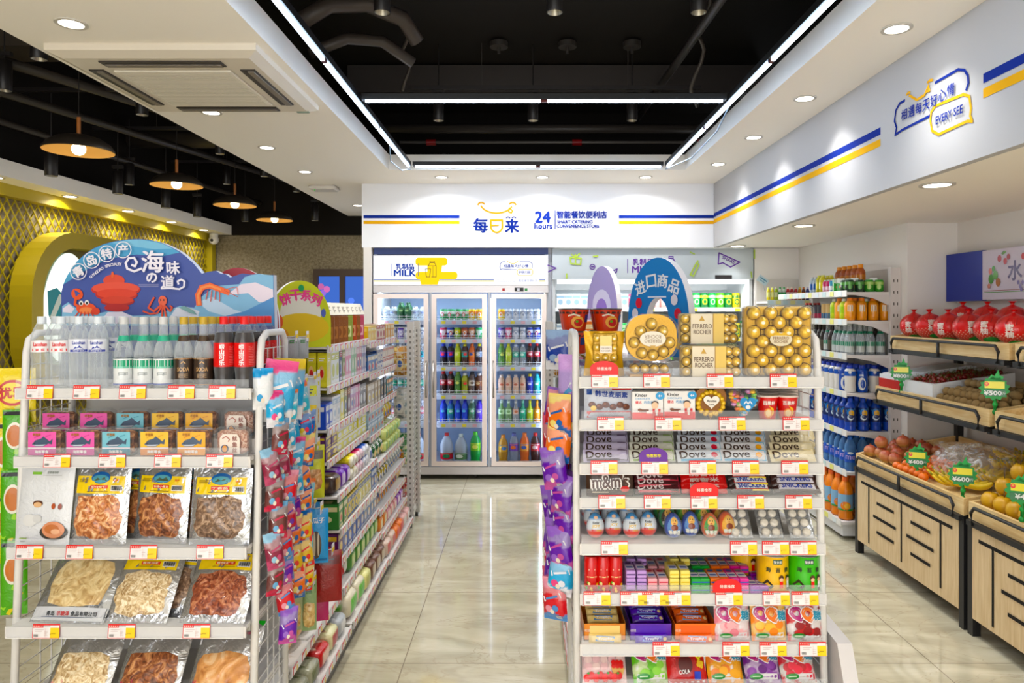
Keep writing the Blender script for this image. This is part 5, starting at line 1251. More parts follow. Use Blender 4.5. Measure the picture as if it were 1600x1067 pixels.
lean('r', 7, 1194, 'q7', qq('c0a8cc', '6a2880', '8848a0'), 'purple grape gummy bag, eighth shelf', rx=-33, rz=2, cat='candy bag', group='gummy bags')
lean('r', 7, 1250, 'q8', qq('d8d4d0', 'c02040', 'e04858'), 'red berry gummy bag, right end of the eighth shelf', rx=-33, rz=4, cat='candy bag', group='gummy bags')
# white rounded panel standing beside the right rack
root = empty('basket_panel', (.97, 2.05, 0)); mb = MB()
mb.prism([(2.0, .0), (2.0, .22), (2.02, .42), (2.1, .60), (2.35, .62), (2.42, .5), (2.42, 0)], .94, .985, 'dcd8d8', plane='yz'); part(mb, 'panel', root)
tag(root, 'pale plastic panel with rounded corner standing at the right rack foot', 'panel')
# ================================================================ double sided shelving along the aisle
def upright(mb, x, y, z1, w_=.05, d=.03, along='x'):
    mb.b6(x - w_/2, x + w_/2, y - d/2, y + d/2, .03, z1, 'dcd8d2')
    for i in range(int((z1 - .1) / .04)):
        z = .08 + i*.04
        mb.b6(x - .008, x + .008, y - d/2 - .0008, y - d/2, z, z + .018, '8a8680'); mb.b6(x + w_/2, x + w_/2 + .0008, y - .007, y + .007, z, z + .018, '8a8680'); mb.b6(x - w_/2 - .0008, x - w_/2, y - .007, y + .007, z, z + .018, '8a8680')
STRIPT = [None]
def gondola(lab, sgn, xs, bays, lv, base_x, zt=1.42, near=2.525):
    """sgn +1: goods face +X. xs(level) gives the x of the shelf front"""
    spine = base_x - sgn*.36
    root = empty('gondola_shelving', (spine, 3.8, 0))
    mb = MB(); mb.b6(spine - .01, spine + .01, near, bays[-1][1], .08, zt, 'd6d2ca'); part(mb, 'back_panel', root)
    for y in [near] + [b[0] for b in bays] + [bays[-1][1]]:
        mb = MB(); upright(mb, spine, y, zt); part(mb, 'upright', root)
    mb = MB(); mb.b6(spine - sgn*.34, base_x - sgn*.03, near, bays[-1][1], .0, .07, '6a6660'); part(mb, 'plinth', root)
    for bi, (ya, yb) in enumerate(bays):
        for z in lv[bi]:
            xf = xs(z); mb = MB(); mb.b6(spine, xf, ya + .005, yb - .005, z - .012, z - .002, 'ece8e4'); mb.b6(xf - .003, xf + .003, ya + .005, yb - .005, z - .03, z + .008, 'e8e4e0')
            s_ = part(mb, 'shelf', root)
            mb = MB(); mb.b6(xf + sgn*.0035, xf + sgn*.005, ya + .01, yb - .01, z - .028, z + .006, 'e4e6e8', 'gloss'); st = mb.obj('price_strip', s_)
            n = int((yb - ya - .06) / .085)
            for k in range(n):
                y = ya + .05 + k*(yb - ya - .1)/max(1, n-1)
                o = bpy.data.objects.new('price_tag', TM); COL.objects.link(o); o.parent = s_; o.location = (xf + sgn*.0062, y, z - .026); o.rotation_euler = (0, 0, sgn*PI/2); o.scale = (.6, 1, .72)
    tag(root, lab, 'shelving unit'); return root, spine
def xsL(z): return -.935 if z > .8 else (-.885 if z > .6 else (-.872 if z > .35 else (-.86 if z > .2 else -.815)))
LVm = [1.43, 1.235, 1.035, .88, .72, .56, .42, .28, .12]; LVf = [1.405, 1.21, 1.015, .83, .68, .53, .39, .25, .10]
GL, SPL = gondola('long white double sided shelving on the left of the aisle', 1, xsL, [(2.55, 3.28), (3.3, 4.18), (4.2, 5.08)], [[.28, .12], LVm, LVf], -.815)
mb = MB(); 
BAYS = {'middle': (3.3, 4.18, LVm), 'far': (4.2, 5.08, LVf), 'near': (2.55, 3.28, [.28, .12])}
PALN = {}
def generic(kind, w_, d, h, c, c2, seed):
    r_ = random.Random(seed)
    it = []
    cs = [c2, 'f4f0e8', c2, 'e8d040', 'd04040', '3860a8']
    if kind == 'box':
        it = [('r', 0, h*.82, w_*.94, h*.2, c2), ('e', r_.uniform(-.1, .1)*w_, h*.42, w_*.3, h*.2, r_.choice(['f4ecd8', 'e8c890', 'f0f0f0', c2])), ('e', r_.uniform(-.1, .1)*w_, h*.4, w_*.2, h*.12, r_.choice(cs)), ('r', 0, h*.1, w_*.9, h*.1, r_.choice(['f4f4f4', c2]))] + bars(0, h*.84, w_*.7, 2, 'f8f4ec', h*.03, h*.06) + bars(0, h*.18, w_*.6, 2, c2, h*.012, h*.03)
        return lambda: box(w_, d, h, c, it, sitems=[('r', 0, h*.8, d*.9, h*.18, c2), ('e', 0, h*.4, d*.3, h*.16, cs[seed % 6])] + bars(0, h*.82, d*.6, 2, 'f8f4ec', h*.025, h*.06), titems=[('r', 0, 0, w_*.6, d*.5, c2)], name='snack_box')
    if kind == 'bag':
        it = [('r', 0, h*.78, w_*.9, h*.16, c2), ('e', 0, h*.4, w_*.32, h*.22, r_.choice(['f0d8a0', 'c87838', 'f4f0e8', 'e8a040'])), ('e', r_.uniform(-.1, .1)*w_, h*.42, w_*.2, h*.12, r_.choice(cs))] + bars(0, h*.8, w_*.6, 2, 'f8f4ec', h*.03, h*.06) + bars(0, h*.14, w_*.5, 2, c2, h*.02, h*.04)
        return lambda: bag(w_, h, d*.4, c, it[:-1], 'wrap', None, 'snack_bag', cf=blot(c, c2, c, seed, .6))
    if kind == 'roll':   # wrapped biscuit roll, lying with its end forward
        def f():
            mb = MB(); k = len(mb.v); mb.lathe([(h*.2, 0), (h*.46, .006), (h*.5, .02), (h*.5, d - .02), (h*.46, d - .006), (h*.2, d)], 10, c, 'wrap', cols=[c2, c2, c, c, c2, c2]); mb.xf(Matrix.Translation((0, -d/2, h/2)) @ Matrix.Rotation(-PI/2, 4, 'X'), k)
            mb.deco(lambda u, v, q: (u, -d/2 - q - .004 + abs(u)*.1, v), [('e', 0, h/2, h*.3, h*.3, c2), ('e', 0, h/2, h*.15, h*.15, 'f4f0e8')], .002)
            mb.deco(lambda u, v, q: ((h/2 + q + .0008)*math.sin(v/(h/2)), u, h/2 + (h/2 + q + .0008)*math.cos(v/(h/2))), [('r', 0, 0, d*.5, h*.7, 'f4f0e0'), ('e', 0, 0, d*.16, h*.26, c2)], .002)
            return mb.obj('biscuit_roll')
        return f
    if kind == 'pack':   # puffed pack lying down, leaning to the aisle
        def f():
            mb = MB(); n1, n2 = 20, 10; sg = lambda t, e: math.copysign(abs(t)**e, t)
            def P_(a, b):
                ca, sa, cb, sb = math.cos(a), math.sin(a), math.cos(b), math.sin(b); k = 1 + .04*math.sin(5*a + seed)*math.sin(4*b + seed)
                return (w_/2*sg(cb, .45)*sg(ca, .4)*k, d/2*sg(cb, .3)*sg(sa, .4), h/2 + h/2*sg(sb, .55)*k)
            def cf_(a, b):
                x, y, z = P_(a, b); m_ = max(abs(x)/w_*2, abs(y)/d*2)
                if z > h*.72 and m_ < .62: return 'f0ecdc' if m_ < .25 else c2
                if y < -d*.3 and h*.25 < z < h*.75 and abs(x) < w_*.3: return c2
                if x < -w_*.42 and h*.3 < z < h*.7 and abs(y) < d*.3: return c2
                return c
            mb.surf(P_, 28, 12, c, 'wrap', cf=cf_, u=(0, 2*PI), vv=(-PI/2, PI/2))
            return mb.obj('snack_pack')
        return f
CN = {}
def cat_of(kind): return {'box': 'snack box', 'bag': 'snack bag', 'roll': 'biscuit roll', 'pack': 'snack pack'}[kind]
def rowfill(bay, li, spec, side='L', dz=.0):
    """spec: list of (n, kind, width, depth, height, colour name, hex, second hex[, tiers])"""
    ya, yb, lv = BAYS[bay]; z = lv[li]
    sgn = 1 if side == 'L' else -1
    xf = xsL(z) if side == 'L' else xsR(z)
    tot = sum(s[0]*(s[2] + .003) for s in spec); sc = min(1.12, (yb - ya - .03) / tot); y = ya + .012; idx = 0
    for s in spec:
        n, kind, w_, d, h, nm, c, c2 = s[:8]; tiers = s[8] if len(s) > 8 else 1; w_ *= sc
        seed = hash_(nm + kind + c + str(li)); key = f'g{kind}{c}{c2}{w_:.3f}{d}{h}'
        bf = generic(kind, w_, d, h, c, c2, seed)
        for k in range(n):
            for t in range(tiers):
                yy_ = y + w_/2 + k*(w_ + .003*sc)
                tt = ['lower', 'upper', 'top'][t] + ' ' if tiers > 1 else ''
                lab = f"{tt}{nm} {cat_of(kind)}, {ORDN[idx + k]} along {bay} bay, shelf {WORDN[li]}, {'left' if side == 'L' else 'right'} aisle side"
                place(key, bf, (xf - sgn*(.012 + d/2), yy_, z + (.0045 if kind == 'pack' else .0005) + t*(h + (.006 if kind == 'pack' else .001))), lab, cat_of(kind), f"goods on the {'left' if side == 'L' else 'right'} aisle {bay} bay shelf {WORDN[li]}", rz=sgn*PI/2 + rnd.uniform(-.04, .04), rx=R(-4) if kind == 'bag' else 0)
        y += n*(w_ + .003*sc); idx += n
def hash_(s): return sum((i+1)*ord(ch) for i, ch in enumerate(s)) % 9973
ORDN = ['first', 'second', 'third', 'fourth', 'fifth', 'sixth', 'seventh', 'eighth', 'ninth', 'tenth', 'eleventh', 'twelfth', 'thirteenth', 'fourteenth', 'fifteenth', 'sixteenth', 'seventeenth', 'eighteenth', 'nineteenth', 'twentieth', 'twenty-first', 'twenty-second', 'twenty-third', 'twenty-fourth', 'twenty-fifth']
WORDN = ['one', 'two', 'three', 'four', 'five', 'six', 'seven', 'eight', 'nine']
# top shelf, middle bay: brown paper bags with folded white tops
def kraft(c, lab2):
    def f():
        root = empty('paper_bag'); w_, d, h = .085, .06, .15
        mb = MB(); mb.cbox((0, 0, h/2), (w_, d, h), .008, c, 'wrap')
        v = [(-w_/2, -d/2+.004, h-.004), (w_/2, -d/2+.004, h-.004), (w_/2, d/2-.004, h-.004), (-w_/2, d/2-.004, h-.004), (-w_/2, 0, h + .05), (w_/2, 0, h + .05)]
        mb.add(v, [(0, 1, 5, 4), (2, 3, 4, 5), (1, 2, 5), (3, 0, 4)], c, 'wrap'); mb.deco(lambda u, v, q: (u, -d/2 - q, v), [('r', 0, .06, .05, .06, lab2), ('e', 0, .06, .016, .02, c)], .001); mb.obj('pouch', root)
        mb = MB()
        n = [(-w_/2+.004, -.028, h), (w_/2-.004, -.028, h), (w_/2-.004, 0, h + .062), (-w_/2+.004, 0, h + .062), (-w_/2+.004, .028, h), (w_/2-.004, .028, h)]
        n = [(a, b*1.05 - .001*(1 if b < 0 else -1), c_) for a, b, c_ in n]
        mb.add(n, [(0, 1, 2, 3), (5, 4, 3, 2)], 'ece6d8')
        mb.deco(lambda u, v, q: (u, -.0285 + (v - h)*.46 - q - .001, v), bars(0, h + .04, .05, 4, '605850', .003, .008), .001); mb.obj('folded_label', root)
        return root
    return f
ks = [('8a5630', 'b07848', 'brown')]*5 + [('90a050', 'e0e8b0', 'green'), ('a85030', 'd8a080', 'rust'), ('8a5630', 'b07848', 'brown'), ('c05870', 'f0b8c0', 'rose')]
for k, (c, c2, nm) in enumerate(ks):
    place('kraft' + nm, kraft(c, c2), (-.99, 3.3 + .06 + k*.092, 1.4305), f"{nm} paper snack bag with folded white label, {ORDN[k]} along the top left shelf", 'paper bag', 'paper bags on the top left shelf', rz=PI/2 - .5 + rnd.uniform(-.12, .12))
for k in range(0): place('kraftbrown', None, (-1.09, 3.38 + k*.12, 1.4305), f"brown paper bag in the rear row, {ORDN[k]}", 'paper bag', 'paper bags on the top left shelf', rz=PI/2 - .5)
rowfill('far', 0, [(3, 'box', .07, .12, .1, 'yellow', 'e8c020', 'f4e080'), (3, 'box', .08, .12, .11, 'cream and red', 'e8d8c0', 'b03030'), (4, 'box', .07, .12, .105, 'golden', 'd8a020', 'f0e0b0')])
yb_ = generic('box', .044, .07, .165, 'd8d020', 'e8e060', 3)
for k in range(4): place('ybx', yb_, (-.965 - k*.05, 3.355, 1.2355), f"yellow upright snack box, {ORDN[k]} from the aisle, near end of shelf two", 'snack box', 'yellow upright boxes at the bay end', rz=0)
BAYS['middle'] = (3.4, 4.18, LVm)
rowfill('middle', 1, [(2, 'box', .07, .14, .17, 'white and yellow', 'e8e8d8', 'c8c828'), (1, 'box', .055, .14, .18, 'dark blue', '283878', 'c04050'), (1, 'box', .06, .14, .165, 'olive green', '809048', 'd8c8a0'), (2, 'box', .06, .14, .175, 'pink', 'e898b0', 'f4dce0'), (2, 'box', .055, .14, .175, 'pale green', 'a0c8a0', 'e8f0e0'), (2, 'box', .06, .14, .17, 'rose', 'c87088', 'f0d0d8'), (2, 'box', .05, .14, .165, 'lilac', '9898c0', 'e8e4f0')])
BAYS['middle'] = (3.3, 4.18, LVm)
rowfill('far', 1, [(3, 'box', .09, .14, .12, 'blue', '4870a8', 'd8c8a8'), (2, 'box', .08, .14, .07, 'cream and blue', 'e0dcd8', '3858a0', 2), (5, 'box', .08, .14, .07, 'white and red', 'ece4e0', 'c86860', 2)])
rowfill('middle', 2, [(2, 'box', .06, .16, .12, 'bright blue', '2858c8', 'f0f0f4'), (2, 'box', .07, .14, .14, 'white', 'e4e0dc', 'a0b0c0'), (1, 'box', .07, .14, .16, 'yellow', 'e8d830', 'f4f0a0'), (1, 'box', .06, .14, .16, 'moss green', '708048', 'd8c090'), (1, 'box', .07, .14, .165, 'dark brown', '6a3420', 'c08040'), (2, 'box', .055, .14, .15, 'lilac', 'c8a0c0', 'f0e4f0'), (2, 'box', .05, .14, .15, 'pink', 'e090b0', 'f8e0e8'), (2, 'box', .07, .14, .14, 'dark grey', '605850', 'a8a098')])
rowfill('far', 2, [(4, 'box', .08, .14, .14, 'tan', 'b8a890', 'e8e0d0'), (2, 'box', .08, .14, .14, 'black', '343840', '8090a0'), (3, 'box', .07, .14, .12, 'teal and orange', '307880', 'e09030')])
rowfill('middle', 3, [(2, 'box', .1, .12, .06, 'purple and yellow', '5a2868', 'e8d030', 2), (6, 'box', .1, .12, .06, 'yellow and white', 'e4dc50', 'f0ece0', 2)])
rowfill('far', 3, [(5, 'box', .09, .14, .08, 'pale blue', 'a8c0d0', 'e8f0f4', 2), (4, 'bag', .09, .1, .14, 'yellow', 'e8d018', 'b87820')])
rowfill('middle', 4, [(1, 'pack', .1, .18, .09, 'dark brown', '3a241c', 'b09050'), (2, 'pack', .08, .18, .09, 'purple', '6830a0', 'e0d0f0'), (2, 'roll', .06, .18, .06, 'yellow and white', 'e8d840', 'f4f0e0', 2), (2, 'roll', .06, .18, .06, 'pink and red', 'c83860', 'f0d8e0', 2), (2, 'roll', .06, .18, .06, 'blue and white', '3060b8', 'f0f0f4', 2), (1, 'pack', .08, .18, .08, 'white', 'ecece8', '3858a0')])
rowfill('far', 4, [(3, 'bag', .085, .1, .12, 'dark green', '186030', 'c8c8b8'), (6, 'pack', .08, .16, .07, 'pale yellow green', 'd8e090', '80b040', 2)])
rowfill('middle', 5, [(2, 'box', .08, .16, .12, 'green', '308030', 'e8e0b0'), (3, 'box', .07, .14, .11, 'yellow and blue', 'd8c060', '5070a8'), (4, 'box', .075, .14, .12, 'pale yellow', 'e0d890', '6078a8'), (2, 'box', .07, .14, .12, 'blue', '4068b0', 'e0e8f0')])
rowfill('far', 5, [(5, 'bag', .075, .08, .1, 'yellow jelly', 'c8b040', '606858'), (6, 'bag', .075, .08, .11, 'silver grey', 'a8b0ac', 'd8d8d0')])
rowfill('middle', 6, [(1, 'box', .08, .16, .12, 'violet', '582060', 'e0c040'), (5, 'box', .085, .14, .12, 'blue and cream', '4060b0', 'd8dce8'), (4, 'box', .08, .14, .11, 'slate blue', '7088b0', 'e8e8f0')])
rowfill('far', 6, [(1, 'bag', .08, .1, .12, 'orange', 'e07020', 'f0e0c0'), (5, 'bag', .08, .1, .12, 'blue and white', '7080b0', 'f0e8e0'), (3, 'bag', .08, .1, .12, 'pink', 'e0909c', 'f4e8e0'), (2, 'bag', .08, .1, .14, 'bright yellow', 'f0c810', 'f8f0a0')])
rowfill('near', 0, [(2, 'bag', .14, .1, .2, 'peanut filled', 'd8b478', 'e0c080'), (2, 'bag', .1, .1, .22, 'green and golden tall', '608048', 'd8b048'), (2, 'bag', .11, .1, .2, 'maroon', '8a1828', 'd86078')])
rowfill('middle', 7, [(2, 'bag', .1, .1, .13, 'red and white', 'd0c8c0', 'c03030'), (6, 'pack', .11, .14, .1, 'grass green', '4a8838', 'c8d890')])
rowfill('far', 7, [(2, 'pack', .1, .14, .09, 'orange', 'e89028', 'f4e0b0'), (3, 'pack', .1, .14, .08, 'pink', 'e8a0a0', 'f4e0d0'), (2, 'pack', .1, .14, .08, 'violet', '9848a8', 'f0d8e8')])
rowfill('near', 1, [(2, 'pack', .14, .2, .08, 'clear and olive', 'a8a890', '606840'), (1, 'pack', .14, .2, .08, 'bright red', 'c02028', 'f0d0c0'), (1, 'pack', .14, .22, .09, 'cream and red', 'e8e4b8', 'b03040'), (1, 'pack', .13, .2, .08, 'silver', 'b8bcc0', 'e8e8e8')])
rowfill('middle', 8, [(2, 'pack', .16, .24, .12, 'noodle white and green', 'e8e0c8', '58c028'), (1, 'pack', .14, .22, .1, 'pale yellow', 'e8e4a0', 'b8b860'), (3, 'pack', .12, .2, .1, 'mushroom brown', '6a4838', 'c8b8a0')])
rowfill('far', 8, [(2, 'pack', .13, .2, .1, 'clear and red', 'd8c0b0', 'c83030'), (2, 'pack', .12, .2, .09, 'orange and red', 'e88030', 'd83828'), (2, 'pack', .12, .2, .09, 'pale pink', 'e8b8b0', 'e8e0d8')])

# far end of both shelving rows: slotted posts, wire panels, castors
def farend(lab, sgn, xf, spine):
    root = empty('wire_end_rack', (xf - sgn*.15, 5.3, 0))
    for y in (5.16, 5.46):
        mb = MB(); upright(mb, xf - sgn*.0, y, 1.52, .05, .03); p = part(mb, 'slotted_post', root)
        mb = MB(); mb.cyl((xf, y, .02), .02, .02, '30302e', axis='x'); mb.obj('castor', p)
    mb = MB(); grid_panel(mb, 5.15, min(spine, xf), max(spine, xf), .1, 1.48, .045, .0022, 'e8e6e0', 'y'); part(mb, 'wire_panel', root)
    mb = MB(); grid_panel(mb, xf + sgn*.0, 5.17, 5.45, .1, 1.48, .045, .0022, 'e8e6e0'); part(mb, 'wire_panel', root)
    mb = MB(); mb.b6(min(spine, xf), max(spine, xf), 5.16, 5.46, .06, .1, 'e0dcd6'); part(mb, 'base_shelf', root)
    for z in (.45, .8, 1.12):
        mb = MB(); mb.b6(min(spine, xf - sgn*.03), max(spine, xf - sgn*.03), 5.18, 5.44, z - .012, z, 'e0dcd6'); part(mb, 'shelf', root)
    tag(root, lab, 'wire rack')
    return root
farend('white wire end rack at the far end of the left shelving', 1, -.845, -1.17)
farend('white wire end rack at the far end of the right shelving', -1, .185, .53)
for s_, xx in (('left', -.93), ('right', .27)):
    for k, (z, nm, c, c2) in enumerate(((.101, 'red', 'b83828', 'e0c0a0'), (.451, 'green', '30803c', 'e0e0b0'), (.801, 'white', 'd8d4cc', '90a0a0'), (1.121, 'amber', 'c08828', 'f0d890'))):
        for j in range(3):
            place(f'fe{nm}', generic('bag', .1, .12, .22, c, c2, 11 + k), (xx + (-1 if s_ == 'left' else 1)*.0 + (.0), 5.22 + j*.09, z), f"{nm} snack bag behind the wire panel of the {s_} end rack, {['front', 'middle', 'rear'][j]}", 'snack bag', f'bags in the {s_} end rack', rz=0, sc=.95)

# right hand shelving
def xsR(z): return .27 if z > .8 else (.21 if z > .35 else .185)
LVr = [1.43, 1.2, .98, .78, .58, .4, .25, .12]
BAYS2 = {'near': (2.55, 3.28, LVr), 'middle': (3.3, 4.18, LVr), 'far': (4.2, 5.08, LVr)}
GR, SPR = gondola('long white double sided shelving on the right of the aisle', -1, xsR, [(2.55, 3.28), (3.3, 4.18), (4.2, 5.08)], [LVr, LVr, LVr], .175)
BL_ = BAYS; BAYS = BAYS2
rs = random.Random(5)
cols = [('grey tin', '8a8a88', 'c8c8c0'), ('golden', 'c8a040', 'f0e0a0'), ('orange', 'e08030', 'f4e0b0'), ('blue', '3058a8', 'e0e8f0'), ('red', 'b82828', 'f0d0c0'), ('green', '308848', 'e0f0c8'), ('white', 'e0dcd4', '8090a8'), ('purple', '6838a0', 'e8d8f0'), ('pink', 'd87898', 'f8e0e8')]
for bay in ('near', 'middle', 'far'):
    for li in range(8):
        if bay == 'near' and li < 5: continue
        rs.shuffle(cols); n = 3
        rowfill(bay, li, [(2 + rs.randint(0, 1), 'box' if rs.random() < .6 else 'bag', rs.choice([.08, .1, .12]), .12, .12 if li < 5 else .09, *cols[j]) for j in range(3)], 'R')
BAYS = BL_

# ---------------------------------------------------------------- hanging strips of sweets on the rack sides
def hpack(w_, h, c, c2, c3, sd):
    gcf = lambda u, v: c2 if v > h*.82 + .006*math.sin(u*60) else (c3 if v < h*.2 + .008*math.sin(u*90 + sd) else (c if v < h*.6 + .01*math.sin(u*70 + sd) else tuple(.75*a + .25*b for a, b in zip(hx(c), hx('ffffff')))))
    it = [('e', -w_*.16, h*.3, w_*.15, h*.09, c2), ('e', w_*.12, h*.33, w_*.13, h*.08, c3), ('e', -w_*.02, h*.24, w_*.09, h*.06, 'f4e8d8'), ('l', [(-w_*.3, h*.52), (w_*.3, h*.64)], h*.12, 'f0f0f4'), ('l', [(-w_*.22, h*.535), (w_*.22, h*.625)], h*.05, c3), ('r', w_*.2, h*.1, w_*.22, h*.1, 'e4e4ea')] + [('r', w_*.12 + i*w_*.04, h*.1, w_*.012, h*.08, '384050') for i in range(5)]
    return lambda: bag(w_, h, .02, c, it, 'wrap', None, 'candy_pouch', e=.07, cf=gcf)
PK = {'sky blue': ('50b0e0', 'e86090', 'f0f0f8'), 'deep blue': ('2878c8', 'f0d040', 'e04060'), 'red': ('d02840', 'e8a0b0', '6090c8'), 'orange': ('f08028', 'f8e090', '3068b0'), 'yellow': ('e8c030', '3878c0', 'e04030'), 'maroon': ('8a3048', 'a0c8e0', 'c05878'), 'violet': ('6a34a8', '9a70c8', 'c060a0'), 'brown': ('6a3c38', '7ab0d8', 'c03050'), 'cyan': ('58c0d8', 'f08040', 'f4f4f8'), 'crimson': ('b82040', 'd87088', '7040a0')}
stripsL = [('brown', ['sky blue', 'brown', 'maroon', 'brown', 'brown', 'maroon', 'brown']), ('red', ['cyan', 'sky blue', 'maroon', 'red', 'crimson', 'red', 'violet', 'red', 'violet']), ('blue', ['sky blue', 'sky blue', 'red', 'maroon', 'crimson', 'red', 'red']), ('sky', ['deep blue', 'sky blue', 'sky blue', 'sky blue', 'violet', 'orange', 'yellow', 'orange']), ('orange', ['cyan', 'deep blue', 'orange', 'orange', 'orange', 'yellow', 'yellow', 'yellow']), ('cyan', ['sky blue', 'deep blue', 'cyan', 'deep blue', 'cyan', 'deep blue', 'cyan'])]
for ci, (nm, lst) in enumerate(stripsL):
    y = 2.19 + ci*.062; x = -.782 + .012*math.sin(ci*2)
    for k, cn in enumerate(lst):
        place('hp' + cn, hpack(.056, .115, *PK[cn], hash_(cn)), (x + .008*math.sin(k*1.7 + ci), y + .01*math.sin(k*2.1), 1.235 - k*.088), f"{cn} candy pouch, {ORDN[k]} down in hanging strip {WORDN[ci]} on the left rack side", 'candy pouch', 'hanging pouches on the left rack', rz=R(38 + 12*math.sin(k*1.3 + ci)), rx=R(-4), ry=R(8*math.sin(k*2.3+ci)))
for k, (px, py0, py1, w_, c, c2, nm) in enumerate([(428, 562, 660, .1, '58b0e0', 'e86898', 'light blue ice cream shaped candy pack, upper left'), (447, 560, 655, .1, '4aa8dc', 'f0d050', 'light blue tropical candy pack, upper right'), (411, 575, 640, .06, 'f0f4f8', '40a0d8', 'narrow white and blue candy pack by the rack post')]):
    Y_ = 2.22 + k*.1 if k < 2 else 2.18
    h = (py1 - py0) * Y_ / F
    place(f'big{k}', hpack(w_, h, c, c2, 'f4f4f8', 3 + k), (X(px, Y_), Y_, Z(py1, Y_)), nm, 'candy pouch', rz=R(22), ry=R(8 - 4*k))
# hooks and hanging goods in the near left bay
def hang(lab, px, py0, py1, Y_, wpx, c, c2, win=None, items=None, cat='snack bag', rz=15, gname=None):
    h = (py1 - py0)*Y_/F; w_ = wpx*Y_/F / math.cos(R(rz))*.98
    it = items(w_, h) if items else [('r', 0, h*.82, w_*.86, h*.16, c2)] + bars(0, h*.84, w_*.5, 2, '505860', h*.02, h*.05)
    o = bag(w_, h, .012, c, it, 'wrap', win and (0, h*win[1], w_*.8, h*win[2], win[0], .03), 'snack_bag')
    o.location = (X(px, Y_), Y_, Z(py1, Y_)); o.rotation_euler = (0, 0, R(rz)); tag(o, lab, cat, gname)
    mb = MB(); x, z = X(px, Y_), Z(py0, Y_) - .006
    xb = SPL + .012
    mb.tube([(xb, Y_ + .0, z + .012), (x - .0, Y_ - .0, z + .008), (x + .02, Y_ - .0, z + .012)], .0022, 'd8d8d8', 'steel', 5)
    hk = mb.obj('peg_hook'); tag(hk, 'steel peg hook holding the ' + lab.replace(',', ''), 'peg hook', 'peg hooks')
    m2 = MB(); m2.box((x + .021, Y_, z + .012), (.002, .035, .045), 'e8e4ec', ); m2.box((x + .0225, Y_, z + .012), (.002, .03, .015), 'f0d020'); m2.obj('price_card', hk)
hang('small silver dried plum bag, left of two', 456, 527, 563, 3.05, 18, 'b8bcc0', '60a060')
hang('small silver dried plum bag, right of two', 473, 527, 560, 3.12, 17, 'c0c4c8', '60a060')
hang('pale cookie bag with olive window, left one', 470, 596, 692, 2.75, 26, 'd8e0e8', 'f0f4f8', ('food_biscuit', .3, .5))
hang('pale cookie bag with yellow window, middle one', 484, 592, 694, 2.85, 24, 'e0e8ec', 'e8e838', ('food_biscuit', .3, .45))
hang('pale cookie bag with yellow window, right one', 490, 588, 668, 3.0, 20, 'e8ecf0', 'e8e040', ('food_biscuit', .25, .4))
hang('lime yellow bag with orange window', 489, 695, 778, 2.7, 34, 'd8d820', '706858', ('food_orange', .35, .4))
hang('bright blue sunflower seed bag, front one', 494, 795, 880, 2.62, 36, '28a0e0', 'e8f0f8', None, lambda w_, h: [('e', -.0, h*.35, w_*.22, h*.26, '4a3428'), ('e', -.006, h*.36, w_*.05, h*.24, 'd8c8b0'), ('e', .008, h*.36, w_*.04, h*.22, 'd8c8b0'), ('t', '瓜子', w_*.1, h*.8, h*.1, 'f4f8fc', 0, .03), ('r', 0, h*.06, w_*.9, h*.04, '1878b8')])
hang('bright blue seed bag, rear one', 484, 785, 868, 2.72, 30, '2890d0', 'd8c0a0')
hang('dark red jujube bag', 512, 860, 940, 2.78, 42, '981420', '701018')
hang('dark strawberry snack bag', 470, 775, 815, 2.66, 28, '582830', '289048')
hang('golden mango strip bag, left of two', 461, 905, 985, 2.6, 22, 'a8b088', '487830', ('food_biscuit', .32, .5))
hang('golden mango strip bag, right of two', 483, 905, 985, 2.66, 22, '98b080', '487830', ('food_biscuit', .32, .5))
hang('magenta and orange fruit bag', 500, 925, 970, 2.85, 26, 'c03070', 'e87040')
# right rack side: purple hanging strips
stripsR = [['orange', 'orange', 'violet', 'violet', 'violet', 'violet', 'sky blue', 'red'], ['red', 'crimson', 'violet', 'violet', 'violet', 'violet', 'violet', 'crimson'], ['violet', 'crimson', 'crimson', 'violet', 'violet', 'violet', 'red', 'violet']]
for ci, lst in enumerate(stripsR):
    y = 2.24 + ci*.09; x = .112
    for k, cn in enumerate(lst):
        place('hq' + cn, hpack(.085, .135, *PK[cn], 2 + hash_(cn)), (x - .012*math.sin(k*1.1 + ci), y + .01*math.sin(k*2.1), 1.20 - k*.085), f"{cn} candy pouch, {ORDN[k]} down in hanging strip {WORDN[ci]} on the right rack side", 'candy pouch', 'hanging pouches on the right rack', rz=R(-35 + 14*math.sin(k*1.3 + ci)), ry=R(9*math.sin(k*2.3+ci)))
place('hqviolet2', hpack(.07, .3, '9a70c8', 'd8b0e8', '60a0d0', 5), (.14, 2.26, 1.16), 'long lilac candy pack at the top of the right rack side', 'candy pouch', rz=R(-30))
place('hqblue2', hpack(.11, .15, '2848a0', 'a0b8d8', 'f0f0f4', 6), (.13, 2.62, 1.38), 'dark blue pouch hanging beside the gold gathered pouch', 'candy pouch', rz=R(-25))
for k, (dx, dy, dz_) in enumerate([(0, 0, 0), (.13, 0, 0), (-.0, .13, 0), (.13, .13, 0), (0, 0, 1), (.13, 0, 1), (0, .13, 1), (.13, .13, 1)]):
    place('nood', noodle, (.2 + dx, 2.80 + dy, 1.431 + dz_*.0905), f"orange noodle cup, {['near', 'far'][dy > 0]} {['left', 'right'][dx > 0]}, {['lower', 'upper'][dz_]} tier on top of right shelving", 'noodle cup', 'orange noodle cups', rz=R(-8 + 6*k), rx=0)

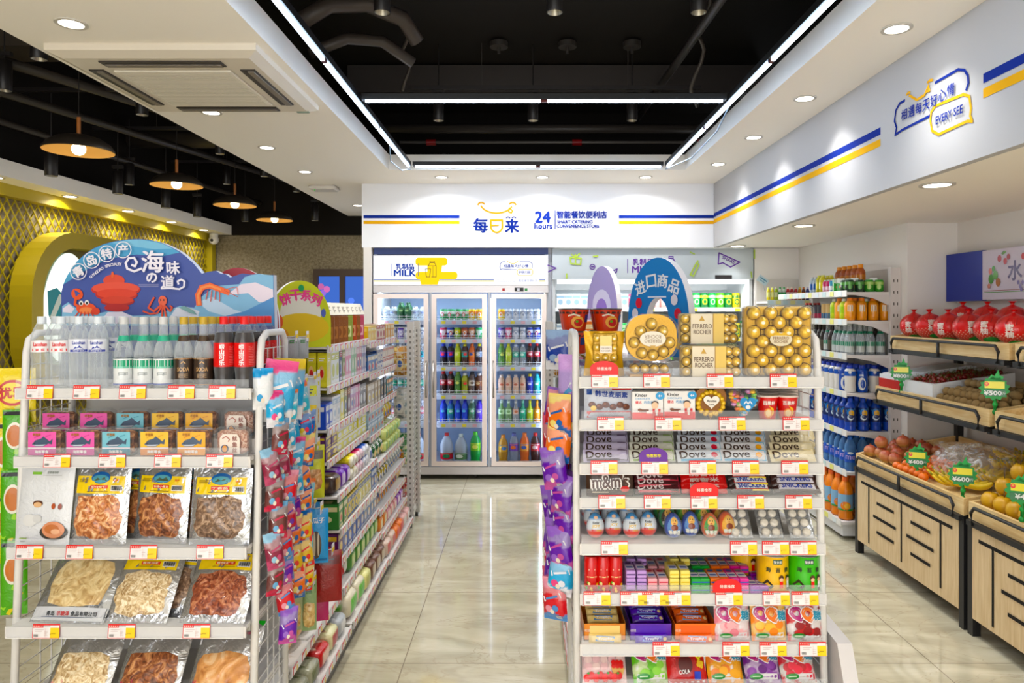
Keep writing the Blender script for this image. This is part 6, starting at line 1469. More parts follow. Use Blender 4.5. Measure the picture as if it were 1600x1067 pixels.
# ---------------------------------------------------------------- cut-out topper boards
def cutout(name, pts, th, face, edge='f0eef4'):
    root = empty(name); mb = MB(); mb.prism(pts, 0, th, face, 'paint', side=edge); mb.obj('board', root); return root
YS = 2.495
SX = lambda x: X(x*.2812, YS); SZ = lambda y: Z(340 + y*.2812, YS)
out = [(345, 860), (343, 560), (340, 420), (352, 370), (372, 325), (400, 280), (430, 240), (475, 200), (520, 170), (580, 145), (640, 130), (710, 120), (780, 118), (840, 125), (900, 140), (950, 162), (1000, 190), (1040, 222), (1080, 260), (1122, 312), (1160, 300), (1200, 295), (1228, 312), (1250, 312), (1280, 332), (1310, 322), (1345, 310), (1400, 316), (1440, 311), (1480, 320), (1520, 318), (1527, 620), (1530, 860)]
root = empty('topper_board', (SX(800), YS, SZ(860)))
mb = MB(); mb.prism([(SX(x), SZ(y)) for x, y in out], YS, YS + .03, '48589c', 'paint', side='dfe4f4'); part(mb, 'board', root)
fs = lambda u, v, h: (SX(u), YS - h, SZ(v))
def zl(pts, w_, c): return ('l', pts, w_, c)
mb = MB()
it = [('p', [(352, 372), (372, 325), (400, 282), (430, 243), (475, 203), (520, 173), (580, 148), (640, 133), (710, 123), (780, 121), (840, 128), (900, 143), (950, 165), (1000, 194), (900, 215), (760, 205), (600, 230), (480, 290)], '60a4cc'),
      ('p', [(620, 140), (710, 124), (780, 121), (900, 143), (960, 172), (860, 176), (740, 160)], '88c0dc'),
      ('p', [(346, 560), (346, 492), (380, 470), (420, 500), (480, 500), (560, 530), (600, 520), (680, 525), (740, 545), (860, 540), (920, 520), (1000, 490), (1080, 500), (1120, 440), (1200, 380), (1330, 370), (1360, 330), (1400, 318), (1440, 313), (1518, 321), (1524, 600), (346, 600)], '8cbcdc'),
      ('p', [(1340, 370), (1420, 360), (1518, 400), (1520, 470), (1440, 470), (1380, 420), (1260, 430)], 'f0e4f0'), ('p', [(1100, 470), (1180, 440), (1300, 510), (1400, 540), (1300, 560), (1160, 520)], 'c8dcf0'), ('p', [(1200, 560), (1360, 520), (1522, 440), (1524, 600), (1180, 600)], '5890c8'),
      ('p', [(350, 505), (385, 480), (415, 505), (400, 530), (350, 525)], 'e8e0f0'), ('p', [(570, 560), (600, 525), (680, 522), (740, 550), (800, 556), (800, 590), (560, 590)], 'e8e4f4'), ('p', [(940, 560), (980, 500), (1040, 495), (1110, 520), (1100, 560)], 'e4e8f4'),
      # plain red stacked rings
      ('e', 635, 350, 60, 34, 'd85848'), ('e', 645, 400, 138, 40, 'c03c30'), ('e', 645, 392, 132, 34, 'e06050'), ('e', 650, 430, 118, 34, 'b83830'), ('e', 650, 422, 112, 28, 'd85040'), ('e', 655, 465, 95, 28, 'a83028'), ('e', 655, 458, 90, 22, 'd04c3c'), ('e', 652, 500, 70, 22, 'b02c28'), ('e', 628, 318, 8, 18, 'e06848'),
      # crab
      ('e', 482, 505, 55, 32, 'e86030'), ('e', 482, 515, 38, 18, 'f09060'), ('e', 432, 425, 34, 30, 'e06030', .6), ('p', [(415, 400), (450, 420), (425, 440)], '48589c'), zl([(425, 450), (420, 480), (445, 500)], 14, 'e06030'), ('e', 535, 520, 24, 20, 'd85028'),
      ('e', 455, 475, 12, 14, 'f8f4f0'), ('e', 487, 472, 12, 14, 'f8f4f0'), ('e', 455, 478, 6, 8, '202020'), ('e', 487, 475, 6, 8, '202020')] + [zl([(440 + 18*i, 525), (420 + 26*i, 552)], 6, 'd04c28') for i in range(5)] + [
      # octopus
      ('e', 908, 462, 24, 28, 'e87058'), zl([(900, 485), (860, 520), (830, 500), (845, 470), (860, 445)], 11, 'e06048'), zl([(905, 490), (880, 530), (840, 535), (800, 520)], 9, 'e06048'), zl([(908, 490), (905, 560)], 10, 'd85840'), zl([(915, 490), (925, 540), (930, 565)], 10, 'e06048'), zl([(920, 488), (950, 520), (962, 500), (950, 490)], 9, 'e06048'), ('e', 898, 458, 4, 5, '202020'), ('e', 915, 458, 4, 5, '202020'),
      # shrimp
      zl([(1110, 480), (1105, 430), (1125, 390), (1170, 378), (1230, 400), (1270, 415)], 30, 'ec7038'), zl([(1110, 480), (1105, 430), (1125, 390), (1170, 378), (1230, 400)], 12, 'f49860'), zl([(1250, 405), (1325, 440)], 3, 'd85828'), zl([(1250, 400), (1320, 385), (1328, 430)], 3, 'd85828')] + [zl([(1160 + 22*i, 405), (1150 + 25*i, 455 + 10*(i % 2))], 5, 'd85828') for i in range(4)] + [
      ('p', [(1000, 500), (1030, 490), (1080, 515), (1100, 540), (1060, 530)], '80a8a8')]
mb.deco(fs, it, .0008, .00015, 'paint')
it = []
for (x, y, ch, rt) in ((449, 301, '青', .55), (522, 238, '岛', .4), (606, 203, '特', .2), (696, 181, '产', .05)):
    it += [('l', [(x + 44*math.cos(2*PI*i/20), y + 44*math.sin(2*PI*i/20)) for i in range(21)], 5, 'f0ecf4')]
mb.deco(fs, it, .0135, .0001, 'paint')
def ftx(u, v, h): return (SX(u), YS - h, SZ(-v))
tx = [('t', ch, x, -y, 58, 'f4f0f8', rt, .04) for (x, y, ch, rt) in ((449, 301, '青', .55), (522, 238, '岛', .4), (606, 203, '特', .2), (696, 181, '产', .05))]
for i, ch in enumerate('QINGDAO SPECIALTY'):
    t = i / 16; tx.append(('t', ch, 520 + 165*t, -(330 - 70*t - 22*math.sin(PI*t)), 15, 'f0ecf4', .62 - .45*t, .04)) if ch != ' ' else None
tx += [('t', '海', 862, -245, 118, 'f4f0fa', 0, .028), ('t', '味', 975, -280, 72, 'f4f0fa', .05, .03), ('t', 'の', 857, -335, 52, 'f4f0fa', 0, .05), ('t', '道', 945, -358, 72, 'f4f0fa', 0, .03),
       ('l', [(800, -285), (760, -300), (722, -285), (714, -255), (730, -228), (760, -225), (775, -250), (765, -272), (748, -265)], 12, 'f4f0fa'), ('l', [(910, -395), (960, -393), (1010, -398), (1035, -385), (1038, -355), (1020, -345), (1000, -355), (1005, -370)], 10, 'f4f0fa')] + [('r', 840, -372 - 6*i, 110, 1.5, 'b8b8d8') for i in range(3)]
mb.deco(ftx, tx, .0145, .00012, 'paint')
art = part(mb, 'printed_art', root)
tag(root, 'big blue wave shaped topper board with sea creatures above the left rack', 'topper board')
def archboard(name, w_, h, th, face, lab, loc, rz, arch=None, deco=(), edge='ecebf2', dfn=None):
    root = empty(name, loc); n = 22
    outer = [(w_/2*math.cos(PI*i/n), h*.35 + h*.65*math.sin(PI*i/n)) for i in range(n+1)] + [(-w_/2, 0)]
    if arch:
        iw, ih = arch; inner = [(-iw/2, 0)] + [(-iw/2*math.cos(PI*i/10), ih*.5 + ih*.5*math.sin(PI*i/10)) for i in range(11)] + [(iw/2, 0)]
        outer += inner
    outer += [(w_/2, 0)]
    mb = MB(); mb.prism(outer, 0, th, face, side=edge); mb.deco(lambda u, v, q: (u, -q, v), list(deco), .001, .0004, 'paint'); mb.obj('board', root)
    root.rotation_euler = (0, 0, R(rz)); tag(root, lab, 'topper board'); return root
dots = [('e', rnd.uniform(-.1, .1), rnd.uniform(.02, .12), .014, .018, c) for c in ('f0a030', 'e8e0f0', '40a060', 'f0d040', 'e07090')]
archboard('topper_board', .31, .35, .025, 'b8404c', 'round dusty pink topper board peeking behind the blue sea board', (X(372, 2.75), 2.75, 1.421), 8, None, [('e', 0, .12, .14, .15, 'c8606c')] + [('t', ch, -.075 + .06*i, .235 + .03*math.sin(PI*(i+.3)/2.6), .06, 'f4e8ec', .25 - .2*i, .12) for i, ch in enumerate('上闪耍')] + [('t', ch, -.075 + .06*i, .235 + .03*math.sin(PI*(i+.3)/2.6), .056, 'b03848', .25 - .2*i, .04) for i, ch in enumerate('上闪耍')])
archboard('topper_board', .3, .31, .025, 'd0d840', 'yellow green oval topper board with pink lettering over the paper bags', (X(470, 3.22), 3.22, 1.431), 42, None,
          [('e', 0, .16, .10, .09, 'f4f4e8'), ('e', 0, .09, .14, .07, 'e8c830')] + [('t', ch, -.075 + .05*i, .215 + .03*math.sin(PI*(i+.3)/3.6), .05, 'f0609c', .4 - .27*i, .05) for i, ch in enumerate('饼干系列')] + [('e', -.1, .12, .014, .03, 'e86840'), ('e', .11, .16, .012, .02, '6070c0'), ('e', -.09, .06, .03, .03, 'e0a020'), ('e', 0, .275, .014, .016, '30a060')])
archboard('topper_board', .3, .37, .035, '2a86cc', 'bright blue arched topper board with white lettering above the chocolates', (X(1027, 2.62), 2.62, 1.431), -52, (.12, .22),
          [('t', ch, -.085 + .056*i, .25 + .035*math.sin(PI*(i+.3)/3.6), .05, 'f0f4fc', .35 - .23*i, .03) for i, ch in enumerate('进口商品')] + [('r', 0, .222, .09, .006, 'e0e8f8')] + [('e', a, b, .016, .02, c) for a, b, c in ((-.11, .16, 'e8e4f0'), (-.09, .2, 'd84050'), (.1, .16, 'd84050'), (.115, .1, 'e8e4f0'), (-.12, .09, '30a060'), (.085, .21, 'e8e4f0'), (-.1, .05, 'd84050'), (.105, .05, 'f0c040'), (-.075, .13, 'e8e4f0'), (.075, .12, '3048a0'))])
archboard('topper_board', .34, .42, .03, 'a8a0d0', 'pale purple oval topper board behind the orange noodle cups', (X(940, 3.9), 3.9, 1.431), -66, None, [('e', 0, .2, .1, .09, 'd8d8f0'), ('e', 0, .18, .06, .06, '9880c8'), ('e', .09, .1, .04, .05, 'c0d080'), ('e', -.09, .1, .04, .05, 'c0d080')])
# green and yellow sachets hanging at the far left
rt = [('yellow', 'f0d818', 'c02030'), ('green', '58a828', 'f0e8c0')]
for k, (px, py0, py1, nm, Y_, w_) in enumerate([(22, 575, 660, 'yellow', 2.35, .13), (25, 640, 745, 'green', 2.33, .08), (22, 735, 850, 'green', 2.32, .08), (22, 845, 960, 'green', 2.31, .08), (6, 660, 780, 'yellow', 2.38, .06), (6, 775, 880, 'yellow', 2.38, .06)]):
    c, c2 = dict((a, (b, d)) for a, b, d in rt)[nm]; h = (py1-py0)*Y_/F
    it = [('e', 0, h*.55, w_*.36, h*.24, c2), ('e', 0, h*.55, w_*.3, h*.19, c), ('t', '优乐', 0, h*.56, h*.2, c2 if nm == 'yellow' else 'b03020', .1, .05), ('l', [(-w_*.4, h*.1), (w_*.2, h*.3)], h*.07, 'e8f0a0')] if k == 0 else [('e', 0, h*.62, w_*.34, h*.2, 'f4f0e0'), ('e', 0, h*.62, w_*.28, h*.16, 'c87838'), ('l', [(-w_*.4, h*.1), (w_*.1, h*.4)], h*.06, 'a0d850'), ('l', [(-w_*.2, h*.02), (w_*.3, h*.3)], h*.05, 'e0d020'), ('r', 0, h*.95, w_*.9, h*.05, '202020')]
    place(f'sach{k}', lambda: bag(w_, h, .01, c, it, 'wrap', None, 'drink_sachet'), (X(px, Y_), Y_, Z(py1, Y_)), ['yellow milk tea sachet with red lettering at the far left edge', 'green milk tea sachet, uppermost of the green ones at far left', 'green milk tea sachet, middle of the green ones at far left', 'green milk tea sachet, lowest of the green ones at far left', 'narrow yellow sachet at the picture edge, upper', 'narrow yellow sachet at the picture edge, lower'][k], 'drink sachet', 'hanging drink sachets', rz=R(12))
# ================================================================ upright drinks fridge
FY = 6.64
fx0, fx1 = -1.436, .222
root = empty('drinks_fridge', ((fx0+fx1)/2, 7.0, 0)); FR = root
fZ = lambda py: Z(py, FY)
SI = 'c8c4c4'
mb = MB(); zt = 2.14
mb.b6(fx0, fx1, 7.34, 7.38, .1, zt, 'a8bcd8'); mb.b6(fx0, fx0+.03, FY, 7.34, .1, zt, 'd0d4da'); mb.b6(fx1-.03, fx1, FY, 7.34, .1, zt, 'd0d4da'); mb.b6(fx0, fx1, FY+.03, 7.34, .09, .13, 'b8c0c8'); mb.b6(fx0, fx1, FY+.03, 7.34, 1.84, zt, 'd0d4da')
part(mb, 'cabinet', root)
mb = MB(); mb.b6(fx0, fx1, FY-.01, FY+.03, fZ(741), fZ(729), SI, 'steel'); part(mb, 'kick_panel', root)
mb = MB(); mb.b6(fx0, fx1, FY-.025, FY+.03, fZ(457), fZ(446), SI, 'steel')
part(mb, 'control_panel', root)
mb = MB(); mb.b6(X(804, FY), X(818, FY), FY-.03, FY-.025, fZ(455.5), fZ(449.5), '202020'); 
for px, c in ((787, 'a02020'), (810, 'd8d8e0'), (822, '208040')): mb.b6(X(px-2, FY), X(px+2, FY), FY-.033, FY-.03, fZ(454.5), fZ(450.5), c)
part(mb, 'thermostat', root)
mb = MB(); mb.b6(fx0, fx1, FY-.03, FY+.03, fZ(445.5), fZ(399), 'd8d8e0', 'steel'); mb.b6(fx0+.01, fx1-.01, FY-.032, FY-.03, fZ(444.5), fZ(400.5), 'fbfbff', 'glow')
g = lambda x, y: (X(570 + x*.1875, FY), Z(380 + y*.1875, FY))
def gp(pts, c): return ('p', [g(*p) for p in pts], c)
def gl(pts, w_, c): return ('l', [g(*p) for p in pts], w_*.1875*FY/F, c)
fh = lambda u, v, h: (u, FY - .032 - h, v)
def rr(x0, y0, x1, y1, r, n=5):
    p = []
    for cx, cy, a0 in ((x1-r, y0+r, -90), (x1-r, y1-r, 0), (x0+r, y1-r, 90), (x0+r, y0+r, 180)):
        for i in range(n+1): a = R(a0 + 90*i/n); p.append((cx + r*math.cos(a), cy + r*math.sin(a)))
    return p
it = [gp([(80, 299), (1078, 299), (1078, 308), (80, 308)], '3c54a0'), gp([(80, 312), (1078, 312), (1078, 320), (80, 320)], 'f0c820'), gp([(1452, 299), (1504, 299), (1504, 308), (1452, 308)], '3c54a0'), gp([(1452, 312), (1504, 312), (1504, 320), (1452, 320)], 'f0c820'),
      gp(rr(427, 122, 692, 188, 25), 'f4c818'), gp([(525, 180), (650, 180), (640, 250), (525, 250)], 'f4c818'), gp(rr(427, 240, 775, 302, 25), 'f4c818'), gp([(460, 290), (630, 290), (610, 346), (475, 346)], 'f4c818'),
      gl([(230, 172), (230, 275)], 5, BL), gl([(450, 172), (450, 275)], 5, '6a6a80'),
      ('t', '乳制品', *g(340, 197), .055, BL, 0, .05), ('t', 'MILK', *g(340, 250), .055, BL, 0, .06, .205),
      gl([(510, 215), (553, 215), (545, 283), (518, 283), (510, 215)], 5, '605830'), gl([(533, 190), (598, 190), (598, 283), (560, 283)], 5, '605830'), gl([(533, 190), (548, 165), (585, 165), (598, 190)], 5, '605830'), gl([(548, 165), (548, 152), (585, 152), (585, 165)], 4, '605830'), gl([(573, 190), (573, 283)], 3, '605830'),
      gl([(1170, 157), (1150, 157), (1130, 172), (1127, 200), (1130, 222), (1145, 215), (1262, 224)], 5, BL), gl([(1292, 157), (1375, 157), (1393, 170), (1396, 208)], 5, BL), gl(rr(1270, 217, 1400, 270, 22) + [rr(1270, 217, 1400, 270, 22)[0]], 5, YE), gl([(1185, 148), (1205, 165), (1240, 172), (1265, 162), (1280, 148)], 5, YE),
      ('t', '相遇每天好心情', *g(1260, 192), .03, BL, 0, .03, .235), ('t', 'EVERY SEE', *g(1333, 243), .02, BL, 0, .05, .105), ('t', '智能餐饮便利店', *g(1360, 314), .022, '3c54a0', 0, .0, .175), ('t', 'SMART CATERING', *g(1140, 305), .009, '5060a0', 0, 0, .1), ('t', 'CONVENIENCE STORE', *g(1175, 319), .009, '5060a0', 0, 0, .19)]
mb.deco(fh, it, .001, .0004, 'glow'); part(mb, 'light_box', root)
DX = [(584.5, 670), (675, 761), (768, 853.5)]
for i, (a, b) in enumerate(DX):
    xa, xb = X(a, FY), X(b, FY); za, zb = fZ(727), fZ(459); t = .045
    mb = MB(); ring(mb, [(xa, za), (xb, za), (xb, zb), (xa, zb)], [(xa+t, za+t), (xb-t, za+t), (xb-t, zb-t), (xa+t, zb-t)], FY-.035, FY, 'e0d4cf', 'steel', 'xz'); dr = part(mb, 'door', root)
    mb = MB(); mb.b6(xa+t, xb-t, FY-.018, FY-.012, za+t, zb-t, mat='pane'); mb.obj('glass', dr)
    hxx = xb - .02 if i == 0 else xa + .02
    mb = MB(); mb.tube([(hxx, FY-.036, fZ(620)), (hxx, FY-.065, fZ(616)), (hxx, FY-.065, fZ(568)), (hxx, FY-.036, fZ(564))], .009, 'b8b4b0', 'steel', 8); mb.obj('handle', dr)
for x in (X(672.5, FY), X(764.5, FY)):
    mb = MB(); mb.b6(x - .012, x + .012, FY, FY+.05, .12, fZ(457), 'a8acb4', 'steel'); part(mb, 'mullion', root)
mb = MB()
for x in (fx0 + .04, X(672.5, FY), X(764.5, FY), fx1 - .04): 
    mb = MB(); mb.b6(x - .014, x + .014, FY+.055, FY+.065, .2, fZ(466), 'c8dcff', 'led'); part(mb, 'interior_light', root)
for x in (X(628, FY), X(718, FY), X(811, FY)): area('fridge_lamp', (x, FY+.16, 1.82), (0, 0, 0), .4, .05, 2.5, (.8, .92, 1))
for x in (X(586, FY)+.05, X(672.5, FY), X(764.5, FY), X(850, FY)-.03): area('fridge_side_lamp', (x, FY+.04, 1.0), (R(90), 0, PI), .02, 1.5, 1.6, (.8, .92, 1))
for k, px in enumerate((592, 743, 846)):
    mb = MB(); mb.cyl((X(px, FY), FY+.06, .03), .03, .025, '383434', axis='x'); mb.b6(X(px, FY)-.018, X(px, FY)+.018, FY+.04, FY+.08, .05, .1, '706c68'); part(mb, 'castor', root)
ZS = [1.515, 1.335, 1.068, .795, .522, .152]
for i, (a, b) in enumerate(DX):
    xa, xb = X(a, FY) + .02, X(b, FY) - .02
    for z in ZS[:5]:
        mb = MB(); mb.b6(xa, xb, FY+.09, 7.32, z-.008, z-.002, 'dfe6ee'); mb.b6(xa, xb, FY+.08, FY+.088, z-.045, z-.005, 'ccd2e0'); s_ = part(mb, 'shelf', root)
        mb = MB()
        for zz in (.012, .035): mb.tube([(xa, FY+.084, z+zz), (xb, FY+.084, z+zz)], .0028, 'eef0f4', 'paint', 4)
        for k in range(8): x = xa + (xb-xa)*k/7; mb.tube([(x, FY+.084, z-.005), (x, FY+.084, z+.05)], .0022, 'eef0f4', 'paint', 4)
        mb.obj('wire_guard', s_)
        for k in range(4):
            m2 = MB(); m2.b6(xa + .06 + k*.1, xa + .10 + k*.1, FY+.0775, FY+.0795, z-.038, z-.012, 'e8d860' if (k+i) % 2 else 'e8b8c0'); m2.obj('price_tag', s_)
mb = MB(); mb.b6(fx1, fx1 + .036, FY+.01, FY+.04, 0, 2.2, 'c4c8d0'); part(mb, 'side_filler', root)
mb = MB(); mb.b6(fx0, fx1, FY+.0, FY+.03, 2.14, 2.2, '4a5c9c'); part(mb, 'top_filler', root)
tag(root, 'tall three door glass front drinks fridge under the header sign', 'fridge')
def fcan(c, c2, c3='f4f4f4'): return lambda: can(.031, .105, c, [('r', 0, .07, .19, .03, c2), ('e', 0, .05, .016, .022, c3), ('e', 0, .05, .010, .013, c2)])
def fbot(kind, r, h, body, cap, lc, l2, mat='gloss', lz=(.4, .65)): return lambda: bottle(kind, r, h, body, mat, cap, (lz[0], lz[1], lc), [('e', 0, h*(lz[0]+lz[1])/2, r*.6, h*.06, l2), ('r', 0, h*(lz[1]-.03), r*4, h*.015, l2)], seg=14, caph=.1)
FK = {'gc': ('green and white can', fcan('3ca060', 'f0f0f0', 'd03040')), 'yc': ('yellow can', fcan('f0d028', 'e89020')), 'pc': ('pink can', fcan('d85070', 'f0d8e0')), 'bc': ('blue cola can', fcan('1848b0', 'e8ecf4', 'd03040')), 'lc': ('lime can', fcan('88b830', 'f0e030')), 'oc': ('orange brown can', fcan('b86038', 'e8c0a0')), 'rc': ('rust can', fcan('903828', 'e09060')), 'gg': ('bright green can', fcan('30c070', 'd8f8e0')), 'wc': ('white can', fcan('e0e4ec', 'a0a8b8', 'f4f4f4')), 'vc': ('violet can', fcan('6040a0', 'c0b8e0')),
      'pb': ('dark cola bottle with blue label', fbot('cola', .032, .215, '1c1418', '1848c0', '1838a8', 'e04050')), 'lb': ('lime soda bottle', fbot('cola', .032, .215, 'b8c828', 'e8e030', 'c8e040', 'f0f0a0')), 'tb': ('dark cola bottle with teal label', fbot('cola', .032, .215, '402018', 'e8e030', '30a0a0', 'e04040')), 'ob': ('orange soda bottle', fbot('cola', .032, .215, 'd87018', 'f08020', 'e89040', '3050a0')), 'db': ('dark cola bottle with yellow cap', fbot('cola', .032, .215, '301820', 'f0e020', '8898b0', 'e8e8f0')),
      'cb': ('cola bottle with dark red label', fbot('cola', .032, .22, '28100c', 'c01828', 'a82838', 'f0d0d0')), 'gb': ('green tea bottle', fbot('tea', .033, .21, '508838', '80a040', '307038', 'e0e880')), 'yb': ('yellow green juice bottle', fbot('tea', .033, .2, 'a8b028', 'e8e8e0', '88a820', 'e84040')), 'wb': ('dark bottle with white label', fbot('tea', .033, .21, '584840', '303030', 'e8e0d0', '605040')), 'nb': ('brown coffee bottle', fbot('tea', .033, .2, '603828', 'e8e0d8', '8a5030', 'e0c8a0')),
      'sb': ('bright blue sports drink bottle', fbot('cola', .032, .21, '1c58d8', '1838c8', '2048d0', '70c8f0')), 'sg': ('blue green sports drink bottle', fbot('cola', .032, .205, '2878b8', '2050d0', '48b890', 'd0f0f8')), 'gr': ('pale green water bottle', fbot('tea', .033, .21, '88b8a0', 'e0f0e8', '48a070', 'e0f0e8', 'tinted')), 'vb': ('violet drink bottle', fbot('tea', .033, .2, '5840c0', '3830b0', '7060d8', 'e0d8f8')),
      'w1': ('clear water bottle with cyan label', fbot('water', .032, .215, 'ffffff', 'e8f0f8', '48b8c8', '206080', 'clear')), 'w2': ('clear water bottle with teal label', fbot('water', .032, .21, 'ffffff', 'e8f0f8', '20a088', 'd0f0e0', 'clear')), 'w3': ('clear water bottle with pink label', fbot('water', .032, .215, 'ffffff', 'e8e8f0', 'e87088', 'f4f0f4', 'clear')),
      'g2': ('dark green soda bottle', fbot('cola', .033, .17, '1c6038', '205838', '186830', 'b0e0a0')), 'ww': ('small clear water bottle', fbot('water', .032, .13, 'ffffff', 'f0f4f8', 'd8e4f0', '8090c0', 'clear')), 'jr': ('big water jug with red label', fbot('jug', .062, .29, 'e8f0f8', 'c82838', 'd03048', '208050', 'tinted', (.14, .35))), 'jg': ('big water jug with green label', fbot('jug', .062, .28, 'e8f0f8', 'e8f4f0', '608858', 'e8f0e0', 'tinted', (.14, .35))), 'g3': ('large green soda bottle', fbot('cola', .05, .30, '28a048', '60c840', '80c828', 'f0f080')),
      'o3': ('large orange soda bottle', fbot('cola', .046, .29, 'd8702c', 'e88030', 'e8a050', '4060b0')), 'c3': ('large dark cola bottle', fbot('cola', .046, .29, '3a1c18', 'b82030', 'a83038', 'e8d0d0')), 'v3': ('large clear bottle with violet label', fbot('cola', .046, .29, 'c8d0e0', '6870b0', '7048a8', 'e87830', 'tinted')), 'r3': ('large amber bottle', fbot('cola', .046, .27, 'b88838', 'd08830', 'd8a838', '4878b0')),
      'ly': ('lime yellow slim bottle', fbot('soda', .031, .2, 'b8d020', 'e8e840', 'd0e050', 'f8f8d0')), 'ts': ('teal slim bottle', fbot('soda', .031, .2, '28a080', 'a0e0c8', '30b890', 'e0f8f0')), 'pg': ('pale green slim bottle', fbot('soda', .031, .2, 'b8e0a8', 'e8f8e0', 'd0f0c0', '80b070', 'tinted')), 'cl': ('clear slim bottle', fbot('soda', .031, .2, 'e8ecf0', 'f0f0f0', 'e8c8b8', 'c87858', 'tinted')), 'os': ('orange slim bottle', fbot('soda', .031, .2, 'e8962c', 'f0b040', 'f0a840', 'f8e8c0')),
      'bt': ('dark blue tea bottle', fbot('tea', .031, .19, '2038a0', 'e0d040', '3048b8', 'e8e8f8')), 'te': ('turquoise tea bottle', fbot('tea', .031, .19, '30a0a8', '50b0d0', '40b8a0', 'e8f8f8')), 'be': ('beige milk tea bottle', fbot('tea', .031, .18, 'd8b8a0', 'e8d8c8', 'e8c8b0', 'c06850'))}
ROWS = [[['ww', 'ww', 'g2', 'g2', 'ww', 'ww'], ['gc', 'gc', 'gc', 'gc', 'yc', 'yc'], ['yc', 'wc', 'wc', 'wc', 'wb_', 'wc']],
        [['pc', 'wc', 'vc', 'wc', 'rc', 'wc'], ['pc', 'bc', 'lc', 'rc', 'oc', 'gg'], ['vc', 'pc', 'wc', 'wc', 'bc', 'bc']],
        [['w1', 'w1', 'w1', 'w1', 'w1', 'w1'], ['pb', 'pb', 'lb', 'tb', 'ob', 'db'], ['gb', 'lb', 'w2', 'w2', 'cb', 'cb']],
        [['w2', 'w2', 'w2', 'w2', 'w2', 'w2'], ['cb', 'cb', 'gb', 'yb', 'wb', 'nb'], ['be', 'be', 'be', 'be', 'bt', 'te']],
        [['w3', 'w3', 'w3', 'w3', 'w3', 'w3'], ['sb', 'sg', 'sb', 'sb', 'gr', 'vb'], ['pg', 'pg', 'cl', 'ts', 'ly', 'os']],
        [['jr', 'jg', 'jr'], ['jr', 'jg', 'g3'], ['r3', 'v3', 'o3', 'c3']]]
for ri, row in enumerate(ROWS):
    for di, ks_ in enumerate(row):
        xa, xb = X(DX[di][0], FY) + .055, X(DX[di][1], FY) - .05
        n = len(ks_)
        for k, key in enumerate(ks_):
            if key == 'wb_': key = 'wc'
            nm, bf = FK[key]
            for dep in range(2 if ri < 5 else 1):
                x = xa + (xb - xa)*(k + .5)/n
                place('F' + key, bf, (x, FY + .135 + dep*.08, ZS[ri] + (.0005 if ri < 5 else -.02)), f"{nm}, {ORDN[k]} from left{' rear' if dep else ''}, {['left', 'middle', 'right'][di]} fridge door, shelf {WORDN[ri]}", 'drink', f"drinks on fridge shelf {WORDN[ri]}", rz=rnd.uniform(-.3, .3))
# ================================================================ open cooler beside the fridge
cx0, cx1, CY = .262, 2.165, 6.64
root = empty('open_cooler', ((cx0+cx1)/2, 7.05, 0))
mb = MB(); mb.b6(cx0, cx1, 7.4, 7.44, .1, 2.19, 'e4ecf0'); mb.b6(cx0, cx0+.03, CY, 7.4, .1, 2.19, 'dce0e4'); mb.b6(cx1-.03, cx1, CY, 7.4, .1, 2.19, 'dce0e4'); mb.b6(cx0, cx1, CY, 7.4, 0, .45, 'd4d8dc'); part(mb, 'cabinet', root)
mb = MB(); mb.b6(cx0, cx1, CY-.03, CY, 1.90, 2.195, 'c4ccd2', 'gloss')
c2p = lambda x, y: (X(840 + x*.3, CY), Z(380 + y*.3, CY))
def cl_(pts, w_, c): return ('l', [c2p(*p) for p in pts], w_, c)
PU = '6a4a98'; GN = 'b4cc68'
it = [('r', (cx0+cx1)/2, 2.05, cx1-cx0-.03, .26, 'c8d0d6'), cl_([(940, 52), (1048, 100), (1000, 125), (960, 103), (936, 110), (940, 52)], .012, PU), ('t', 'SHARE', *c2p(990, 88), .03, PU, -.42, .04, .13), ('t', '乳制品', *c2p(545, 98), .06, PU, 0, .04), ('t', 'MILK', *c2p(545, 138), .06, PU, 0, .05, .2), cl_([(466, 85), (466, 155)], .006, PU),
      cl_([(668, 100), (712, 100), (712, 160), (668, 160), (668, 100), (680, 80), (702, 80), (712, 100)], .01, PU), cl_([(680, 80), (680, 70), (702, 70), (702, 80)], .008, PU), cl_([(300, 124 - 0)] and [(284 + 13*math.cos(a), 124 + 13*math.sin(a)) for a in [2*PI*i/12 for i in range(13)]], .008, PU), ('r', *c2p(284, 124), .03, .012, PU),
      cl_([(328, 138), (385, 148), (412, 134), (408, 152), (385, 156), (328, 142)], .01, PU), cl_([(345, 185), (360, 160)], .008, PU), cl_([(338, 182), (352, 160)], .008, PU), cl_([(52, 115), (95, 130), (55, 150)], .01, PU),
      cl_([(168, 75), (225, 80), (222, 112), (172, 108), (168, 75)], .014, GN), cl_([(196, 60), (196, 110)], .014, GN), cl_([(175, 60), (196, 75), (218, 55)], .014, GN), cl_([(790, 165), (822, 105), (835, 112), (806, 172), (790, 165)], .014, GN), cl_([(824, 104), (830, 92)], .014, GN), cl_([(790, 48), (812, 58)], .012, GN), cl_([(288, 70), (312, 68)], .014, GN), cl_([(150, 160), (150, 184)], .014, GN), cl_([(1105, 150), (1108, 180)], .012, GN), cl_([(1122, 38), (1122, 80)], .014, GN)]
mb.deco(lambda u, v, h: (u, CY - .03 - h, v), it, .001, .0004, 'dull'); mb.b6(X(1116, CY), X(1142, CY), CY-.036, CY-.031, Z(436, CY), Z(430, CY), '201c20'); part(mb, 'canopy_sign', root)
mb = MB(); mb.b6(cx0+.05, cx1-.05, CY+.02, CY+.08, 1.865, 1.895, 'f4faff', 'lamp'); part(mb, 'light_tube', root)
mb = MB(); mb.b6(cx0+.03, cx1-.03, 7.36, 7.40, 1.82, 2.0, 'fbfdff'); part(mb, 'air_grille', root)
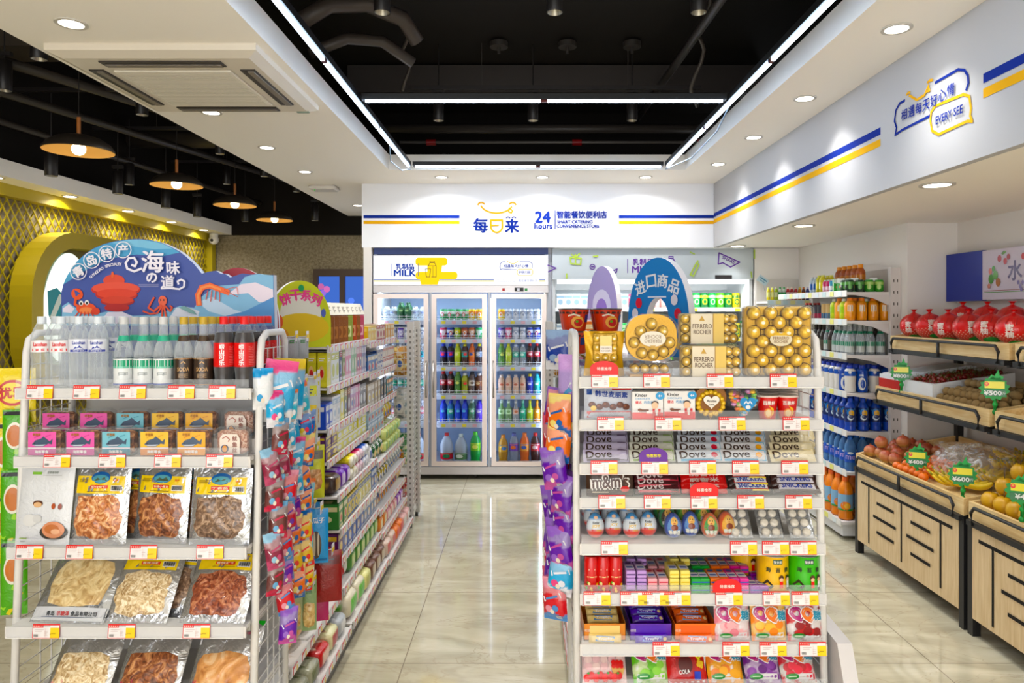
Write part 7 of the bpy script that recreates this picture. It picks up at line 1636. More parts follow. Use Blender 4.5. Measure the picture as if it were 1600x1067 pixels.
area('cooler_lamp', ((cx0+cx1)/2, CY+.1, 1.86), (R(-20), 0, 0), 1.7, .08, 11, (.93, .97, 1))
CZ = [1.635, 1.34, 1.05, .78, .5]
for z in CZ:
    mb = MB(); mb.b6(cx0+.03, cx1-.03, CY+.22, 7.4, z-.02, z-.004, 'eceff0'); mb.b6(cx0+.03, cx1-.03, CY+.205, CY+.215, z-.04, z+.0, 'e4e8ec'); s_ = part(mb, 'shelf', root)
    for k in range(13):
        m2 = MB(); x = cx0 + .12 + k*.14; m2.b6(x, x+.05, CY+.2015, CY+.2035, z-.036, z-.008, ['f0e060', 'f4d8d8', 'f0f0f0'][k % 3]); m2.obj('price_tag', s_)
tag(root, 'open white display cooler with purple printed canopy right of the fridge', 'cooler')
CC = [('white milk carton', 'e4e8e8', '88a0b0'), ('white and green milk carton', 'e0e8e0', '50a060'), ('pink drink cup', 'e07090', 'f8d8e0'), ('peach drink cup', 'f0b8b0', 'f8e8e0'), ('golden drink cup', 'e0b840', 'f8ecc0'), ('green drink bottle', '20a850', 'd0f0c0'), ('deep green drink bottle', '108040', 'f0e860'), ('lime green pack', '60c030', 'f0f0c0'), ('yellow pack', 'e8d830', '208048')]
def cbuild(c, c2, h): return lambda: can(.045, h, c, [('r', 0, h*.75, .26, h*.18, c2), ('e', 0, h*.4, .028, h*.2, c2), ('e', 0, h*.4, .016, h*.12, c)], 'e8e8e8', 'drink_cup')
def gcarton(c, c2, h): return lambda: box(.085, .08, h, c, [('r', 0, h*.78, .08, h*.2, c2), ('e', 0, h*.4, .028, h*.2, c2)], name='milk_carton')
seq = [0]*4 + [1]*3 + [0]*2 + [2]*3 + [3]*2 + [4]*3 + [5, 6, 5, 7, 6, 8]
sq2 = [0]*3 + [1]*2 + [5]*4 + [7]*3 + [2]*2 + [5]*3 + [6]*3 + [8]*3
for zi, sq in enumerate((seq, sq2)):
    n = len(sq)
    for k, j in enumerate(sq):
        nm, c, c2 = CC[j]; h = .15 if j < 5 else .16
        x = cx0 + .09 + k*(cx1 - cx0 - .16)/(n - 1)
        place(f'C{j}', gcarton(c, c2, h) if j < 2 else cbuild(c, c2, h), (x, CY + .285, CZ[zi]), f"{nm}, {ORDN[k]} from the cooler's left end, {['top', 'second'][zi]} shelf", 'drink', f"drinks on the cooler {['top', 'second'][zi]} shelf", sc=.9)
for zi in (2, 3):
    for k in range(12):
        nm, c, c2 = CC[(k*2 + zi) % 9]; j = (k*2 + zi) % 9
        place(f'C{j}', gcarton(c, c2, .15) if j < 2 else cbuild(c, c2, .15), (cx0 + .12 + k*.15, CY + .285, CZ[zi]), f"{nm}, {ORDN[k]} from the left, cooler shelf {WORDN[zi]}", 'drink', f'drinks on cooler shelf {WORDN[zi]}', sc=.9)
# ================================================================ wall shelving on the right, with drinks
WZ = [1.735, 1.535, 1.295, 1.03, .76, .48, .135]
WX0, WY0, WY1 = 2.24, 4.87, 6.15
root = empty('wall_shelving', (2.4, 5.5, 0))
for y in (WY0 - .03, 5.5, WY1):
    mb = MB(); mb.b6(2.53, 2.598, y - .02, y + .02, 0, 1.9, 'e6e0de')
    for i in range(22):
        for x in (2.55, 2.575): mb.b6(x - .004, x + .004, y - .0205, y - .02, .12 + i*.08, .14 + i*.08, '6a6460')
    part(mb, 'upright', root)
mb = MB(); mb.b6(2.585, 2.599, WY0, WY1, .1, 1.9, 'dcd8d4'); part(mb, 'back_panel', root)
for z in WZ:
    mb = MB(); xf = WX0 if z > .2 else 2.2; mb.b6(xf, 2.585, WY0 - .02, WY1, z - .022, z - .002, 'eeeae8'); mb.b6(xf - .004, xf, WY0 - .02, WY1, z - .034, z + .01, 'f0eeea'); s_ = part(mb, 'shelf', root)
    if z > .2:
        mb = MB(); mb.prism([(xf + .05, z - .022), (2.585, z - .022), (2.585, z - .11), (2.54, z - .1), (2.42, z - .045)], WY0 - .022, WY0 - .016, 'e8e2e0'); mb.obj('bracket', s_)
    for k in range(9):
        m2 = MB(); y = WY0 + .05 + k*.13; m2.b6(xf - .006, xf - .0045, y, y + .06, z - .03, z + .005, ['e8f0f4', 'f0ec90', 'd0e8e8'][k % 3]); m2.obj('price_tag', s_)
mb = MB(); mb.b6(2.22, 2.58, WY0 + .0, WY1, .03, .11, 'e8e8ea'); part(mb, 'plinth', root)
for i in range(2): mb = MB(); mb.cyl((2.26, WY0 + .1 + i*1.1, .022), .022, .025, '282828', axis='x'); part(mb, 'castor', root)
tag(root, 'tall white wall shelving with seven shelves of drinks on the right wall', 'shelving unit')
def dcan(c, c2): return lambda: can(.03, .085, c, [('r', 0, .06, .18, .02, c2), ('e', 0, .035, .014, .018, c2)], 'b8b8b8')
RK = {'dg': ('dark green can', dcan('1c3c28', '60a050'), .064), 'lg': ('light green can', dcan('409838', 'b8d880'), .064), 'gw': ('green and white carton', lambda: box(.05, .05, .1, 'e8ece8', [('p', [(-.025, 0), (.025, 0), (.025, .05), (-.025, .07)], '38a040'), ('e', 0, .04, .012, .012, 'f0a080')], name='drink_carton', side='60b050'), .06), 'pk': ('pink yoghurt bottle', lambda: bottle('yog', .024, .1, 'd84878', 'gloss', 'e8e8e8', (.2, .5, 'f0c8d8'), seg=12, caph=.1), .055), 'sk': ('sky blue yoghurt bottle', lambda: bottle('yog', .024, .1, '58a8d0', 'gloss', 'f0f0f0', (.2, .5, 'f0f0f4'), seg=12, caph=.1), .055),
      'ye': ('yellow vitamin bottle', lambda: bottle('tea', .026, .14, 'd8d020', 'gloss', 'e8e880', (.3, .6, 'f0e850'), seg=12, caph=.1), .06), 'ot': ('amber tea bottle with orange cap', lambda: bottle('tea', .033, .2, 'a85818', 'gloss', 'f0a020', (.4, .65, 'c88028'), seg=14, caph=.14), .07), 'bw': ('small blue and white bottle', lambda: bottle('tea', .024, .13, 'c0d0e0', 'gloss', 'e8f0f8', (.25, .6, '3868b0'), seg=12, caph=.1), .055),
      'oj': ('orange juice bottle with white label', lambda: bottle('tea', .036, .155, 'e89a20', 'gloss', 'f08c18', (.3, .68, 'e8a030'), [('r', 0, .085, .035, .045, 'f0e8d8'), ('r', 0, .085, .022, .03, '806040')], seg=14, caph=.14), .076), 'lj': ('lime juice bottle', lambda: bottle('tea', .032, .15, 'c0d040', 'gloss', 'f0f4e8', (.35, .65, 'a0c828'), seg=14, caph=.14), .07), 'bc_': ('tan paper cup', lambda: can(.034, .12, 'c8a878', [('r', 0, .03, .2, .04, '386080')], '3a3028', 'drink_cup', flat=True), .074), 'nc': ('dark coffee cup', lambda: can(.03, .11, '3a3840', [('r', 0, .03, .18, .035, 'a03048')], '282428', 'drink_cup', flat=True), .066), 'db_': ('dark sauce bottle', lambda: bottle('tea', .026, .13, '3a2018', 'gloss', 'c83828', (.3, .6, 'e0d0b0'), seg=12, caph=.1), .06),
      'sg_': ('clear soda bottle with green band', lambda: bottle('soda', .031, .215, 'd8dcdc', 'clear', 'b8bcb8', (.08, .42, 'c8ccc8'), [('r', 0, .075, .19, .03, '208060')], neck=(.68, .76, '207858'), seg=14), .067), 'sd_': ('dark soda bottle with grey label', lambda: bottle('soda', .031, .215, '504844', 'tinted', 'c8c8c8', (.08, .42, '50483c'), seg=14, neck=(.68, .76, '302c28')), .067),
      'yo': ('blue yoghurt bottle with white swirl', lambda: bottle('yog', .037, .185, '2050a8', 'gloss', '2848b0', (.08, .62, '2858b0'), [('e', -.005, .06, .026, .045, 'f0f0ec'), ('e', .0, .06, .015, .03, '2858b0'), ('t', '纯甄', -.01, .12, .014, 'e8ecf4', 0, .03)], seg=16, caph=.16), .08), 'yw': ('white yoghurt bottle with blue cap', lambda: bottle('yog', .037, .185, 'f0ece4', 'gloss', '2048b8', (.62, .8, '2860b8'), [('e', 0, .14, .01, .01, 'f0f0f0')], seg=16, caph=.16), .08),
      'bs': ('deep blue sports drink bottle', lambda: bottle('cola', .039, .225, '1850b0', 'gloss', '1c58c8', (.28, .72, '102860'), [('e', 0, .13, .026, .028, '3080c8'), ('e', .006, .125, .018, .022, 'e0b040'), ('e', 0, .095, .022, .018, 'd8e8f4'), ('e', .004, .1, .017, .013, '102860'), ('p', [(-.03, .14), (.03, .15), (.03, .158), (-.03, .148)], '70d0e8')], seg=16, caph=.14), .084), 'bl_': ('blue mineral water bottle', lambda: bottle('water', .037, .24, '80b0e8', 'tinted', '3870c8', (.25, .55, '3060c0'), [('t', 'me', 0, .095, .026, 'c0b0e8', 0, .05), ('e', 0, .125, .02, .008, 'e8f0f8')], seg=14, caph=.1), .082), 'or': ('large orange drink bottle', lambda: bottle('cola', .05, .3, 'e88c10', 'gloss', 'f07818', (.22, .6, '90b8d8'), [('e', 0, .1, .035, .03, 'f09020'), ('e', .01, .1, .02, .018, 'f8c060'), ('r', 0, .072, .3, .012, '309040')], seg=16, caph=.1), .108)}
WROW = [[['dg', 'dg', 'lg', 'lg'], ['dg', 'gw', 'dg', 'gw'], 'gw', 'gw', 'sk', 'pk', 'pk', 'ye', 'ye', 'bw', 'bw'], [['oj', 'oj', 'oj', 'oj'], ['lj', 'oj', 'lj', 'oj'], 'oj', 'lj', 'bc_', 'bc_', 'nc', 'nc', 'nc', 'db_', 'db_'], [['sg_', 'sg_', 'sg_', 'sg_'], ['sg_', 'sg_', 'sg_', 'sd_'], 'sg_', 'sg_', 'sd_', 'sg_', 'sd_', 'sd_', 'sd_', 'sd_'], [['yw', 'yo', 'yw', 'yo'], ['yo', 'yo', 'yo', 'yo'], 'yw', 'yw', 'yw', 'yw', 'yo', 'yw', 'yo'], [['bs', 'bs', 'bs', 'bs'], ['bs', 'bs', 'bs', 'bs'], 'bs', 'bs', 'bs', 'bs', 'bs', 'bs'], [['bl_', 'bl_', 'bl_', 'bl_'], ['bl_', 'bl_', 'bl_', 'bl_'], 'bl_', 'bl_', 'bl_', 'bl_', 'bl_'], [['or', 'or', 'or'], ['or', 'or', 'or'], 'or', 'or', 'or', 'or']]
for si, row in enumerate(WROW):
    y = WY0 + .005
    for ri, r_ in enumerate(row):
        ks_ = r_ if isinstance(r_, list) else [r_, r_]
        st = max(RK[k][2] for k in ks_); x = (WX0 if si < 6 else 2.2) + .012
        for ci, key in enumerate(ks_):
            nm, bf, w_ = RK[key]
            place('R' + key, bf, (x + w_/2, y + st/2, WZ[si]), f"{nm}, {ORDN[ci]} from aisle, {ORDN[ri]} row, wall shelf {WORDN[si]}", 'drink', f'drinks on the wall shelf {WORDN[si]}', rz=-.35 + rnd.uniform(-.15, .15))
            x += w_ + .005
        y += st + .003
for k in range(5): place('Rot', RK['ot'][1], (2.44, WY0 + .2 + k*.085, WZ[0]), f"amber tea bottle with orange cap, {ORDN[k]} in the rear of the top wall shelf", 'drink', 'amber teas at the rear of the top wall shelf')
# small shelf unit across the back corner
root = empty('corner_shelf', (2.38, 6.45, 0)); mb = MB(); mb.b6(2.19, 2.59, 6.60, 6.615, 0, 1.9, 'e0dcd8'); part(mb, 'back_panel', root)
for z in (1.69, 1.42):
    mb = MB(); mb.b6(2.19, 2.585, 6.3, 6.6, z - .02, z - .001, 'eceae6'); mb.b6(2.19, 2.585, 6.294, 6.3, z - .035, z + .01, 'e8f0f0'); s_ = part(mb, 'shelf', root)
    for k in range(6): m2 = MB(); m2.b6(2.2 + k*.065, 2.245 + k*.065, 6.2915, 6.2935, z - .03, z + .005, ['d8ecf0', 'f0ecb0'][k % 2]); m2.obj('price_tag', s_)
mb = MB(); mb.b6(2.19, 2.585, 6.3, 6.6, 0, .1, 'd8d4d0'); part(mb, 'base', root)
tag(root, 'narrow white corner shelf between the open cooler and the wall shelving', 'shelving unit')
CBN = [('slim yellow bottle', 'e8d818', 'f0f0a0'), ('slim lime bottle', 'a8c830', 'e8f0c0'), ('slim white and green bottle', 'e0ece0', '30a050'), ('slim red bottle', 'b82838', 'f0d8d0'), ('slim amber bottle', 'd89020', 'f0e080'), ('slim brown bottle', '5a3020', 'e08030'), ('slim indigo bottle', '303880', 'd0d0f0')]
for zi, z in enumerate((1.69, 1.42)):
    for k, j in enumerate((0, 0, 1, 2, 2, 3, 3, 3, 4, 5, 6)):
        nm, c, c2 = CBN[j]
        place(f'cb{j}', lambda: bottle('tea', .016, .125, c, 'gloss', c2, (.3, .65, c2), seg=10, caph=.12), (2.21 + k*.0355, 6.33, z), f"{nm}, {ORDN[k]} from left, {['upper', 'lower'][zi]} corner shelf", 'bottle', f"slim bottles on the {['upper', 'lower'][zi]} corner shelf")
mb = MB(); mb.box((0, 0, 0), (.1, .003, .06), 'd8ecf4', ry=R(35)); mb.deco(lambda u, v, q: (u*math.cos(R(35)) + v*math.sin(R(35)), -.0016 - q, -u*math.sin(R(35)) + v*math.cos(R(35))), [('r', 0, .01, .07, .01, '5090b0'), ('r', 0, -.01, .05, .008, '80b0c8')], .001)
mb.tube([(0, .002, -.02), (.02, .01, -.09)], .003, 'c8d0d4')
o = mb.obj('price_flag'); o.location = (X(1192, 6.28), 6.28, Z(438, 6.28)); tag(o, 'small tilted pale blue price card on the corner shelf', 'price card')

# ================================================================ fruit stands
def tray(root, xf, xb, ya, yb, zf, zb, hb=.085, nm='tray'):
    """open wooden tray, front edge at xf, rising to the wall; returns a function giving the bed"""
    sl = (zb - zf) / (xb - xf); t = .014
    mb = MB(); W_ = 'ffffff'
    def sl_box(x0, x1, y0, y1, d0, d1):
        v = [(x, y, zf + sl*(x - xf) + d) for x in (x0, x1) for y in (y0, y1) for d in (d0, d1)]
        mb.add(v, [(0, 1, 3, 2), (4, 6, 7, 5), (0, 4, 5, 1), (2, 3, 7, 6), (0, 2, 6, 4), (1, 5, 7, 3)], 'ffffff', 'wood_tray')
    sl_box(xf + .002, xb - .002, ya + .002, yb - .002, .036, .036 + t); sl_box(xf, xf + t, ya, yb, 0, hb); sl_box(xb - t, xb, ya, yb, 0, hb); sl_box(xf + t + .0005, xb - t - .0005, ya + .0005, ya + t, .001, hb - .0005); sl_box(xf + t + .0005, xb - t - .0005, yb - t, yb - .0005, .001, hb - .0005)
    tr = part(mb, nm, root)
    mb = MB(); z = zf
    mb.b6(xf - .02, xf + .03, ya + .01, yb - .01, z - .028, z - .002, '1c1c1e'); mb.b6(xf, xb, ya + .02, ya + .05, z - .02, z - .002, '1c1c1e'); mb.b6(xf, xb, yb - .05, yb - .02, z - .02, z - .002, '1c1c1e'); mb.obj('steel_support', tr)
    mb = MB(); xr = xf - .022; zt_ = z + hb*.82
    mb.tube([(xr, ya + .06, z - .02), (xr, ya + .05, zt_ - .03), (xr, ya + .075, zt_), (xr, yb - .075, zt_), (xr, yb - .05, zt_ - .03), (xr, yb - .06, z - .02)], .0085, '1c1c1e', 'paint', 8)
    mb.tube([(xr, (ya+yb)/2, z - .02), (xr, (ya+yb)/2, zt_)], .0085, '1c1c1e', 'paint', 8); mb.obj('guard_rail', tr)
    return lambda x: zf + sl*(x - xf) + t + .036
def stand(ya, yb, lab):
    root = empty('fruit_stand', (2.55, (ya+yb)/2, 0))
    for y in (ya + .02, yb - .02):
        for x in (2.222, 2.88):
            mb = MB(); mb.b6(x - .02, x + .02, y - .02, y + .02, 0, .57 if x < 2.5 else 1.42, '1c1c1e'); part(mb, 'steel_post', root)
        for z, x0 in ((.55, 2.2), (1.0, 2.34), (1.335, 2.44)):
            mb = MB(); mb.b6(x0, 2.88, y - .012, y + .012, z - .02, z + .005, '1c1c1e'); part(mb, 'steel_arm', root)
    mb = MB(); mb.b6(2.2, 2.222, ya + .04, yb - .04, .09, .548, 'ffffff', 'wood_panel'); pn = part(mb, 'front_panel', root)
    L = yb - ya - .08; y0 = ya + .04
    gs = [(.10, .90, .475, 0), (.86, .08, 0, 1), (.5, .17, 0, 1), (.17, .08, 0, 1)]
    mb = MB(); fnp = lambda u, v, q: (2.2 - q, -u, v)   # u runs toward the viewer
    yv = lambda f_: -(yb - .04 - f_*L)
    it = [('l', [(yv(.05), .485), (yv(.95), .485)], .018, '242220'), ('l', [(yv(.14), .48), (yv(.14), .12)], .016, '242220'), ('l', [(yv(.5), .48), (yv(.5), .14)], .016, '242220'), ('l', [(yv(.86), .48), (yv(.86), .14)], .016, '242220')]
    for a, b, z in ((.24, .42, .40), (.2, .44, .31), (.24, .42, .22), (.6, .77, .40), (.56, .8, .31), (.6, .77, .22)): it.append(('l', [(yv(a), z), (yv(b), z)], .018, '242220'))
    mb.deco(fnp, it, .0012, .0003, 'dull'); mb.obj('black_inlay', pn)
    mb = MB(); mb.b6(2.25, 2.74, ya + .05, yb - .05, .2, .215, '2a2826'); part(mb, 'inner_shelf', root)
    mb = MB(); mb.b6(2.75, 2.76, ya + .04, yb - .04, .0, .55, '34302c'); part(mb, 'rear_panel', root)
    b1 = tray(root, 2.205, 2.88, ya + .005, yb - .005, .572, .69)
    b2 = tray(root, 2.335, 2.9, ya + .005, yb - .005, 1.018, 1.10)
    b3 = tray(root, 2.435, 2.9, ya + .005, yb - .005, 1.352, 1.41)
    tag(root, lab, 'fruit stand'); return b1, b2, b3
A1, A2, A3 = stand(3.5, 4.65, 'three tier wooden fruit stand with black rails, the farther of the two')
B1, B2, B3 = stand(2.3, 3.47, 'three tier wooden fruit stand with black rails, the nearer of the two')
for k, (y, w_, nm) in enumerate(((4.2, .3, 'dark printed carton under the farther fruit stand, left one'), (3.95, .2, 'dark carton under the farther fruit stand, middle one'), (3.65, .28, 'plain brown carton with green mark under the farther fruit stand'), (2.95, .4, 'brown carton under the nearer fruit stand'))):
    o = box(.24, w_, .1, ['5a4034', '3c3430', '9a7a58', '8a5848'][k], [], mat='card_brown' if k > 1 else 'dull', sitems=[], name='carton'); mb = None
    o.location = (2.45, y, 0); tag(o, nm, 'carton')
m2 = MB(); m2.deco(lambda u, v, q: (2.33 - q - .0005, -u, v), [('e', -3.72, .05, .018, .02, '70a830'), ('e', -3.70, .06, .012, .012, '90c040'), ('r', -3.58, .05, .07, .012, '5a4838')], .001); o2 = m2.obj('printed_mark'); o2.parent = o if False else bpy.data.objects['carton.002']; o2.location = -Vector(bpy.data.objects['carton.002'].location)
# pomelos in red nets
def pomelo():
    root = empty('netted_pomelo'); r = .078
    def cf(z): return 'd82428' if z > .055 else 'c84038'
    pr_ = [(max(1e-4, r*math.sin(PI*k/12)), r*.95 - r*.95*math.cos(PI*k/12)) for k in range(13)]
    mb = MB(); mb.lathe(pr_, 20, 'ffffff', 'wrap', cols=['d85a50' if k < 5 else ('e02830' if k < 8 else 'c81c24') for k in range(13)], capb=False, capt=False)
    zs = [b for a, b in pr_]; rs_ = [a for a, b in pr_]
    fn = lambda u, v, q: ((float(np.interp(v, zs, rs_)) + q)*math.sin(u/.075), -(float(np.interp(v, zs, rs_)) + q)*math.cos(u/.075), v)
    it = []
    for j in range(5):
        for i in range(13): it.append(('e', -.12 + i*.02 + (j % 2)*.01, .018 + j*.009, .0035, .0028, 'f0b0a0'))
    for a in range(6): it.append(('l', [(-.12 + a*.045, .1), (-.11 + a*.045, .13)], .004, 'a81018'))
    it += [('t', '蜜', -.012, .088, .032, 'f8e8e0', 0, .04), ('t', '柚', -.012, .055, .032, 'f8e8e0', 0, .04)]
    mb.deco(fn, it, .0012, .00005); mb.obj('net_wrap', root)
    mb = MB(); mb.lathe([(.028, .14), (.014, .15), (.006, .156), (.012, .165), (.02, .172)], 8, 'd02028', 'wrap'); mb.obj('net_knot', root)
    mb = MB(); mb.surf(lambda a, b: (.02 + .04*a, -.055 - .02*(1-a*a) - .004*b, .012 + .014*b*(1-a*a*.8)), 8, 4, '287830', 'gloss'); mb.obj('leaf', root)
    return root
pp = [(2.53, 4.53, 'front'), (2.53, 4.35, 'front'), (2.53, 4.16, 'front'), (2.53, 3.97, 'front'), (2.53, 3.79, 'front'), (2.53, 3.61, 'front'), (2.70, 4.3, 'rear'), (2.70, 4.08, 'rear'), (2.70, 3.86, 'rear'), (2.70, 3.64, 'rear')]
nn = {'front': 0, 'rear': 0}
for x, y, w_ in pp:
    k = nn[w_]; nn[w_] += 1
    place('pom', pomelo, (x, y, A3(x) + (.035 if w_ == 'rear' else .012)), f"red netted pomelo with white lettering, {ORDN[k]} from left in the {w_} row, top tray", 'pomelo', 'netted pomelos on the top tray', rz=rnd.uniform(-.9, .1), rx=rnd.uniform(-.15, .1), sc=1.08 + .0*k)
# foam tray of cherries with its lid, kiwis
root = empty('foam_tray', (2.55, 4.05, A2(2.5))); 
def slab(mb, x0, x1, y0, y1, d0, d1, col, mat='paint', bed=A2):
    v = [(x, y, bed(x) + d + .002) for x in (x0, x1) for y in (y0, y1) for d in (d0, d1)]
    mb.add(v, [(0, 1, 3, 2), (4, 6, 7, 5), (0, 4, 5, 1), (2, 3, 7, 6), (0, 2, 6, 4), (1, 5, 7, 3)], col, mat)
mb = MB(); cx_0, cx_1, cy_0, cy_1 = 2.36, 2.84, 4.04, 4.38
slab(mb, cx_0 + .002, cx_1 - .002, cy_0 + .002, cy_1 - .002, .06, .072, 'f0f0f0'); slab(mb, cx_0, cx_0+.02, cy_0, cy_1, .0, .1, 'f0f0f0'); slab(mb, cx_1-.02, cx_1, cy_0, cy_1, .0, .1, 'f0f0f0'); slab(mb, cx_0+.0205, cx_1-.0205, cy_0, cy_0+.02, .003, .0995, 'f4f4f4'); slab(mb, cx_0+.0205, cx_1-.0205, cy_1-.02, cy_1, .003, .0995, 'f0f0f0')
part(mb, 'tray', root); tag(root, 'white foam tray heaped with dark red cherries on the middle tier', 'tray')
k = 0
def cherry():
    mb = MB(); mb.ball((0, 0, .0115), .0125, '7a1018', 'gloss', 10, 7, sz=.92); mb.tube([(0, 0, .021), (.003, .002, .03), (.01, .004, .04)], .0009, '5a7030', 'paint', 4); return mb.obj('cherry')
for i in range(17):
    for j in range(12):
        x = 2.395 + i*.0255 + rnd.uniform(-.005, .005); y = 4.075 + j*.0252 + rnd.uniform(-.005, .005)
        if x > 2.81: continue
        place('cherry', cherry, (x, y, A2(x) + .0735 + rnd.uniform(0, .006)), 'dark red cherry in the white foam tray on the middle tier', 'cherry', 'cherries in the foam tray', rz=rnd.uniform(0, 6), rx=rnd.uniform(-.6, .6), sc=rnd.uniform(.92, 1.08))
for q_ in range(70):
    x = rnd.uniform(2.41, 2.79); y = rnd.uniform(4.09, 4.34)
    place('cherry', None, (x, y, A2(x) + .092 + rnd.uniform(0, .006)), 'dark red cherry in the white foam tray on the middle tier', 'cherry', 'cherries in the foam tray', rz=rnd.uniform(0, 6), rx=rnd.uniform(-.6, .6))
root = empty('foam_box_cover', (2.55, 4.48, A2(2.5)))
mb = MB(); slab(mb, 2.355, 2.84, 4.385, 4.63, .088, .112, 'eceef2'); slab(mb, 2.37, 2.82, 4.40, 4.62, .112, .118, 'f4f4f6'); part(mb, 'white_top', root)
mb = MB(); slab(mb, 2.352, 2.845, 4.382, 4.632, .0, .088, 'c01c28', 'gloss'); part(mb, 'red_rim', root)
tag(root, 'white lid with red rim resting beside the cherry tray', 'lid')
def kiwi():
    mb = MB(); mb.ball((0, 0, .0235), .0235, '88704e', 'fuzz', 14, 9, sx=1.3); mb.cyl((.031, 0, .0235), .004, .003, '3a2c20', axis='x', seg=8); return mb.obj('kiwi_fruit')
kp = []
for r_ in range(5):
    for c in range(9): kp.append((2.385 + r_*.066 + (c % 2)*.006, 3.99 - c*.052, 0))
for r_ in range(4):
    for c in range(8): kp.append((2.40 + r_*.066, 3.96 - c*.052, 1))
for c in range(5): kp.append((2.5, 3.92 - c*.052, 2))
for i, (x, y, l_) in enumerate(kp):
    place('kiwi', kiwi, (x, y, A2(x) + .006 + l_*.037), f"kiwi fruit, {['bottom layer', 'second layer', 'top layer'][l_]}, {ORDN[round((x - 2.385)/.066) if l_ < 2 else 0]} row, {ORDN[min(24, int((4.0 - y)/.052))]} from left, middle tier", 'kiwi fruit', ['kiwis, bottom layer', 'kiwis, second layer', 'kiwis on top'][l_], rz=PI/2 + rnd.uniform(-.4, .4), sc=rnd.uniform(.98, 1.1))
# bottom tray: pomegranates, mandarins, bananas in a clear bag, then the pears of the nearer stand
def pomeg():
    root = empty('pomegranate'); mb = MB(); mb.ball((0, 0, .042), .042, 'c87858', 'skin', 16, 10, sz=.95, cols=[('d0a868' if k < 4 else ('cc8860' if k < 7 else 'b8604a')) for k in range(11)]); mb.obj('fruit', root)
    mb = MB(); mb.lathe([(.007, .078), (.005, .083), (.008, .088)], 8, 'b07040', 'skin', capt=False); mb.obj('crown', root); return root
for i, (x, y, l_) in enumerate([(2.272 + r_*.088 + (c % 2)*.02, 4.585 - c*.088, 0) for r_ in range(4) for c in range(4)] + [(2.31, 4.5, 1), (2.4, 4.42, 1)]):
    place('pomeg', pomeg, (x, y, A1(x) + .009 + l_*.068), (f"mottled pink pomegranate, {ORDN[i//4]} row from the front, {ORDN[i % 4]} from left, bottom tray" if not l_ else f"pomegranate sitting on top of the others, {['left', 'right'][i-16]} one"), 'pomegranate', 'pomegranates', rz=rnd.uniform(0, 6), rx=rnd.uniform(-.3, .3), sc=rnd.uniform(.92, 1.0))
def mandarin():
    mb = MB(); mb.ball((0, 0, .025), .028, 'f08010', 'skin', 14, 9, sz=.88); mb.cyl((0, 0, .0495), .003, .002, '507030', seg=6); return mb.obj('mandarin')
i = 0
for r_ in range(5):
    for c in range(6):
        x = 2.256 + r_*.058; y = 4.225 - c*.056
        place('mand', mandarin, (x, y, A1(x) + .008), f"orange mandarin, {ORDN[r_]} row from the front, {ORDN[c]} from left, bottom tray", 'mandarin', 'mandarins in the bottom tray', rz=rnd.uniform(0, 6), rx=rnd.uniform(-.3, .3))
BM = [None]
def banana():
    pts = []; rr_ = []
    for k in range(11):
        t = k/10; a = R(-50 + 100*t); pts.append((.11*math.sin(a), 0, .11 - .11*math.cos(a) + .02)); rr_.append([.006, .012, .016, .018, .0185, .019, .0185, .017, .014, .009, .0055][k])
    mb = MB(); mb.tube(pts, rr_, 'f0cc30', 'skin', 7)
    mb.tube([pts[-1], (pts[-1][0] + .012, 0, pts[-1][2] + .018)], .0055, 'a8a038', 'paint', 6); return mb
bi = 0
for gx_, gy_, gz, n in ((2.34, 3.84, 0, 5), (2.30, 3.72, .01, 5), (2.46, 3.8, .02, 5), (2.42, 3.66, .03, 4), (2.56, 3.72, .06, 5), (2.66, 3.8, .07, 4)):
    bun = empty('banana_bunch', (gx_, gy_, A1(gx_) + gz + .004))
    for k in range(n):
        if BM[0] is None: BM[0] = banana().mesh('banana')
        o = bpy.data.objects.new('banana', BM[0]); COL.objects.link(o); o.parent = bun; KIDS.setdefault(bun.name, []).append(o)
        o.location = (.012*k, -.036*k + .05, .004*k); o.rotation_euler = (R(20 - 8*k), 0, R(150 - 14*k + bi*25))
    tag(bun, f"bunch of yellow bananas under the clear bag, {['front left', 'front middle', 'middle', 'front right', 'rear middle', 'rear'][bi]} one", 'banana bunch', 'banana bunches')
    bi += 1
mb = MB()
def bgf(a, b):
    th = PI*b; r_ = 1 + .06*math.sin(7*a + 5*b) + .05*math.sin(13*a - 9*b) + .03*math.sin(29*a + 17*b)
    x = 2.49 + .235*math.cos(a)*math.sin(th/1)*r_; y = 3.785 + .235*math.sin(a)*math.sin(th)*r_
    z = A1(2.47) + .09 - .11*math.cos(th)*r_
    return (x, y, max(z, A1(x) + .003))
mb.surf(lambda a, b: bgf(a, b), 44, 26, 'ffffff', 'bagfilm', u=(0, 2*PI), vv=(.02, .99))
mb.surf(lambda a, b: (2.43 + (.03 + .04*b*b)*math.cos(a)*(1 + .3*math.sin(5*a)), 4.0 + (.03 + .04*b*b)*math.sin(a)*(1 + .3*math.sin(4*a)), A1(2.43) + .13 + .05*b), 24, 6, 'ffffff', 'bagfilm', u=(0, 2*PI), vv=(-1, 1))
tag(mb.obj('plastic_bag'), 'crumpled clear plastic bag over the bananas in the bottom tray', 'plastic bag')
def pear():
    root = empty('yellow_pear'); mb = MB(); mb.lathe([(1e-4, .004), (.02, 0), (.036, .012), (.043, .034), (.040, .056), (.027, .074), (.012, .079), (1e-4, .076)], 18, 'd8a828', 'skin', capb=False, capt=False); mb.obj('fruit', root)
    mb = MB(); mb.tube([(0, 0, .074), (.003, 0, .09), (.01, 0, .104)], .0018, '4a3420', 'paint', 5); mb.obj('stem', root); return root
pc = []
for r_ in range(6):
    for c in range(6): pc.append((2.269 + r_*.088, 3.40 - c*.088, 0))
for r_ in range(4):
    for c in range(4): pc.append((2.313 + r_*.088, 3.356 - c*.088, 1))
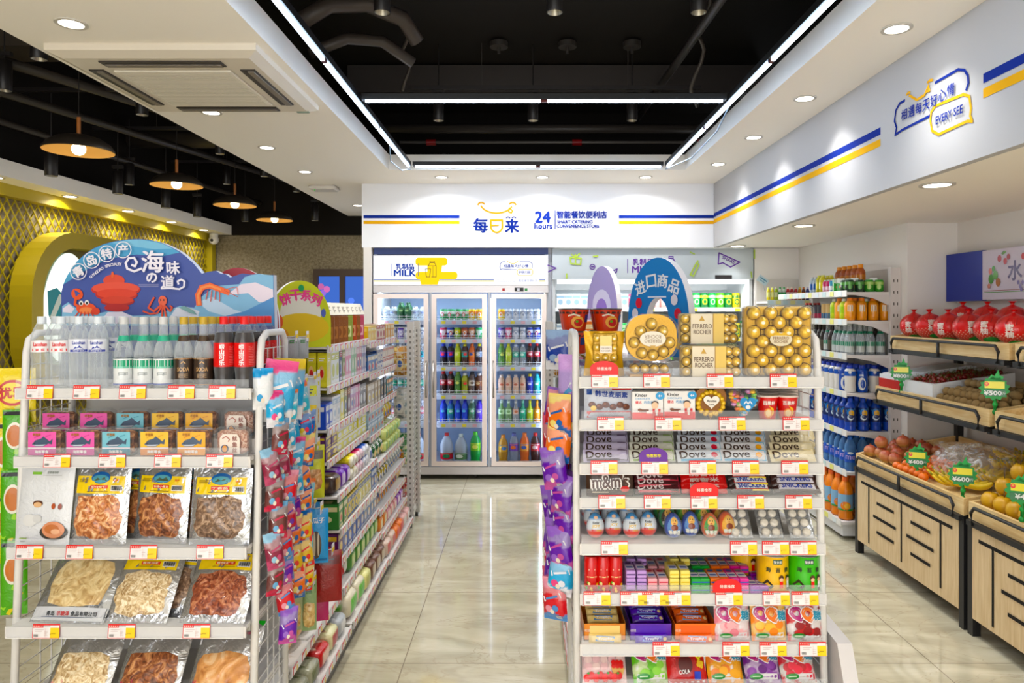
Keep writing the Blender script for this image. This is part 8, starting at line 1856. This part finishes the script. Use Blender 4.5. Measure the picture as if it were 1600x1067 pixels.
for r_ in range(2):
    for c in range(3): pc.append((2.357 + r_*.088, 3.312 - c*.088, 2))
for x, y, l_ in pc:
    place('pear', pear, (x, y, B1(x) + .006 + l_*.07), f"yellow pear, {['bottom layer', 'second layer', 'top layer'][l_]}, {ORDN[int((x - 2.26)/.088)]} row from the front, {ORDN[int((3.41 - y)/.088)]} from left", 'pear', ['pears, bottom layer', 'pears, second layer', 'pears on top'][l_], rz=rnd.uniform(0, 6), rx=rnd.uniform(-.08, .08))
# jagged green price flags
def flag(num, px, py, Y_, lab, zbase, tall=1.0, sc=1.0):
    x, _, z = at(px, py, Y_); root = empty('price_flag', (x, Y_, zbase)); zc = z - zbase
    n = 26; pts = []
    for i in range(n):
        a = 2*PI*i/n; r_ = (.062 if i % 2 else .051)*sc; pts.append((r_*math.cos(a)*1.1, zc + r_*math.sin(a)))
    mb = MB(); mb.prism(pts, 0, .004, '109848'); mb.prism([(-.03*sc, zc+.045*sc), (-.012*sc, zc+.07*sc), (0, zc+.062*sc), (.016*sc, zc+.095*sc), (.022*sc, zc+.066*sc), (.04*sc, zc+.06*sc), (.03*sc, zc+.04*sc)], 0, .004, '18a850')
    mb.deco(lambda u, v, q: (u*sc, -q, zc + v*sc), [('r', 0, -.022, .092, .032, '0c7040'), ('r', 0, .018, .085, .034, 'f8ec10'), ('e', -.034, .022, .010, .011, 'e84820'), ('e', -.034, .024, .005, .005, 'f0b020'), ('t', '¥' + num, -.008, -.022, .022, 'f0f4f0', 0, .05, .019*len(num) + .018), ('t', '斤', .04, -.022, .016, 'e0f0e0', 0, .0)], .001)
    mb.obj('card', root)
    mb = MB(); mb.tube([(0, .006, zc - .04*sc), (.004, .006, zc - .075*sc), (0, .006, max(.0, zc - .13*sc))], [.006, .009, .006], '108838'); mb.ball((.003, .004, zc - .08*sc), .013, '18a048', 'paint', 8, 6, sy=.5); mb.ball((0, .004, max(.008, zc - .125*sc)), .013, '109040', 'paint', 8, 6, sy=.6); mb.obj('clip_stem', root)
    root.rotation_euler = (0, 0, R(-24)); tag(root, lab, 'price flag', 'green price flags')
flag('350', 1175, 503, 4.0, 'jagged green price flag reading 350 in front of the pomelos', 1.395, sc=1.0)
flag('800', 1408, 582, 4.34, 'jagged green price flag reading 800 beside the cherry lid', 1.05, sc=.95) 
flag('500', 1554, 607, 3.5, 'jagged green price flag reading 500 in front of the kiwis', 1.085, sc=1.0)
flag('400', 1433, 716, 4.0, 'jagged green price flag reading 400 in front of the mandarins', .64, sc=.98)
flag('600', 1504, 742, 3.56, 'jagged green price flag reading 600 in front of the banana bag', .64, sc=1.0)
flag('4', 1597, 768, 3.1, 'jagged green price flag cut by the right edge beside the pears', .64, sc=1.0)
# blue and white fruit sign on the wall
mb = MB(); mb.b6(2.86, 2.885, 2.2, 4.36, 1.67, 1.975, 'e4dcea'); mb.b6(2.858, 2.887, 4.36, 4.73, 1.665, 1.98, '123a9c')
fw = lambda u, v, q: (2.86 - q, -u, v)
wp = lambda px, py: (-(2.86*F/(px - VPX)), Z(py, 2.86*F/(px - VPX)))
it = [('t', '水', *wp(1586, 422), .115, '4a3068', 0, .03), ('t', '果', -3.78, 1.84, .115, '4a3068', 0, .03), ('l', [(-4.34, 1.725), (-2.3, 1.725)], .004, '905048'), ('l', [(-4.34, 1.715), (-2.3, 1.715)], .004, '60a050')]
for px, py, r_, c in ((1562, 404, .022, 'b82838'), (1571, 408, .02, 'c83040'), (1576, 401, .018, 'b02030'), (1549, 436, .03, '509838'), (1556, 430, .028, '68a848'), (1560, 441, .026, 'b87848'), (1548, 424, .02, 'd06858'), (1553, 420, .018, '50a040'), (1546, 447, .016, 'd89080'), (1595, 447, .014, '604090'), (1599, 441, .014, '705098'), (1592, 441, .013, '583888'), (1597, 452, .013, '604090'), (1600, 400, .02, 'c82838')):
    u, v = wp(px, py); it.append(('e', u, v, r_*.8, r_, c))
it += [('l', [wp(1566, 396), wp(1570, 392)], .006, '507838'), ('e', *wp(1570, 395), .02, .007, '68a040', .4)]
mb.deco(fw, it, .0008, .0002); tag(mb.obj('fruit_sign'), 'blue and white wall sign with fruit pictures above the fruit stand', 'sign')
